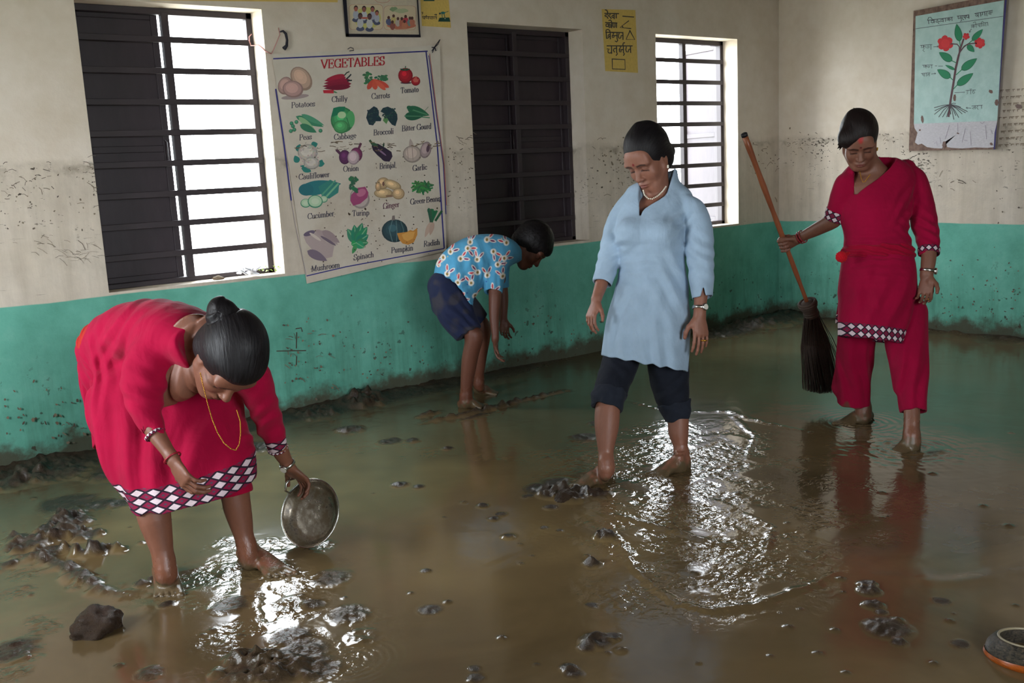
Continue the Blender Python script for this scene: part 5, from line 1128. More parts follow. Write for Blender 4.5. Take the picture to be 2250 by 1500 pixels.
def hand(v, wrist, d, pn, thumb, s=1.0, curl=(.25, .35, .3), spread=.05, tcurl=.35, k=.004, fan=None, fcurl=None):
    """palm and five fingers: d along the fingers, pn the side the fingers close to, thumb +-1 picks the thumb side"""
    d = nrm(d); pn = nrm(np.asarray(pn)-d*(np.asarray(pn)@d)); sd = np.cross(d, pn)*thumb      # sd points to the thumb
    w = np.asarray(wrist, float)
    P = lambda a, b, c=0.0: w+s*(a*d+b*sd+c*pn)
    v.tube([(P(-.02, 0), sd, .024*s, pn, .019*s), (P(.015, .001), sd, .030*s, pn, .017*s), (P(.05, .001), sd, .039*s, pn, .015*s), (P(.082, 0), sd, .040*s, pn, .0125*s)], .012, 3)
    v.ell(P(.032, .026, .008), (.026*s, .017*s, .015*s), (d, sd, pn), .012)                    # ball of the thumb
    lens = ((.040, .024, .019), (.044, .028, .021), (.041, .026, .020), (.032, .019, .017))
    for i in range(4):
        b = .0305-.0203*i; L = lens[i]; a0 = .084-(.004 if i in (0, 2) else 0)-(.012 if i == 3 else 0)
        ang = (fan[i] if fan is not None else (1.5-i)*spread); fd = nrm(math.cos(ang)*d+math.sin(ang)*sd)
        p = P(a0, b, -.001); c = 0.0; r = (.0088, .0092, .0088, .0078)[i]*s
        cc = curl if fcurl is None else fcurl[i]
        for j in range(3):
            c += cc[j]; q = p+s*L[j]*(math.cos(c)*fd+math.sin(c)*pn)
            v.cone(p, q, r, r*.9, k); p = q; r *= .9
    # thumb leaves the side of the palm near its base
    p = P(.022, .030, .004); a = .75; c = .0
    for j, L in enumerate((.036, .030, .024)):
        dd = nrm(math.cos(a)*d+math.sin(a)*sd+.35*pn*(1 if j else .6)); q = p+s*L*dd
        v.cone(p, q, (.0125, .0105, .0095)[j]*s, (.0108, .0098, .0085)[j]*s, .005); p = q; a -= tcurl
def foot(v, heel, toe, ankle, s=1.0, lift=0.0, up=(0, 0, 1.0), side=1):
    """bare foot from heel to toes under an ankle; side +-1 tells which edge carries the big toe"""
    h = np.asarray(heel, float); t = np.asarray(toe, float); d = nrm(t-h); up = nrm(np.asarray(up)-d*(np.asarray(up)@d)); sd = np.cross(d, up)*side
    L = np.linalg.norm(t-h)
    P = lambda a, b, c: h+d*(a*L)+sd*(b*s)+up*(c*s)
    v.tube([(P(.09, 0, .028), sd, .026*s, up, .028*s), (P(.22, 0, .034), sd, .031*s, up, .036*s), (P(.45, .003, .034), sd, .035*s, up, .033*s), (P(.66, .003, .022), sd, .043*s, up, .022*s), (P(.80, .004, .014), sd, .044*s, up, .015*s)], .015, 3)
    a = np.asarray(ankle, float)
    v.tube([(a+up*.03*s, sd, .028*s, d, .031*s), (a, sd, .029*s, d, .034*s), (P(.24, 0, .04), sd, .029*s, d, .042*s)], .03, 3)
    for i in range(5):
        b = .031-.0165*i; ln = (1.0, .985, .95, .91, .86)[i]; r = (.0135, .0098, .0095, .009, .0085)[i]*s
        v.cone(P(.78-.02*i, b, .014), P(ln-.03, b*1.12, .012), r, r*.95, .004)
def chain(v, rows, k=.012, **kw): v.tube(secs_px(rows), k, **kw)
def bbox_px(pts, m=.1):
    P = np.array([px(u, v, t) for (u0, v0, t0), (u1, v1, t1) in [pts] for u in (u0, u1) for v in (v0, v1) for t in (t0, t1)]); return P, m
def band(name, parent, c, axis, ra, rb, h, mat, e1=None, thick=.003, label=None):
    """a bracelet, strap or ring around a wrist: elliptic band about axis"""
    axis = nrm(axis); e1 = nrm((VR if e1 is None else np.asarray(e1))-axis*((VR if e1 is None else np.asarray(e1))@axis)); e2 = np.cross(axis, e1)
    m = MB(); n = 28; vs = []
    for (dr, dz) in ((0, -h/2), (thick, -h/2*.7), (thick, h/2*.7), (0, h/2)):
        for i in range(n):
            a = 2*math.pi*i/n; vs.append(c+(ra+dr)*math.cos(a)*e1+(rb+dr)*math.sin(a)*e2+axis*dz)
    m.add(vs, [(j*n+i, j*n+(i+1) % n, ((j+1) % 4)*n+(i+1) % n, ((j+1) % 4)*n+i) for j in range(4) for i in range(n)])
    return put(name, m.mesh(name, mat, True), parent, label)
def watch(parent, c, axis, out, ra, rb, mat=None):
    o = band('watch_strap', parent, c, axis, ra, rb, .014, mat or M_CHROME, thick=.003)
    out = nrm(np.asarray(out)-nrm(axis)*(np.asarray(out)@nrm(axis))); R = Vector(out).to_track_quat('Z', 'X').to_matrix().to_4x4()
    p = np.asarray(c)+out*(max(ra, rb)*.95)
    M = Matrix.Translation(Vector(p)) @ R
    put('watch_case', MB().lathe([(0, .008), (.013, .008), (.0155, .006), (.016, 0), (.014, -.003)], 24, M).mesh('watch_case', M_CHROME, True), o)
    put('watch_dial', MB().lathe([(0, .0087), (.012, .0085), (.0125, .007)], 24, M).mesh('watch_dial', simple('watch_dial', (226, 222, 210), .3)), o)
def beads(name, parent, pts, r, mat, n=None, closed=False):
    """a string of beads along a polyline"""
    P = np.array(pts, float); seg = np.linalg.norm(np.diff(P, axis=0), axis=1); cum = np.concatenate([[0], np.cumsum(seg)])
    n = n or int(cum[-1]/(2*r)); m = MB()
    for i in range(n):
        d = cum[-1]*(i+.5)/n; p = np.array([np.interp(d, cum, P[:, j]) for j in range(3)])
        bm = bmesh.new(); bmesh.ops.create_icosphere(bm, subdivisions=1, radius=r)
        m.add([np.array(q.co)+p for q in bm.verts], [[q.index for q in f.verts] for f in bm.faces]); bm.free()
    return put(name, m.mesh(name, mat, True), parent)
def folds(fields):
    """cloth folds: each (origin, direction across the folds, wavelength, amplitude, centre, reach)"""
    def fn(P):
        r = np.zeros(len(P))
        for (o, d, wl, amp, c, reach, sd) in fields:
            w = ((P-c)**2).sum(1)/reach**2; m = np.nonzero(w < 4)[0]
            if not len(m): continue
            p = P[m]; d = nrm(d); f = 2.2/wl*.5
            wob = np.sin(p[:, 0]*f*1.7+sd)*np.sin(p[:, 1]*f*1.3+sd*2.1)+np.sin(p[:, 2]*f+sd*1.3)*np.sin((p[:, 0]+p[:, 1])*f*.8+sd)
            s_ = np.sin(((p-o)@d+.16*wl*wob)*2*math.pi/wl)
            r[m] += amp*np.exp(-w[m])*s_*np.abs(s_)**.3
        return r
    return fn
def paint_flat(rgb): 
    c = lin(rgb); return lambda V: np.tile(c, (len(V), 1))
def body_mesh(parent, v, tone, heads, muds=(), mud_top=.05, extra=None, relax=1):
    V, Q = v.surf()
    C = np.tile(lin(tone), (len(V), 1)); wet = np.zeros(len(V))
    for H, kw in heads: H.paint(V, C, **kw)
    n = value_noise(V, 22, 3)*.5+value_noise(V, 60, 5)*.5
    m = np.clip((mud_top+.045*n-V[:, 2])/.03, 0, 1)
    C = C*(1-m[:, None])+MUD*m[:, None]; wet = np.maximum(wet, np.clip((mud_top+.10+.05*n-V[:, 2])/.06, 0, 1))
    for (c, r, a) in muds:
        d = np.clip((1+.6*n-np.linalg.norm(V-c, axis=1)/r)*2, 0, 1)*a; C = C*(1-d[:, None])+MUD*d[:, None]; wet = np.maximum(wet, d)
    if extra: extra(V, C, wet)
    me = qmesh('body', V, Q, M_SKIN, col=C, attrs={'wet': wet}, relax=relax)
    return put('body', me, parent)
def cloth(name, parent, v, rgb, label=None, mat=None, col=None, relax=1, attrs=None):
    V, Q = v.surf()
    return put(name, qmesh(name, V, Q, mat or M_CLOTH, col=(col or paint_flat(rgb)), relax=relax, attrs=attrs), parent, label)
def person(label, foot_pt):
    e = thing('person', label, 'person', (0, 0, 0)); return e

# ---------------------------------------------------------------- woman in the pale blue tunic
def woman_blue():
    root = person('woman in pale blue tunic and rolled dark trousers wading through the mud', None)
    T = 4.30
    H = Head(px(1425, 349, 4.30), 47, 38, 0, 1.08)
    v = Vol(*bbox_px([(1245, 255, 3.95), (1580, 1100, 4.5)], .02), .0034)
    H.build(v)
    v.tube([(H.p(0, -.03, -.03), H.x, .05, H.y, .055), (px(1444, 395, 4.33), VR, .050, VF, .052), (px(1446, 428, 4.34), VR, .062, VF, .058), (px(1440, 462, 4.335), VR, .105, VF, .072), (px(1436, 520, 4.34), VR, .10, VF, .08), (px(1435, 640, 4.34), VR, .12, VF, .08), (px(1425, 760, 4.34), VR, .14, VF, .08)], .02)
    # legs
    chain(v, [(1385, 740, 4.35, 24), (1352, 830, 4.27, 22), (1337, 885, 4.205, 27), (1333, 935, 4.18, 27), (1331, 975, 4.165, 20), (1331, 1005, 4.16, 15.5), (1332, 1032, 4.15, 16)])
    chain(v, [(1460, 740, 4.38, 26), (1478, 850, 4.38, 22), (1489, 905, 4.37, 23), (1491, 950, 4.365, 22), (1496, 985, 4.36, 14.5), (1498, 1015, 4.36, 14)])
    foot(v, on_floor(1346, 1050, -.012), on_floor(1252, 1082, -.012), px(1333, 1030, 4.15), 1.0, side=-1)
    foot(v, on_floor(1512, 1032, -.012), on_floor(1430, 1053, -.012), px(1498, 1012, 4.36), 1.0, side=1)
    # arms
    chain(v, [(1398, 455, 4.37, 12), (1357, 520, 4.37, 13), (1332, 590, 4.33, 14), (1321, 625, 4.30, 14), (1311, 655, 4.27, 11.5)])
    hand(v, px(1309, 662, 4.265), px(1293, 712, 4.24)-px(1309, 662, 4.265), VR*.75-VU*.1+VF*.5, 1, .86, curl=(.35, .45, .4), spread=.03)
    chain(v, [(1505, 465, 4.31, 12), (1536, 540, 4.25, 15), (1541, 610, 4.22, 16), (1540, 650, 4.20, 15), (1537, 690, 4.185, 13)])
    hand(v, px(1538, 694, 4.18), px(1542, 790, 4.17)-px(1538, 694, 4.18), -VR*.35+VF*.9, -1, .95, curl=(.12, .22, .2), spread=.05)
    tone = (140, 92, 73)
    def xtra(V, C, wet):
        pass
    body_mesh(root, v, tone, [(H, dict(bindi=(120, 16, 24)))], mud_top=.055, extra=xtra)
    # hair
    hv = Vol([H.c], .2, .0035)
    hair_cap(hv, H, .013, front=(.094, .064), slope=(.86, -.51), vol=(0, -.004, .010))
    hv.tube([(H.p(0, -.02, .118), H.x, .02, H.y, .03), (H.p(0, -.06, .105), H.x, .034, H.y, .024)], .03, 1)
    hv.ell(H.p(0, -.118, -.03), (.045*1.05, .032, .045), H.A, .02)
    finish_hair('hair', hv, H, M_HAIR, root)
    # tunic
    v = Vol(*bbox_px([(1295, 370, 4.08), (1580, 830, 4.52)], .03), .004)
    rows = [(1461, 372, 4.36, 27, .060), (1457, 396, 4.352, 37, .064), (1450, 417, 4.345, 68, .072), (1446, 442, 4.335, 76, .092), (1434, 480, 4.32, 76, .113), (1427, 518, 4.31, 78, .128), (1430, 560, 4.315, 75, .118), (1434, 605, 4.32, 75, .113), (1431, 650, 4.32, 83, .122), (1425, 700, 4.32, 91, .130), (1420, 750, 4.315, 94, .132), (1414, 800, 4.31, 96, .138), (1411, 830, 4.31, 97, .140)]
    chain(v, rows, .02, flat=(True, True))
    chain(v, [(1406, 432, 4.37, 22), (1383, 448, 4.38, 24), (1359, 490, 4.375, 27), (1344, 550, 4.345, 27), (1331, 595, 4.32, 23.5), (1323, 622, 4.30, 22)], .012, flat=(False, True))
    chain(v, [(1496, 436, 4.31, 24), (1520, 456, 4.29, 28), (1535, 505, 4.265, 31), (1538, 560, 4.24, 31), (1542, 610, 4.22, 27), (1543, 655, 4.20, 24)], .010, flat=(False, True))
    v.ell(px(1385, 512, 4.235), (.062, .062, .058), (VR, VF, VU), .04); v.ell(px(1452, 514, 4.215), (.066, .060, .060), (VR, VF, VU), .04)
    # hem runs down to the right
    pl = np.cross(px(1323, 781, 4.3)-px(1505, 815, 4.3), VF); pl = pl if pl @ VU < 0 else -pl
    v.cut(px(1440, 803, 4.3), pl, *bbox_px([(1310, 745, 4.0), (1530, 850, 4.7)], .05))
    v.disp(folds([(px(1430, 620, 4.2), VR*.8+VU*.5, .085, .006, px(1470, 640, 4.2), .16, 1), (px(1360, 700, 4.2), VR*.9-VU*.35, .075, .006, px(1370, 690, 4.2), .15, 2),
                  (px(1420, 780, 4.2), VR, .07, .006, px(1420, 800, 4.2), .2, 3), (px(1500, 470, 4.2), VR*.8-VU*.6, .045, .005, px(1490, 480, 4.22), .07, 4),
                  (px(1430, 570, 4.2), VU, .05, .0035, px(1400, 585, 4.2), .09, 5), (px(1540, 560, 4.2), VU*.8+VR*.5, .05, .004, px(1540, 560, 4.2), .1, 6), (px(1340, 560, 4.3), VU*.8-VR*.4, .045, .004, px(1345, 550, 4.3), .1, 7)]))
    # openings: hem, cuffs and the V neck
    chain(v, [(r[0], r[1], r[2], r[3]-9, r[4]-.018) for r in rows[-4:]]+[(1410, 860, 4.31, 87, .112)], .0, op='sub', flat=(False, True))
    chain(v, [(1337, 580, 4.325, 18), (1322, 630, 4.30, 19), (1318, 645, 4.29, 19)], .0, op='sub')
    chain(v, [(1542, 615, 4.22, 20), (1543, 665, 4.20, 21), (1543, 680, 4.2, 21)], .0, op='sub')
    ntch = px(1546, 628, 4.19)      # slit in the cuff
    v.tube([(px(1546, 632, 4.16), VR, .001, VF, .05), (px(1544, 665, 4.16), VR, .018, VF, .05)], .0, 1, op='sub')
    v.tube([(px(1408, 466, 4.20), VR, .003, VF, .12), (px(1412, 452, 4.22), VR, .012, VF, .11), (px(1432, 422, 4.26), VR, .058, VF, .085), (px(1441, 400, 4.30), VR, .062, VF, .078), (px(1452, 372, 4.33), VR, .056, VF, .075), (px(1455, 355, 4.33), VR, .056, VF, .075)], .006, 3, op='sub')
    cloth('tunic', root, v, (160, 182, 202))
    # trousers with rolled cuffs
    v = Vol(*bbox_px([(1295, 670, 4.05), (1525, 925, 4.52)], .02), .004)
    chain(v, [(1424, 690, 4.34, 72, .09), (1424, 740, 4.34, 72, .09)], .02)
    chain(v, [(1375, 750, 4.34, 42, .085), (1360, 806, 4.31, 40, .085), (1344, 850, 4.24, 37), (1336, 890, 4.20, 32)], .02, flat=(False, True))
    chain(v, [(1466, 750, 4.38, 45, .09), (1469, 812, 4.38, 45, .09), (1476, 870, 4.375, 38), (1488, 914, 4.37, 27)], .02, flat=(False, True))
    v.disp(folds([(px(1350, 830, 4.2), VU*.8+VR*.6, .06, .004, px(1350, 830, 4.2), .1, 11), (px(1475, 850, 4.3), VU*.8-VR*.6, .06, .005, px(1475, 850, 4.3), .1, 12)]))
    tr = cloth('trousers', root, v, (30, 33, 42))
    for (rows, sd) in (([(1342, 858, 4.225, 39), (1336, 876, 4.21, 37.5), (1334, 897, 4.195, 34)], 3), ([(1481, 884, 4.372, 37), (1486, 904, 4.37, 33), (1490, 921, 4.37, 28)], 4)):
        v = Vol(*bbox_px([(1290, 840, 4.05), (1390, 910, 4.35)] if rows[0][0] < 1400 else [(1435, 865, 4.2), (1530, 935, 4.55)], .03), .0035)
        chain(v, rows, .0, flat=(True, True)); chain(v, [(rows[-1][0], rows[-1][1]-10, rows[-1][2], rows[-1][3]-8), (rows[-1][0], rows[-1][1]+8, rows[-1][2], rows[-1][3]-8)], .0, op='sub', sub=1)
        c = px(rows[1][0], rows[1][1], rows[1][2])
        v.disp(folds([(c, VU*.9+VR*.4, .045, .0022, c, .2, sd), (c, VR, .06, .003, c, .2, sd+9)]))
        cloth('rolled_cuff', root, v, (38, 42, 52))
    # jewellery
    nk = [px(1413, 417, 4.27), px(1416, 428, 4.255), px(1424, 436, 4.245), px(1433, 437, 4.245), px(1446, 430, 4.25), px(1456, 420, 4.265), px(1464, 409, 4.29)]
    beads('pearl_necklace', root, nk, .0042, M_PEARL)
    ea = H.p(-.083, .004, -.040)
    beads('earring', root, [ea, ea-VU*.012], .0055, M_PEARL, 2)
    watch(root, px(1538, 676, 4.19), px(1537, 700, 4.18)-px(1540, 640, 4.2), VR*.5-VF*.8, .031, .029)
    c = px(1547, 748, 4.165); band('ring', root, c, VU, .0115, .0115, .007, M_GOLD)
woman_blue()

# ---------------------------------------------------------------- diamond borders on the red sets
def border_mat():
    t = NT('diamond_border'); u = t.attr('bu', 'Fac'); v = t.attr('bv', 'Fac')
    # staggered diamonds: |x| + |y| in cells
    def cell(uo, vo):
        fx = t.math('ABSOLUTE', t.math('SUBTRACT', t.math('FRACT', t.math('ADD', u, uo)), .5))
        fy = t.math('ABSOLUTE', t.math('SUBTRACT', t.math('FRACT', t.math('ADD', v, vo)), .5))
        return t.math('ADD', fx, fy)
    a = cell(0, 0); b = cell(.5, .5)
    row = t.math('FRACT', t.math('MULTIPLY', t.math('FLOOR', t.math('ADD', t.math('MULTIPLY', v, 1), 0.0)), .5))
    white = t.smooth(a, .40, .37); wine = t.smooth(b, .41, .38); eye = t.smooth(b, .13, .10)
    c = t.mix(white, L4((44, 30, 44)), L4((222, 200, 206)))
    c = t.mix(wine, c, L4((132, 26, 62))); c = t.mix(eye, c, L4((74, 70, 84)))
    c = t.mix(1.0, c, t.ramp(t.noise(40, 3), [(.3, .85), (.7, 1.0)]), 'MULTIPLY')
    t.set(base=c, rough=.85, spec=.2); return t.m
M_BORDER = border_mat()
def cloth_with_border(name, parent, v, rgb, p0, n, top, h, uv, rows, relax=1, col=None, mat=None):
    """cloth whose strip next to the hem (plane through p0, n pointing out of the cloth) is a woven diamond border, a mesh of its own; only below z = top"""
    V, Q = v.surf()
    dist = lambda V: -((V-p0)@n)
    me = qmesh(name, V, Q, mat or M_CLOTH, col=(col or paint_flat(rgb)), relax=relax)
    bm = bmesh.new(); bm.from_mesh(me)
    pc = np.asarray(p0)-np.asarray(n)*h
    near = [f for f in bm.faces if f.calc_center_median().z < top and abs((f.calc_center_median()-Vector(pc)).dot(Vector(n))) < .02]
    g = set(near)
    for f in near: g.update(f.edges); g.update(f.verts)
    bmesh.ops.bisect_plane(bm, geom=list(g), plane_co=Vector(pc), plane_no=Vector(n), dist=1e-6)
    b2 = bm.copy()
    def keep(b, inside):
        dl = [f for f in b.faces if ((f.calc_center_median().z < top and (f.calc_center_median()-Vector(pc)).dot(Vector(n)) > 0) != inside)]
        bmesh.ops.delete(b, geom=dl, context='FACES')
    keep(bm, False); bm.to_mesh(me); bm.free()
    o = put(name, me, parent)
    keep(b2, True); m2 = bpy.data.meshes.new('border'); b2.to_mesh(m2); b2.free(); m2.materials.append(M_BORDER)
    co = np.zeros(len(m2.vertices)*3, np.float32); m2.vertices.foreach_get('co', co); V = co.reshape(-1, 3).astype(float)
    for nm, val in (('bu', uv(V)), ('bv', dist(V)/h*rows)):
        at = m2.attributes.new(nm, 'FLOAT', 'POINT'); at.data.foreach_set('value', val.astype(np.float32))
    put('border', m2, o, 'white and wine diamond border')
    return o

# ---------------------------------------------------------------- woman in crimson with the broom
def woman_red():
    root = person('woman in crimson tunic and trousers holding a long-handled broom', None)
    T = 4.62
    H = Head(px(1888, 311, 4.60), 14, 44, -4, .99)
    v = Vol(*bbox_px([(1705, 240, 4.35), (2070, 1000, 5.0)], .03), .0036)
    H.build(v)
    v.tube([(H.p(0, -.03, -.03), H.x, .052, H.y, .055), (px(1905, 352, 4.66), VR, .055, VF, .055), (px(1918, 380, 4.68), VR, .085, VF, .066), (px(1925, 405, 4.68), VR, .15, VF, .078), (px(1930, 470, 4.68), VR, .13, VF, .09), (px(1930, 560, 4.68), VR, .12, VF, .08), (px(1930, 680, 4.68), VR, .14, VF, .08)], .02)
    # arms: one reaches to the broom, one hangs
    chain(v, [(1875, 410, 4.68, 13), (1850, 450, 4.70, 14), (1835, 480, 4.74, 18), (1800, 501, 4.82, 15.5), (1762, 520, 4.90, 11), (1752, 525, 4.92, 10.5)])
    chain(v, [(1995, 400, 4.68, 14), (2028, 470, 4.64, 15), (2040, 540, 4.58, 16), (2040, 575, 4.56, 16), (2036, 602, 4.55, 14)])
    hand(v, px(2036, 606, 4.545), px(2031, 690, 4.52)-px(2036, 606, 4.545), -VR*.45+VF*.4-VF*.9, -1, .92, curl=(.3, .45, .4), spread=.02)
    # fist closed round the broom stick
    st0, st1 = px(1635, 295, 4.72), px(1773, 663, 5.09); sd = nrm(st1-st0)
    g = st0+(st1-st0)*(((529-295)/(663-295)))
    w0 = px(1753, 525, 4.92)
    fd = nrm(g-w0)
    v.tube([(w0, sd, .024, np.cross(sd, fd), .02), (w0+(g-w0)*.5+np.cross(sd, fd)*.004, sd, .034, np.cross(sd, fd), .018), (g+(w0-g)*.18+VF*.014, sd, .036, np.cross(sd, fd), .017)], .012, 3)
    bk = nrm(np.cross(fd, sd)); bk = bk if bk @ VF < 0 else -bk      # towards the viewer
    for i in range(4):
        c = g+sd*(-.030+.0195*i); r = .0092-.0004*i
        P = [c-fd*.028-bk*.010, c-fd*.004-bk*.021, c+fd*.020-bk*.012, c+fd*.024+bk*.010, c+fd*.004+bk*.022, c-fd*.014+bk*.018]
        for a, b in zip(P[:-1], P[1:]): v.cone(a, b, r, r*.96, .004)
    P = [w0+fd*.012-sd*.012+bk*.012, g-fd*.016-sd*.030+bk*.018, g+fd*.008-sd*.042+bk*.018]
    for a, b in zip(P[:-1], P[1:]): v.cone(a, b, .0115, .010, .005)
    # legs and feet
    chain(v, [(1885, 700, 4.80, 20), (1882, 800, 4.88, 18), (1893, 870, 4.94, 17), (1896, 900, 4.95, 16), (1898, 915, 4.95, 16)])
    chain(v, [(1985, 700, 4.66, 20), (1995, 800, 4.57, 18), (2003, 890, 4.51, 17), (2003, 940, 4.485, 17), (2003, 975, 4.48, 18)])
    foot(v, on_floor(1915, 922, -.015), on_floor(1842, 940, -.015), px(1899, 908, 4.95), 1.0, side=1)
    foot(v, on_floor(2012, 984, -.03), on_floor(1965, 1012, -.03), px(2003, 972, 4.48), 1.0, side=1)
    body_mesh(root, v, (126, 83, 65), [(H, dict(bindi=(90, 14, 20), tika=(170, 24, 26), lip=(112, 50, 46)))], mud_top=.06, relax=1)
    hv = Vol([H.c], .2, .0035)
    hair_cap(hv, H, .014, front=(.092, .068), slope=(.88, -.46), vol=(0, -.004, .012))
    hv.ell(H.p(.055, .045, .055), (.045, .05, .045), H.A, .03); hv.ell(H.p(0, .120, -.022), (.074, .078, .090), H.A, .004, 'sub')
    hv.ell(H.p(.015, -.055, .118), (.028, .028, .018), H.A, .02)
    rnd = random.Random(4)
    for i in range(12):
        a = H.p(.012+rnd.uniform(-.012, .012), -.05+rnd.uniform(-.01, .01), .120); d = VU*rnd.uniform(.3, 1)+VR*rnd.uniform(-1.2, 1.4)
        hv.cone(a, a+nrm(d)*rnd.uniform(.02, .036), .0036, .0022, .003)
    for i in range(6):
        a = H.p(.085, .05, .045-.007*i); hv.cone(a, a-VR*rnd.uniform(.008, .02)-VU*.012, .004, .0025, .004)
    finish_hair('hair', hv, H, simple('x', (0, 0, 0)) if False else hair_material('dark_brown_hair', (34, 24, 22)), root)
    # tunic
    v = Vol(*bbox_px([(1815, 325, 4.3), (2068, 770, 4.92)], .02), .004)
    chain(v, [(1925, 344, 4.69, 30, .05), (1927, 362, 4.69, 60, .068), (1925, 392, 4.685, 80, .086), (1922, 430, 4.675, 79, .11), (1921, 468, 4.665, 76, .125), (1924, 505, 4.67, 68, .112), (1926, 545, 4.67, 67, .106), (1928, 590, 4.67, 74, .115), (1926, 640, 4.67, 79, .125)], .02)
    # the skirt is slit at the side: its front panel swings to the left
    rows = [(1930, 545, 4.665, 69, .108), (1930, 600, 4.655, 78, .120), (1925, 650, 4.645, 79, .128), (1920, 700, 4.635, 75, .134), (1914, 745, 4.63, 70, .138), (1912, 775, 4.63, 69, .138)]
    chain(v, rows, .02, flat=(False, True))
    chain(v, [(1878, 384, 4.68, 22), (1862, 400, 4.68, 25), (1851, 430, 4.69, 26), (1843, 458, 4.715, 25), (1834, 482, 4.74, 23)], .014, flat=(False, True))
    chain(v, [(1990, 372, 4.685, 22), (2006, 392, 4.675, 27), (2020, 440, 4.66, 29), (2031, 490, 4.63, 28), (2040, 530, 4.60, 24), (2041, 557, 4.58, 21.5)], .010, flat=(False, True))
    pl = np.cross(px(1844, 735, 4.6)-px(1976, 753, 4.6), VF); pl = pl if pl @ VU < 0 else -pl; pl = nrm(pl)
    hem0 = px(1844, 737, 4.6)
    v.cut(hem0, pl, *bbox_px([(1800, 670, 4.2), (2020, 790, 5.0)], .05))
    v.disp(folds([(px(1930, 690, 4.5), VR*.9-VU*.45, .09, .008, px(1945, 670, 4.52), .16, 1), (px(1870, 660, 4.5), VR*.95+VU*.3, .07, .005, px(1870, 650, 4.5), .12, 2), (px(1925, 555, 4.55), VU, .035, .005, px(1930, 555, 4.55), .11, 3),
                  (px(1990, 450, 4.58), VR*.8-VU*.5, .05, .006, px(1985, 450, 4.58), .08, 4), (px(2030, 500, 4.56), VU*.8+VR*.5, .05, .006, px(2030, 500, 4.56), .09, 5), (px(1880, 500, 4.55), VU, .045, .004, px(1880, 505, 4.55), .08, 6)]))
    chain(v, [(r[0], r[1], r[2], r[3]-9, r[4]-.018) for r in rows[-3:]]+[(1910, 800, 4.63, 56, .11)], .0, op='sub')
    chain(v, [(1839, 468, 4.725, 18), (1832, 488, 4.745, 18), (1826, 500, 4.76, 18)], .0, op='sub')
    chain(v, [(2041, 552, 4.585, 17), (2041, 570, 4.572, 17), (2041, 585, 4.57, 17)], .0, op='sub')
    # neck: wide V
    v.tube([(px(1890, 408, 4.54), VR, .003, VF, .12), (px(1894, 399, 4.56), VR, .018, VF, .11), (px(1905, 380, 4.60), VR, .056, VF, .10), (px(1917, 357, 4.64), VR, .086, VF, .09), (px(1926, 338, 4.66), VR, .092, VF, .09), (px(1928, 315, 4.66), VR, .092, VF, .09)], .006, 3, op='sub')
    red = (152, 5, 52)
    cloth_with_border('tunic', root, v, red, hem0, pl, .75, .066, lambda V: ((V-hem0)@VR)/.030, 2.0)
    # cuffs carry the same border
    def cuff(c, d, sec, ct=.045):
        d = nrm(d); v = Vol([c], .12, .0035); v.tube(sec, .0, 1, flat=(True, True)); v.tube([(s_[0]+d*.02*(1 if i else -1), s_[1], s_[2]-.007, s_[3], s_[4]-.007) for i, s_ in enumerate(sec)], .0, 1, op='sub')
        V, Q = v.surf(); e1 = sec[0][1]; e2 = sec[0][3]
        put('border', qmesh('border', V, Q, M_BORDER, attrs={'bu': lambda V: np.arctan2((V-c)@e2, (V-c)@e1)/(2*math.pi)*10, 'bv': lambda V: ((V-c)@d)/.030}), root, 'white and wine diamond cuff border')
    a = secs_px([(1842, 462, 4.718, 26.5), (1834, 483, 4.742, 24)]); cuff(a[1][0], a[1][0]-a[0][0], a)
    a = secs_px([(2041, 545, 4.588, 23.5), (2041, 559, 4.578, 22.5)]); cuff(a[1][0], a[1][0]-a[0][0], a)
    # sash knotted round the waist with its red tassel
    v = Vol(*bbox_px([(1835, 515, 4.4), (2025, 590, 4.85)], .02), .0038)
    v.tube(secs_px([(1928, 541, 4.668, 73, .122), (1928, 550, 4.668, 76, .127), (1928, 566, 4.668, 78, .128)]), .01, 2, flat=(True, True))
    v.disp(folds([(px(1928, 550, 4.5), VU*.95+VR*.25, .026, .005, px(1928, 553, 4.55), .3, 8)]))
    cloth('sash', root, v, (156, 5, 44))
    v = Vol([px(1850, 563, 4.53)], .06, .0028)
    c = px(1849, 564, 4.53); v.ell(c, (.026, .024, .026), None, .01); v.cone(c, px(1864, 556, 4.56), .012, .008, .01)
    v.disp(lambda P: .004*np.sin(P[:, 0]*420)*np.sin(P[:, 1]*420)*np.sin(P[:, 2]*420))
    cloth('tassel', root, v, (190, 20, 36))
    # back panel hem showing at the far side
    v = Vol(*bbox_px([(1825, 640, 4.65), (1900, 725, 4.85)], .02), .0035)
    v.tube(secs_px([(1866, 640, 4.75, 20, .02), (1858, 700, 4.76, 21, .012), (1857, 713, 4.76, 21, .012)]), .0, 2, flat=(True, True))
    h1 = px(1857, 713, 4.76)
    cloth_with_border('back_panel', root, v, red, h1, -VU, .9, .05, lambda V: ((V-h1)@VR)/.03, 1.5)
    # trousers
    v = Vol(*bbox_px([(1820, 620, 4.38), (2048, 915, 5.05)], .02), .004)
    chain(v, [(1935, 620, 4.72, 74, .105), (1937, 690, 4.72, 80, .11)], .02)
    chain(v, [(1888, 700, 4.78, 42, .095), (1880, 760, 4.83, 40, .09), (1877, 820, 4.88, 37, .085), (1876, 885, 4.92, 34, .08)], .02, flat=(False, True))
    chain(v, [(1868, 790, 4.90, 25, .06), (1855, 830, 4.93, 22, .05), (1845, 852, 4.94, 17, .04)], .02)
    chain(v, [(1990, 690, 4.66, 46, .1), (1992, 753, 4.62, 44, .095), (1998, 820, 4.57, 39, .088), (2008, 904, 4.52, 28, .07)], .02, flat=(False, True))
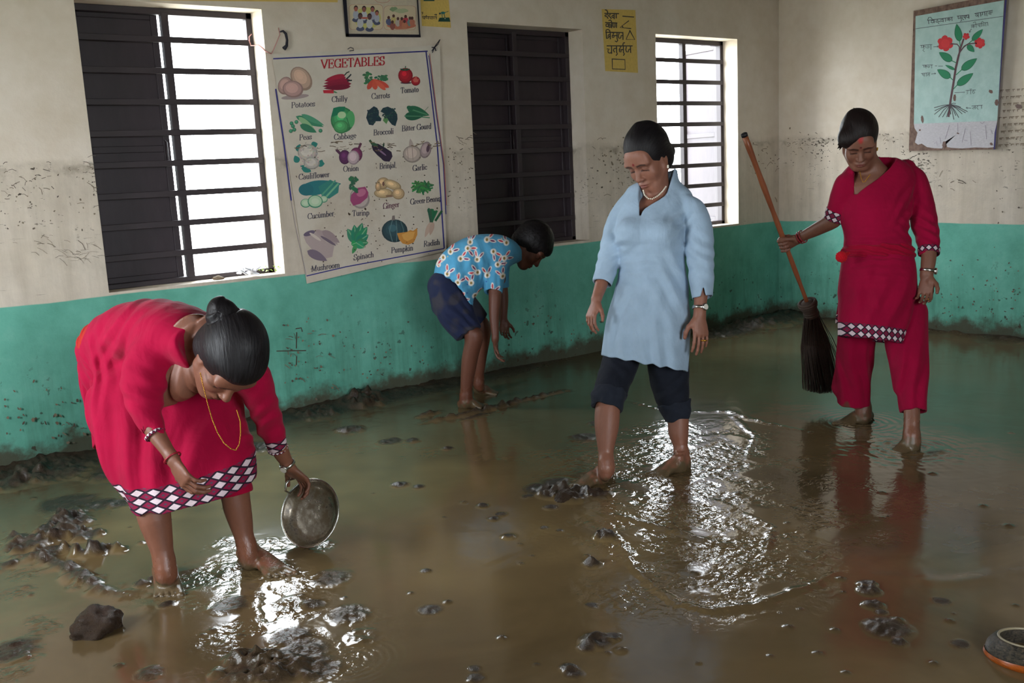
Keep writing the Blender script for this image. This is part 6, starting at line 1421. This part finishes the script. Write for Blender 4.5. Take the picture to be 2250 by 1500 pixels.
    v.disp(folds([(px(1880, 800, 4.8), VR*.95+VU*.2, .06, .007, px(1880, 820, 4.8), .18, 1), (px(1995, 800, 4.5), VR*.95-VU*.25, .06, .007, px(1998, 830, 4.5), .18, 2)]))
    chain(v, [(1876, 860, 4.90, 29, .065), (1876, 900, 4.93, 28, .06)], .0, op='sub', sub=1)
    chain(v, [(2006, 875, 4.53, 23, .055), (2010, 925, 4.51, 22, .05)], .0, op='sub', sub=1)
    def tc(V):
        n = value_noise(V, 30, 2); C = np.tile(lin(red), (len(V), 1)); m = np.clip((.10+.05*n-V[:, 2])/.03, 0, .75)*(V[:, 2] < .2)
        return C*(1-m[:, None])+MUD*.8*m[:, None]
    cloth('trousers', root, v, red, col=tc)
    # jewellery
    watch(root, px(2039, 594, 4.552), VU*1.0+VR*.15, VR*.75-VF*.5, .034, .032)
    band('bangle', root, px(1759, 522, 4.908), w0-px(1800, 501, 4.82), .030, .030, .007, M_REDTHREAD); band('bangle', root, px(1764, 519.5, 4.897), w0-px(1800, 501, 4.82), .031, .031, .007, M_REDTHREAD)
    band('ring', root, px(2042, 657, 4.515), VU, .0115, .0115, .006, M_GOLD)
    beads('gold_necklace', root, [px(1889, 376, 4.565), px(1892, 390, 4.55), px(1896, 400, 4.548), px(1901, 399, 4.55), px(1907, 390, 4.56), px(1912, 383, 4.575)], .0026, M_GOLD)
    ea = H.p(-.082, .004, -.042); beads('earring', root, [ea, ea-VU*.014-VR*.002], .0045, M_GOLD, 3)
    return st0, st1
STICK = woman_red()

# ---------------------------------------------------------------- broom
def broom(st0, st1):
    ax = nrm(st1-st0)
    root = thing('broom', 'long wooden-handled bristle broom in the hand of the woman in crimson', 'broom', (0, 0, 0))
    t = NT('bamboo_stick'); p = t.pos(); n = t.noise(1.0, 4, .6, t.scaled(p, 14, 14, 5))
    t.set(base=t.ramp(n, [(.3, L4((132, 72, 44))), (.7, L4((158, 92, 56)))]), rough=.4)
    pts = [st0+(st1+ax*.03-st0)*i/14.0 for i in range(15)]
    rad = [.0150+.0015*math.sin(i*1.9)-(.0003*i) for i in range(15)]
    put('handle', MB().tube(pts, rad, 12).mesh('handle', t.m, True), root)
    put('handle_end', MB().tube([st0-ax*.006, st0-ax*.003, st0+ax*.012], [.012, .0165, .0165], 12).mesh('handle_end', simple('black_cap', (30, 28, 32), .5), True), root)
    M_B = simple('dark_bristle', (62, 48, 40), .55, var=.25, scale=60)
    e1 = nrm(np.cross(ax, VF)); e2 = np.cross(ax, e1)
    cap = st1
    # bound collar of the head
    mb = MB()
    for j in range(7):
        c = cap+ax*(.004+.012*j); r = .042+.004*math.sin(j*1.3)-(.002*j)
        pts = [c+r*(math.cos(a)*e1+math.sin(a)*e2) for a in np.linspace(0, 2*math.pi, 25)]
        mb.tube(pts, .008, 6, cap=False)
    mb.tube([cap-ax*.004, cap+ax*.004, cap+ax*.09], [.02, .040, .038], 18)
    put('binding', mb.mesh('binding', simple('twine', (84, 68, 58), .8, var=.2, scale=80), True), root)
    rnd = random.Random(7); mb = MB()
    tip = px(1802, 858, 5.27)
    for i in range(420):
        a = rnd.uniform(0, 2*math.pi); r = math.sqrt(rnd.random())
        c0 = cap+ax*.06+.034*r*(math.cos(a)*e1+math.sin(a)*e2)
        sx = math.cos(a)*r; sy = math.sin(a)*r
        hx = -.085+.17*rnd.random()**.8 if False else sx*.078
        end = tip+VR*(hx*1.35+.012+.004*rnd.uniform(-1, 1))+VF*(sy*.05)-VU*(.02*rnd.random()-.02*abs(sx))
        if rnd.random() < .10: end = end+VR*rnd.uniform(-.01, .05)+VU*rnd.uniform(.02, .10)
        mid = c0*.55+end*.45+VR*(hx*.18+.006*rnd.uniform(-1, 1))
        mb.tube([c0, mid, end], [.0022, .0018, .0011], 4, cap=False)
    put('bristles', mb.mesh('bristles', M_B, True), root, kind='stuff')
broom(*STICK)

# ---------------------------------------------------------------- woman in pink-crimson bending with a steel plate
def woman_pink():
    root = person('woman in pink-red tunic with a hair bun bending down and holding a steel plate', None)
    red = (160, 7, 53)
    H = Head(px(500, 786, 3.12), -40, 71, 6, 1.15)
    S = nrm(px(430, 762, 3.25)-px(235, 795, 3.60))
    Sh = nrm(VR*.78-VU*.2+VF*.6); Sh = nrm(Sh-S*(Sh@S)); Dn = np.cross(Sh, S); Dn = Dn if Dn @ VU > 0 else -Dn
    sec = lambda u, v, t, a, b: (px(u, v, t), Dn, a, Sh, b)
    v = Vol(*bbox_px([(200, 680, 2.98), (700, 1330, 3.75)], .02), .0034)
    H.build(v)
    v.tube([(H.p(0, -.035, -.02), H.x, .050, H.y, .055), (px(462, 785, 3.20), VR*.6-VU*.8, .058, VF, .06), (px(436, 788, 3.24), VR*.6-VU*.8, .112, VF, .085), (px(420, 756, 3.28), Dn, .098, Sh, .145), (px(380, 748, 3.35), Dn, .100, Sh, .13), (px(325, 765, 3.45), Dn, .08, Sh, .10), (px(265, 805, 3.56), Dn, .06, Sh, .06)], .02)
    # legs
    chain(v, [(280, 850, 3.50, 26), (312, 1000, 3.38, 28), (332, 1090, 3.30, 36), (340, 1140, 3.28, 35), (352, 1190, 3.285, 27), (361, 1235, 3.29, 20.5), (366, 1262, 3.295, 21)])
    chain(v, [(380, 880, 3.56, 40), (470, 1000, 3.47, 36), (512, 1070, 3.43, 33), (521, 1110, 3.43, 31), (532, 1155, 3.44, 25), (541, 1200, 3.445, 17.5), (545, 1222, 3.45, 18)])
    foot(v, on_floor(358, 1262, -.012), on_floor(374, 1322, -.012), px(364, 1255, 3.295), 1.05, side=-1)
    foot(v, on_floor(527, 1226, -.01), on_floor(634, 1276, -.01), px(545, 1216, 3.45), 1.02, side=-1)
    # arms
    chain(v, [(345, 790, 3.25, 24), (314, 850, 3.19, 26), (320, 905, 3.16, 24), (341, 950, 3.14, 21), (366, 988, 3.12, 16), (381, 1010, 3.11, 13.5)])
    hand(v, px(382, 1012, 3.108), px(414, 1066, 3.09)-px(382, 1012, 3.108), VR*.65+VF*.55, -1, .95, curl=(.45, .55, .4), spread=.02, tcurl=.3)
    chain(v, [(540, 830, 3.34, 24), (575, 890, 3.41, 24), (600, 945, 3.49, 21), (616, 990, 3.54, 18), (630, 1015, 3.57, 14), (634, 1024, 3.58, 13.5)])
    wr = px(636, 1026, 3.582)
    hand(v, wr, px(676, 1062, 3.64)-wr, -VU*.75+VR*.35+VF*.35, 1, .92, curl=(.35, .75, .6), spread=.0, tcurl=.15)
    body_mesh(root, v, (122, 77, 58), [(H, dict(lip=(112, 54, 48)))], muds=[(px(650, 1040, 3.6), .05, .25)], mud_top=.045)
    # hair and bun
    hv = Vol([H.c], .24, .0035)
    hair_cap(hv, H, .015, front=(.093, .056), slope=(.90, -.43), fr=.003, nape=-.07, vol=(0, -.002, .010))
    bc = px(487, 685, 3.07)
    hv.ell(bc, (.050, .046, .048), (VR, VF, VU), .012)
    hv.disp(lambda P: np.where(((P-bc)**2).sum(1) < .06**2, .0035*np.sin(np.arctan2((P-bc)@VU, (P-bc)@VR)*3+((P-bc)**2).sum(1)**.5*240), 0))
    hv.ell(px(452, 712, 3.22), (.03, .03, .02), (VR, VF, VU), .02)
    finish_hair('hair', hv, H, M_HAIR, root)
    # tunic: bent torso, sleeves and hanging skirt
    v = Vol(*bbox_px([(165, 645, 3.0), (640, 1140, 3.85)], .02), .0042)
    v.tube([sec(244, 815, 3.60, .118, .110), sec(264, 768, 3.55, .130, .145), sec(320, 742, 3.46, .130, .160), sec(375, 742, 3.36, .128, .165), sec(420, 752, 3.28, .112, .165), sec(448, 768, 3.22, .08, .13)], .03)
    chain(v, [(372, 740, 3.28, 50, .08), (340, 775, 3.23, 55), (315, 845, 3.185, 49), (317, 900, 3.16, 38), (335, 944, 3.14, 24.5), (342, 956, 3.136, 22)], .03, flat=(False, True))
    chain(v, [(490, 800, 3.28, 45), (545, 822, 3.33, 45), (574, 880, 3.40, 36), (598, 938, 3.48, 28), (610, 982, 3.535, 22)], .03, flat=(False, True))
    zh = px(294, 1129, 3.20)[2]
    rows = [(330, 800, 3.52, 120, .14), (350, 850, 3.49, 155, .16), (368, 905, 3.46, 162, .165), (388, 965, 3.42, 156, .155), (410, 1025, 3.38, 148, .145), (428, 1085, 3.355, 138, .135), (438, 1150, 3.34, 134, .13)]
    chain(v, rows, .03, flat=(False, True))
    hem0 = px(294, 1129, 3.24); e_ = px(563, 1053, 3.38)-hem0; pl = np.cross(e_, VF*.96+VU*.28); pl = nrm(pl if pl @ VU < 0 else -pl)
    v.cut(hem0, pl, *bbox_px([(230, 1000, 2.9), (620, 1200, 3.9)], .05))
    v.disp(folds([(px(300, 720, 3.3), VR*.75-VU*.65, .06, .007, px(300, 735, 3.35), .16, 1), (px(250, 800, 3.4), VR*.95+VU*.2, .055, .007, px(240, 830, 3.45), .15, 2), (px(300, 950, 3.3), VR*.95+VU*.25, .10, .010, px(290, 1000, 3.3), .22, 3),
                  (px(480, 960, 3.3), VR*.9-VU*.3, .12, .009, px(470, 960, 3.3), .2, 4), (px(320, 860, 3.15), VU*.8+VR*.4, .06, .006, px(315, 860, 3.14), .1, 5), (px(590, 920, 3.4), VU*.8-VR*.5, .05, .005, px(585, 920, 3.4), .1, 6)]))
    chain(v, [(r[0], r[1], r[2], r[3]-12, r[4]-.022) for r in rows[-3:]]+[(442, 1190, 3.34, 118, .11)], .0, op='sub')
    chain(v, [(332, 940, 3.142, 18), (344, 962, 3.134, 18), (350, 972, 3.13, 18)], .0, op='sub'); chain(v, [(606, 968, 3.52, 17), (613, 992, 3.545, 17.5), (617, 1005, 3.55, 17)], .0, op='sub')
    # wide neck, open at the nape and hanging open at the throat
    v.tube([(px(420, 742, 3.10), nrm(VR*.8+VU*.5), .052, VF, .22), (px(436, 790, 3.06), VR, .058, VF, .22), (px(452, 846, 3.02), VR, .058, VF, .24), (px(466, 872, 3.0), VR, .035, VF, .26)], .01, 3, op='sub')
    e1_ = nrm(e_)
    def col(V):
        C = np.tile(lin(red), (len(V), 1))
        m = np.clip(2.2-np.abs(((V-px(205, 730, 3.6))@nrm(VR*.8+VU*.6)))/.026, 0, 1)*(((V-px(205, 730, 3.6))**2).sum(1) < .16**2)*(((V-px(205, 735, 3.6))@VU) > -.05)
        return C*(1-m[:, None])+lin((172, 42, 34))*m[:, None]
    o = cloth_with_border('tunic', root, v, red, hem0, pl, .62, .082, lambda V: ((V-hem0)@e1_)/.052, 3.0, col=col)
    def cuffb(rows):
        a = secs_px(rows); c = a[1][0]; d = nrm(a[1][0]-a[0][0]); v = Vol([c], .08, .003); v.tube(a, .0, 1, flat=(True, True)); v.tube([(q[0]+d*.02*(1 if i else -1), q[1], q[2]-.006, q[3], q[4]-.006) for i, q in enumerate(a)], .0, 1, op='sub')
        V, Q = v.surf(); put('border', qmesh('border', V, Q, M_BORDER, attrs={'bu': lambda V: np.arctan2((V-c)@a[0][3], (V-c)@a[0][1])/(2*math.pi)*16, 'bv': lambda V: ((V-c)@d)/.018}), root, 'patterned cuff border')
    cuffb([(339, 951, 3.138, 24.5), (343, 957, 3.136, 23.5)]); cuffb([(609.5, 982, 3.535, 23.3), (610.8, 986, 3.54, 23)])
    # rear panel of the tunic swinging free, with the trousers below
    v = Vol(*bbox_px([(160, 730, 3.4), (290, 1010, 3.8)], .02), .0042)
    v.tube(secs_px([(194, 765, 3.66, 22, .06), (196, 820, 3.66, 22, .07), (208, 890, 3.65, 21, .07), (221, 940, 3.64, 20, .07), (227, 985, 3.64, 21, .07)]), .01, 3, flat=(False, True))
    v.disp(folds([(px(205, 850, 3.6), VR, .03, .004, px(210, 880, 3.6), .2, 3)]))
    n_ = np.cross(px(207, 985, 3.6)-px(250, 950, 3.6), VF); n_ = n_ if n_ @ VU < 0 else -n_
    v.cut(px(207, 980, 3.6), n_)
    cloth('rear_panel', root, v, red)
    v = Vol(*bbox_px([(220, 760, 3.1), (600, 1115, 3.85)], .02), .0045)
    chain(v, [(262, 840, 3.56, 60, .10), (285, 950, 3.48, 55, .09), (312, 1040, 3.38, 47, .075), (328, 1100, 3.32, 42, .065)], .02, flat=(False, True))
    chain(v, [(262, 1000, 3.50, 14), (264, 1065, 3.47, 13)], .02)
    chain(v, [(390, 880, 3.58, 62, .10), (460, 980, 3.50, 52, .085), (512, 1068, 3.44, 40, .066), (519, 1086, 3.435, 37, .062)], .02, flat=(False, True))
    cloth('trousers', root, v, (154, 6, 48))
    # jewellery
    watch(root, px(631, 1019, 3.572), px(640, 1030, 3.59)-px(610, 980, 3.53), -VR*.4+VU*.5-VF*.8, .027, .025)
    band('bangle', root, px(379, 1006, 3.113), px(382, 1012, 3.108)-px(366, 988, 3.12), .027, .027, .006, M_REDTHREAD)
    ch = [px(440, 818, 3.06), px(446, 845, 3.05), px(456, 885, 3.05), px(466, 920, 3.07), px(478, 950, 3.10), px(492, 973, 3.12), px(508, 986, 3.13), px(518, 989, 3.14), px(526, 976, 3.16), px(529, 950, 3.18), px(528, 925, 3.22), px(520, 900, 3.25)]
    beads('long_necklace', root, ch, .0024, M_GOLD)
woman_pink()

# ---------------------------------------------------------------- boy bending by the wall
def boy():
    root = person('boy in blue rabbit-print shirt and dark shorts bending forward beside the wall', None)
    H = Head(px(1166, 541, 5.92), -80, 54, 0, 1.07)
    v = Vol(*bbox_px([(990, 490, 5.3), (1225, 905, 6.1)], .02), .0042)
    H.build(v)
    v.tube([(H.p(0, -.03, -.03), H.x, .048, H.y, .05), (px(1130, 556, 5.86), VU, .052, VF, .05), (px(1108, 556, 5.80), VU, .06, VF, .08), (px(1070, 565, 5.72), VU, .08, VF, .09), (px(1015, 605, 5.66), VU, .06, VF, .07), (px(985, 650, 5.64), VU, .06, VF, .07)], .02)
    chain(v, [(1086, 580, 5.68, 12), (1088, 640, 5.62, 14.5), (1086, 695, 5.60, 11.5), (1088, 735, 5.59, 8.5), (1088, 746, 5.59, 8)])
    hand(v, px(1088, 748, 5.588), px(1094, 800, 5.58)-px(1088, 748, 5.588), VR*.8-VF*.2, 1, .82, curl=(.3, .5, .4), spread=.02)
    chain(v, [(1100, 590, 5.92, 11), (1106, 650, 5.95, 11), (1106, 690, 5.94, 9), (1106, 702, 5.93, 8)])
    hand(v, px(1106, 703, 5.93), px(1110, 750, 5.90)-px(1106, 703, 5.93), VR*.4-VF*.9, -1, .82, curl=(.3, .4, .4), spread=.05)
    chain(v, [(985, 660, 5.60, 22), (1020, 710, 5.55, 20), (1041, 738, 5.54, 21), (1033, 785, 5.575, 19), (1026, 840, 5.62, 14.5), (1024, 872, 5.645, 13), (1024, 884, 5.65, 13)], sub=4)
    chain(v, [(1010, 665, 5.78, 20), (1045, 700, 5.80, 18), (1062, 722, 5.80, 17), (1057, 775, 5.85, 14), (1053, 820, 5.90, 11), (1052, 846, 5.93, 10)], sub=4)
    foot(v, on_floor(1010, 898, -.008), on_floor(1070, 897, -.008), px(1024, 880, 5.65), .92, side=-1)
    foot(v, on_floor(1044, 864, -.008), on_floor(1096, 868, -.008), px(1052, 845, 5.93), .9, side=1)
    body_mesh(root, v, (104, 62, 46), [(H, dict(lip=(96, 46, 40)))], muds=[(px(1092, 780, 5.58), .06, .3), (px(1108, 735, 5.9), .06, .3)], mud_top=.05)
    hv = Vol([H.c], .2, .004)
    hair_cap(hv, H, .020, front=(.100, .040), slope=(.93, -.36), fr=.010, nape=-.06, vol=(0, -.002, .008))
    hv.disp(lambda P: .0018*np.sin(P[:, 0]*210+np.sin(P[:, 2]*130)*2)*np.sin(P[:, 1]*190+np.sin(P[:, 0]*120)*2)*np.sin(P[:, 2]*200))
    finish_hair('hair', hv, H, M_HAIR, root, f=(60, 60, 60))
    # shirt
    v = Vol(*bbox_px([(935, 500, 5.4), (1135, 675, 6.1)], .02), .0034)
    chain(v, [(994, 652, 5.62, 62, .15), (1002, 614, 5.65, 60, .155), (1030, 582, 5.69, 57, .16), (1065, 563, 5.75, 53, .165), (1100, 551, 5.82, 40, .15), (1127, 549, 5.87, 30, .085)], .02, flat=(True, True))
    chain(v, [(1090, 552, 5.71, 36, .075), (1087, 590, 5.665, 27), (1083, 642, 5.62, 20.5)], .025, flat=(False, True))
    chain(v, [(1095, 560, 5.92, 30, .06), (1102, 600, 5.95, 17), (1104, 632, 5.95, 15)], .025, flat=(False, True))
    v.disp(folds([(px(1040, 590, 5.5), VR*.9+VU*.2, .07, .006, px(1040, 590, 5.55), .14, 1), (px(990, 600, 5.5), VR*.7-VU*.7, .05, .004, px(985, 610, 5.5), .12, 2), (px(1075, 600, 5.5), VR*.9, .04, .004, px(1075, 610, 5.6), .08, 3)]))
    chain(v, [(990, 672, 5.61, 50, .13), (995, 650, 5.62, 50, .13)], .0, op='sub', sub=1)
    chain(v, [(1084, 620, 5.64, 16), (1082, 655, 5.61, 17)], .0, op='sub', sub=1)
    chain(v, [(1112, 550, 5.85, 23, .06), (1145, 550, 5.9, 25, .07)], .0, op='sub', sub=1)
    spots = [(415, 225, 80), (530, 210, 10), (665, 235, 130), (280, 290, 40), (352, 333, 20), (465, 340, 70), (575, 290, -60), (262, 435, 60), (468, 428, 150), (335, 490, 50), (425, 497, 100), (180, 505, 20), (296, 540, 200), (533, 452, 90), (640, 462, 110), (570, 568, 60), (352, 612, 30), (195, 378, 70), (605, 380, 30), (400, 265, -30), (230, 330, 200), (650, 340, 20), (450, 590, 10), (240, 570, 80)]
    def col(V):
        C = np.tile(lin((86, 160, 198)), (len(V), 1)); x = V@_r0; z = V[:, 2]
        def pt(u, v_): p = px(900+u/3.125, 460+v_/3.125, 5.58); return p@_r0, p[2]
        def dot(m, rgb):
            m = np.clip(m, 0, 1)[:, None]; C[:] = C*(1-m)+lin(rgb)*m
        for (u, v_, a) in spots:
            cx, cz = pt(u, v_); a = math.radians(a); dx, dz = x-cx, z-cz
            near = (dx**2+dz**2) < .07**2
            if not near.any(): continue
            ii = np.nonzero(near)[0]; dx = dx[ii]; dz = dz[ii]; near = 1.0
            def dab(m, rgb):
                m = np.clip(m, 0, 1)[:, None]; C[ii] = C[ii]*(1-m)+lin(rgb)*m
            for k, da in enumerate((-.45, .5)):
                ex, ez = math.cos(a+da), math.sin(a+da); l = dx*ex+dz*ez; w = -dx*ez+dz*ex
                dab((1.25-np.sqrt(((l-.033)/.019)**2+(w/.0078)**2))*6*near, (232, 222, 214)); dab((1.15-np.sqrt(((l-.034)/.0135)**2+(w/.0042)**2))*5*near, (196, 60, 78) if k else (120, 50, 96))
            dab((1.2-np.sqrt(dx**2+dz**2)/.0150)*6*near, (236, 230, 220)); dab((1.2-np.sqrt((dx/.0065)**2+(dz/.0075)**2))*5*near, (150, 120, 60))
        rr = random.Random(3)
        for i in range(26):
            cx, cz = pt(rr.uniform(130, 700), rr.uniform(160, 640)); dot((1.2-np.sqrt((x-cx)**2+(z-cz)**2)/.0035)*4, rr.choice([(214, 200, 150), (60, 90, 170), (220, 120, 120)]))
        return C
    cloth('shirt', root, v, None, col=col, mat=cloth_material('printed_cotton', weave=700))
    # shorts
    v = Vol(*bbox_px([(935, 595, 5.35), (1085, 760, 6.0)], .02), .004)
    chain(v, [(975, 630, 5.65, 36, .14), (990, 660, 5.65, 46, .15)], .03)
    chain(v, [(982, 648, 5.585, 38, .09), (1003, 690, 5.56, 40, .09), (1030, 733, 5.545, 31, .075)], .02, flat=(False, True))
    chain(v, [(1000, 655, 5.76, 36, .09), (1030, 682, 5.78, 30, .08), (1055, 706, 5.80, 23, .07)], .02, flat=(False, True))
    v.disp(folds([(px(1010, 690, 5.5), VU*.7+VR*.7, .05, .006, px(1010, 700, 5.5), .12, 1)]))
    def sc(V):
        n = value_noise(V, 18, 4); C = np.tile(lin((34, 40, 66)), (len(V), 1)); m = np.clip(n*1.2-.1, 0, .45)
        return C*(1-m[:, None])+lin((74, 68, 60))*m[:, None]
    cloth('shorts', root, v, None, col=sc)
boy()

# ================================================================ loose things
def plate():
    root = thing('steel_plate', 'round muddy steel plate tipped on edge in the bending woman\'s hand', 'plate')
    c = px(681, 1127, 3.655); n = nrm(-VF*.88-VR*.40+VU*.26)          # its hollow faces the viewer, a little to the left
    e2 = nrm(VU*.9-VR*.35-n*((VU*.9-VR*.35)@n)); e1 = np.cross(e2, n)
    M = Matrix((tuple(e1)+(c[0],), tuple(e2)+(c[1],), tuple(n)+(c[2],), (0, 0, 0, 1)))
    M = Matrix(((e1[0], e2[0], n[0], c[0]), (e1[1], e2[1], n[1], c[1]), (e1[2], e2[2], n[2], c[2]), (0, 0, 0, 1)))
    t = NT('muddy_steel'); nz = t.noise(7, 5, .65); m = t.ramp(nz, [(.34, 0.0), (.58, 1.0)])
    t.set(base=t.mix(m, L4((150, 142, 128)), L4((98, 84, 62))), metal=t.math('SUBTRACT', .9, t.math('MULTIPLY', m, .85)), rough=t.math('ADD', .22, t.math('MULTIPLY', m, .16)))
    R = .128
    prof = [(0.001, -.030), (.08, -.030), (.094, -.027), (.106, -.018), (.116, -.004), (.122, .002), (R-.001, .003), (R, .0015), (R-.001, 0), (.121, -.001), (.113, -.008), (.104, -.021), (.092, -.031), (.08, -.034), (.001, -.034)]
    put('dish', MB().lathe(prof, 72, M).mesh('dish', t.m, True), root)
    put('rim', MB().tube([c+n*.0015+R*(math.cos(a)*e1+math.sin(a)*e2) for a in np.linspace(0, 2*math.pi, 73)], .0028, 8, cap=False).mesh('rim', M_CHROME, True), root)
    a = px(636, 1054, 3.61); b = px(627, 1078, 3.60); k = c+R*nrm((a-c)-n*((a-c)@n))
    put('handle', MB().tube([k+n*.002, k+(a-k)*.35+VU*.012, a, px(629, 1062, 3.60), b, px(636, 1083, 3.625), c+R*nrm((px(648, 1075, 3.64)-c)-n*((px(648, 1075, 3.64)-c)@n))], .0042, 8).mesh('handle', M_CHROME, True), root, 'bent wire handle')
plate()

def ring_pot():
    root = thing('mud_basin', 'black metal basin with orange underside lying in the mud at lower right', 'basin')
    c = on_floor(2262, 1440); c[2] = .004
    M = Matrix.Translation(Vector(c)) @ Matrix.Rotation(.10, 4, 'Y') @ Matrix.Rotation(-.06, 4, 'X')
    t = NT('wet_black_metal'); n = t.noise(22, 4, .7); t.set(base=t.ramp(n, [(.35, L4((26, 24, 22))), (.7, L4((92, 82, 66)))]), rough=.22, metal=.3); t.bump(n, .004)
    put('body', MB().lathe([(.098, .030), (.105, .020), (.108, .008), (.106, .0), (.088, .036), (.076, .040), (.072, .038), (.072, .0), (.001, -.002)][0:1] + [(.104, .022), (.108, .010), (.106, -.010), (.10, -.02)], 64, M).mesh('body', t.m, True), root)
    put('lip', MB().lathe([(.098, .030), (.088, .040), (.078, .043), (.074, .040), (.072, .030), (.070, -.004), (.001, -.006)], 64, M).mesh('lip', t.m, True), root)
    put('bead', MB().tube([(M @ Vector((.076*math.cos(a), .076*math.sin(a), .043)))[:] for a in np.linspace(0, 2*math.pi, 65)], .0035, 8, cap=False).mesh('bead', simple('pale_bead', (150, 138, 112), .35), True), root)
    put('base', MB().lathe([(.110, .004), (.113, -.004), (.108, -.016), (.09, -.02)], 64, M).mesh('base', simple('orange_enamel', (160, 78, 20), .35, var=.2, scale=20), True), root, 'orange underside')
ring_pot()

M_CLOD = None
def clod(u, v, r, label, seed):
    global M_CLOD
    if M_CLOD is None:
        t = NT('wet_clod'); n = t.noise(40, 5, .7); t.set(base=t.ramp(n, [(.3, L4((40, 28, 20))), (.7, L4((72, 54, 38)))]), rough=t.ramp(n, [(.35, .2), (.65, .42)]), spec=.25); t.bump(n, .004); M_CLOD = t.m
    c = on_floor(u, v); bm = bmesh.new(); bmesh.ops.create_icosphere(bm, subdivisions=4, radius=1.0)
    V = np.array([q.co for q in bm.verts]); n = value_noise(V, 1.6, seed)*.24+value_noise(V, 4, seed+1)*.14+value_noise(V, 9, seed+2)*.07
    V = V*(1+n)[:, None]*np.array([r*1.05, r, r*.85]); V[:, 2] = np.maximum(V[:, 2], -.25*r)
    for q, co in zip(bm.verts, V): q.co = Vector(co+np.array([c[0], c[1], r*.22]))
    me = bpy.data.meshes.new('mud_clod'); bm.to_mesh(me); bm.free(); me.materials.append(M_CLOD); me.polygons.foreach_set('use_smooth', [True]*len(me.polygons))
    return put('mud_clod', me, label=label, cat='mud clod')
clod(212, 1385, .066, 'big dark clod of mud in front of the bending woman\'s feet', 3)
clod(806, 892, .05, 'dark heap of mud against the green wall below the vegetable chart', 8)
clod(1243, 1098, .04, 'mud pushed up by the toes of the woman in blue', 12)

def sill_litter():
    zs = ZS+.004; y = D+.06
    root = thing('plastic_scrap', 'crumpled white plastic scrap on the left window sill', 'litter')
    v = Vol([np.array([2.19, y+.02, zs+.03])], .14, .004)
    rn = random.Random(6); base = np.array([2.15, y, zs])
    for i in range(16):
        a = base+np.array([rn.uniform(-.05, .05), rn.uniform(-.03, .03), rn.uniform(0, .03)]); b = a+np.array([rn.uniform(-.05, .05), rn.uniform(-.03, .03), rn.uniform(-.015, .03)])
        a[2] = max(a[2], zs+.006); b[2] = max(b[2], zs+.006); v.cone(a, b, .008, .005, .003)
    V, Q = v.surf(); V[:, 2] = np.maximum(V[:, 2], ZS+.0005)
    put('film', qmesh('film', V, Q, simple('white_film', (206, 208, 214), .35, var=.1, scale=50), relax=1), root)
    for k, (x, dy, lab) in enumerate(((2.262, .055, 'green leaf behind the plastic scrap on the left window sill'), (2.315, .0, 'yellow-green leaves at the corner of the left window sill'))):
        mb = MB()
        for i in range(7):
            a = i*1.1+k; c = np.array([x+.016*math.cos(a), y+dy+.016*math.sin(a), zs+.006+.004*i]); t_ = c+np.array([.022*math.cos(a), .022*math.sin(a), .008]); s_ = np.array([-math.sin(a), math.cos(a), .2])*.009
            m_ = (c+t_)/2+np.array([0, 0, .005]); mb.add([c, m_+s_, t_, m_-s_, m_-np.array([0, 0, .003])], [(0, 1, 4), (1, 2, 4), (2, 3, 4), (3, 0, 4), (0, 3, 2, 1)])
        o = put('leaf', mb.mesh('leaf', simple('green_leaf', (120, 150, 50), .5)), label=lab, cat='leaf'); 
    o = clod_small((1.98, D+.07, ZS), .022); tag(o, 'small dry clod in the middle of the left window sill', 'mud clod')
def clod_small(p, r):
    bm = bmesh.new(); bmesh.ops.create_icosphere(bm, subdivisions=2, radius=1.0); V = np.array([q.co for q in bm.verts]); n = value_noise(V, 2.2, 5)*.35
    V = V*(1+n)[:, None]*np.array([r*1.4, r, r*.7]); V[:, 2] = np.maximum(V[:, 2], -.3*r)+.3*r
    for q, co in zip(bm.verts, V): q.co = Vector(co+np.array(p))
    me = bpy.data.meshes.new('mud_clod'); bm.to_mesh(me); bm.free(); me.materials.append(simple('dry_clod', (120, 104, 84), .9, bump=.003)); return put('mud_clod', me)
sill_litter()
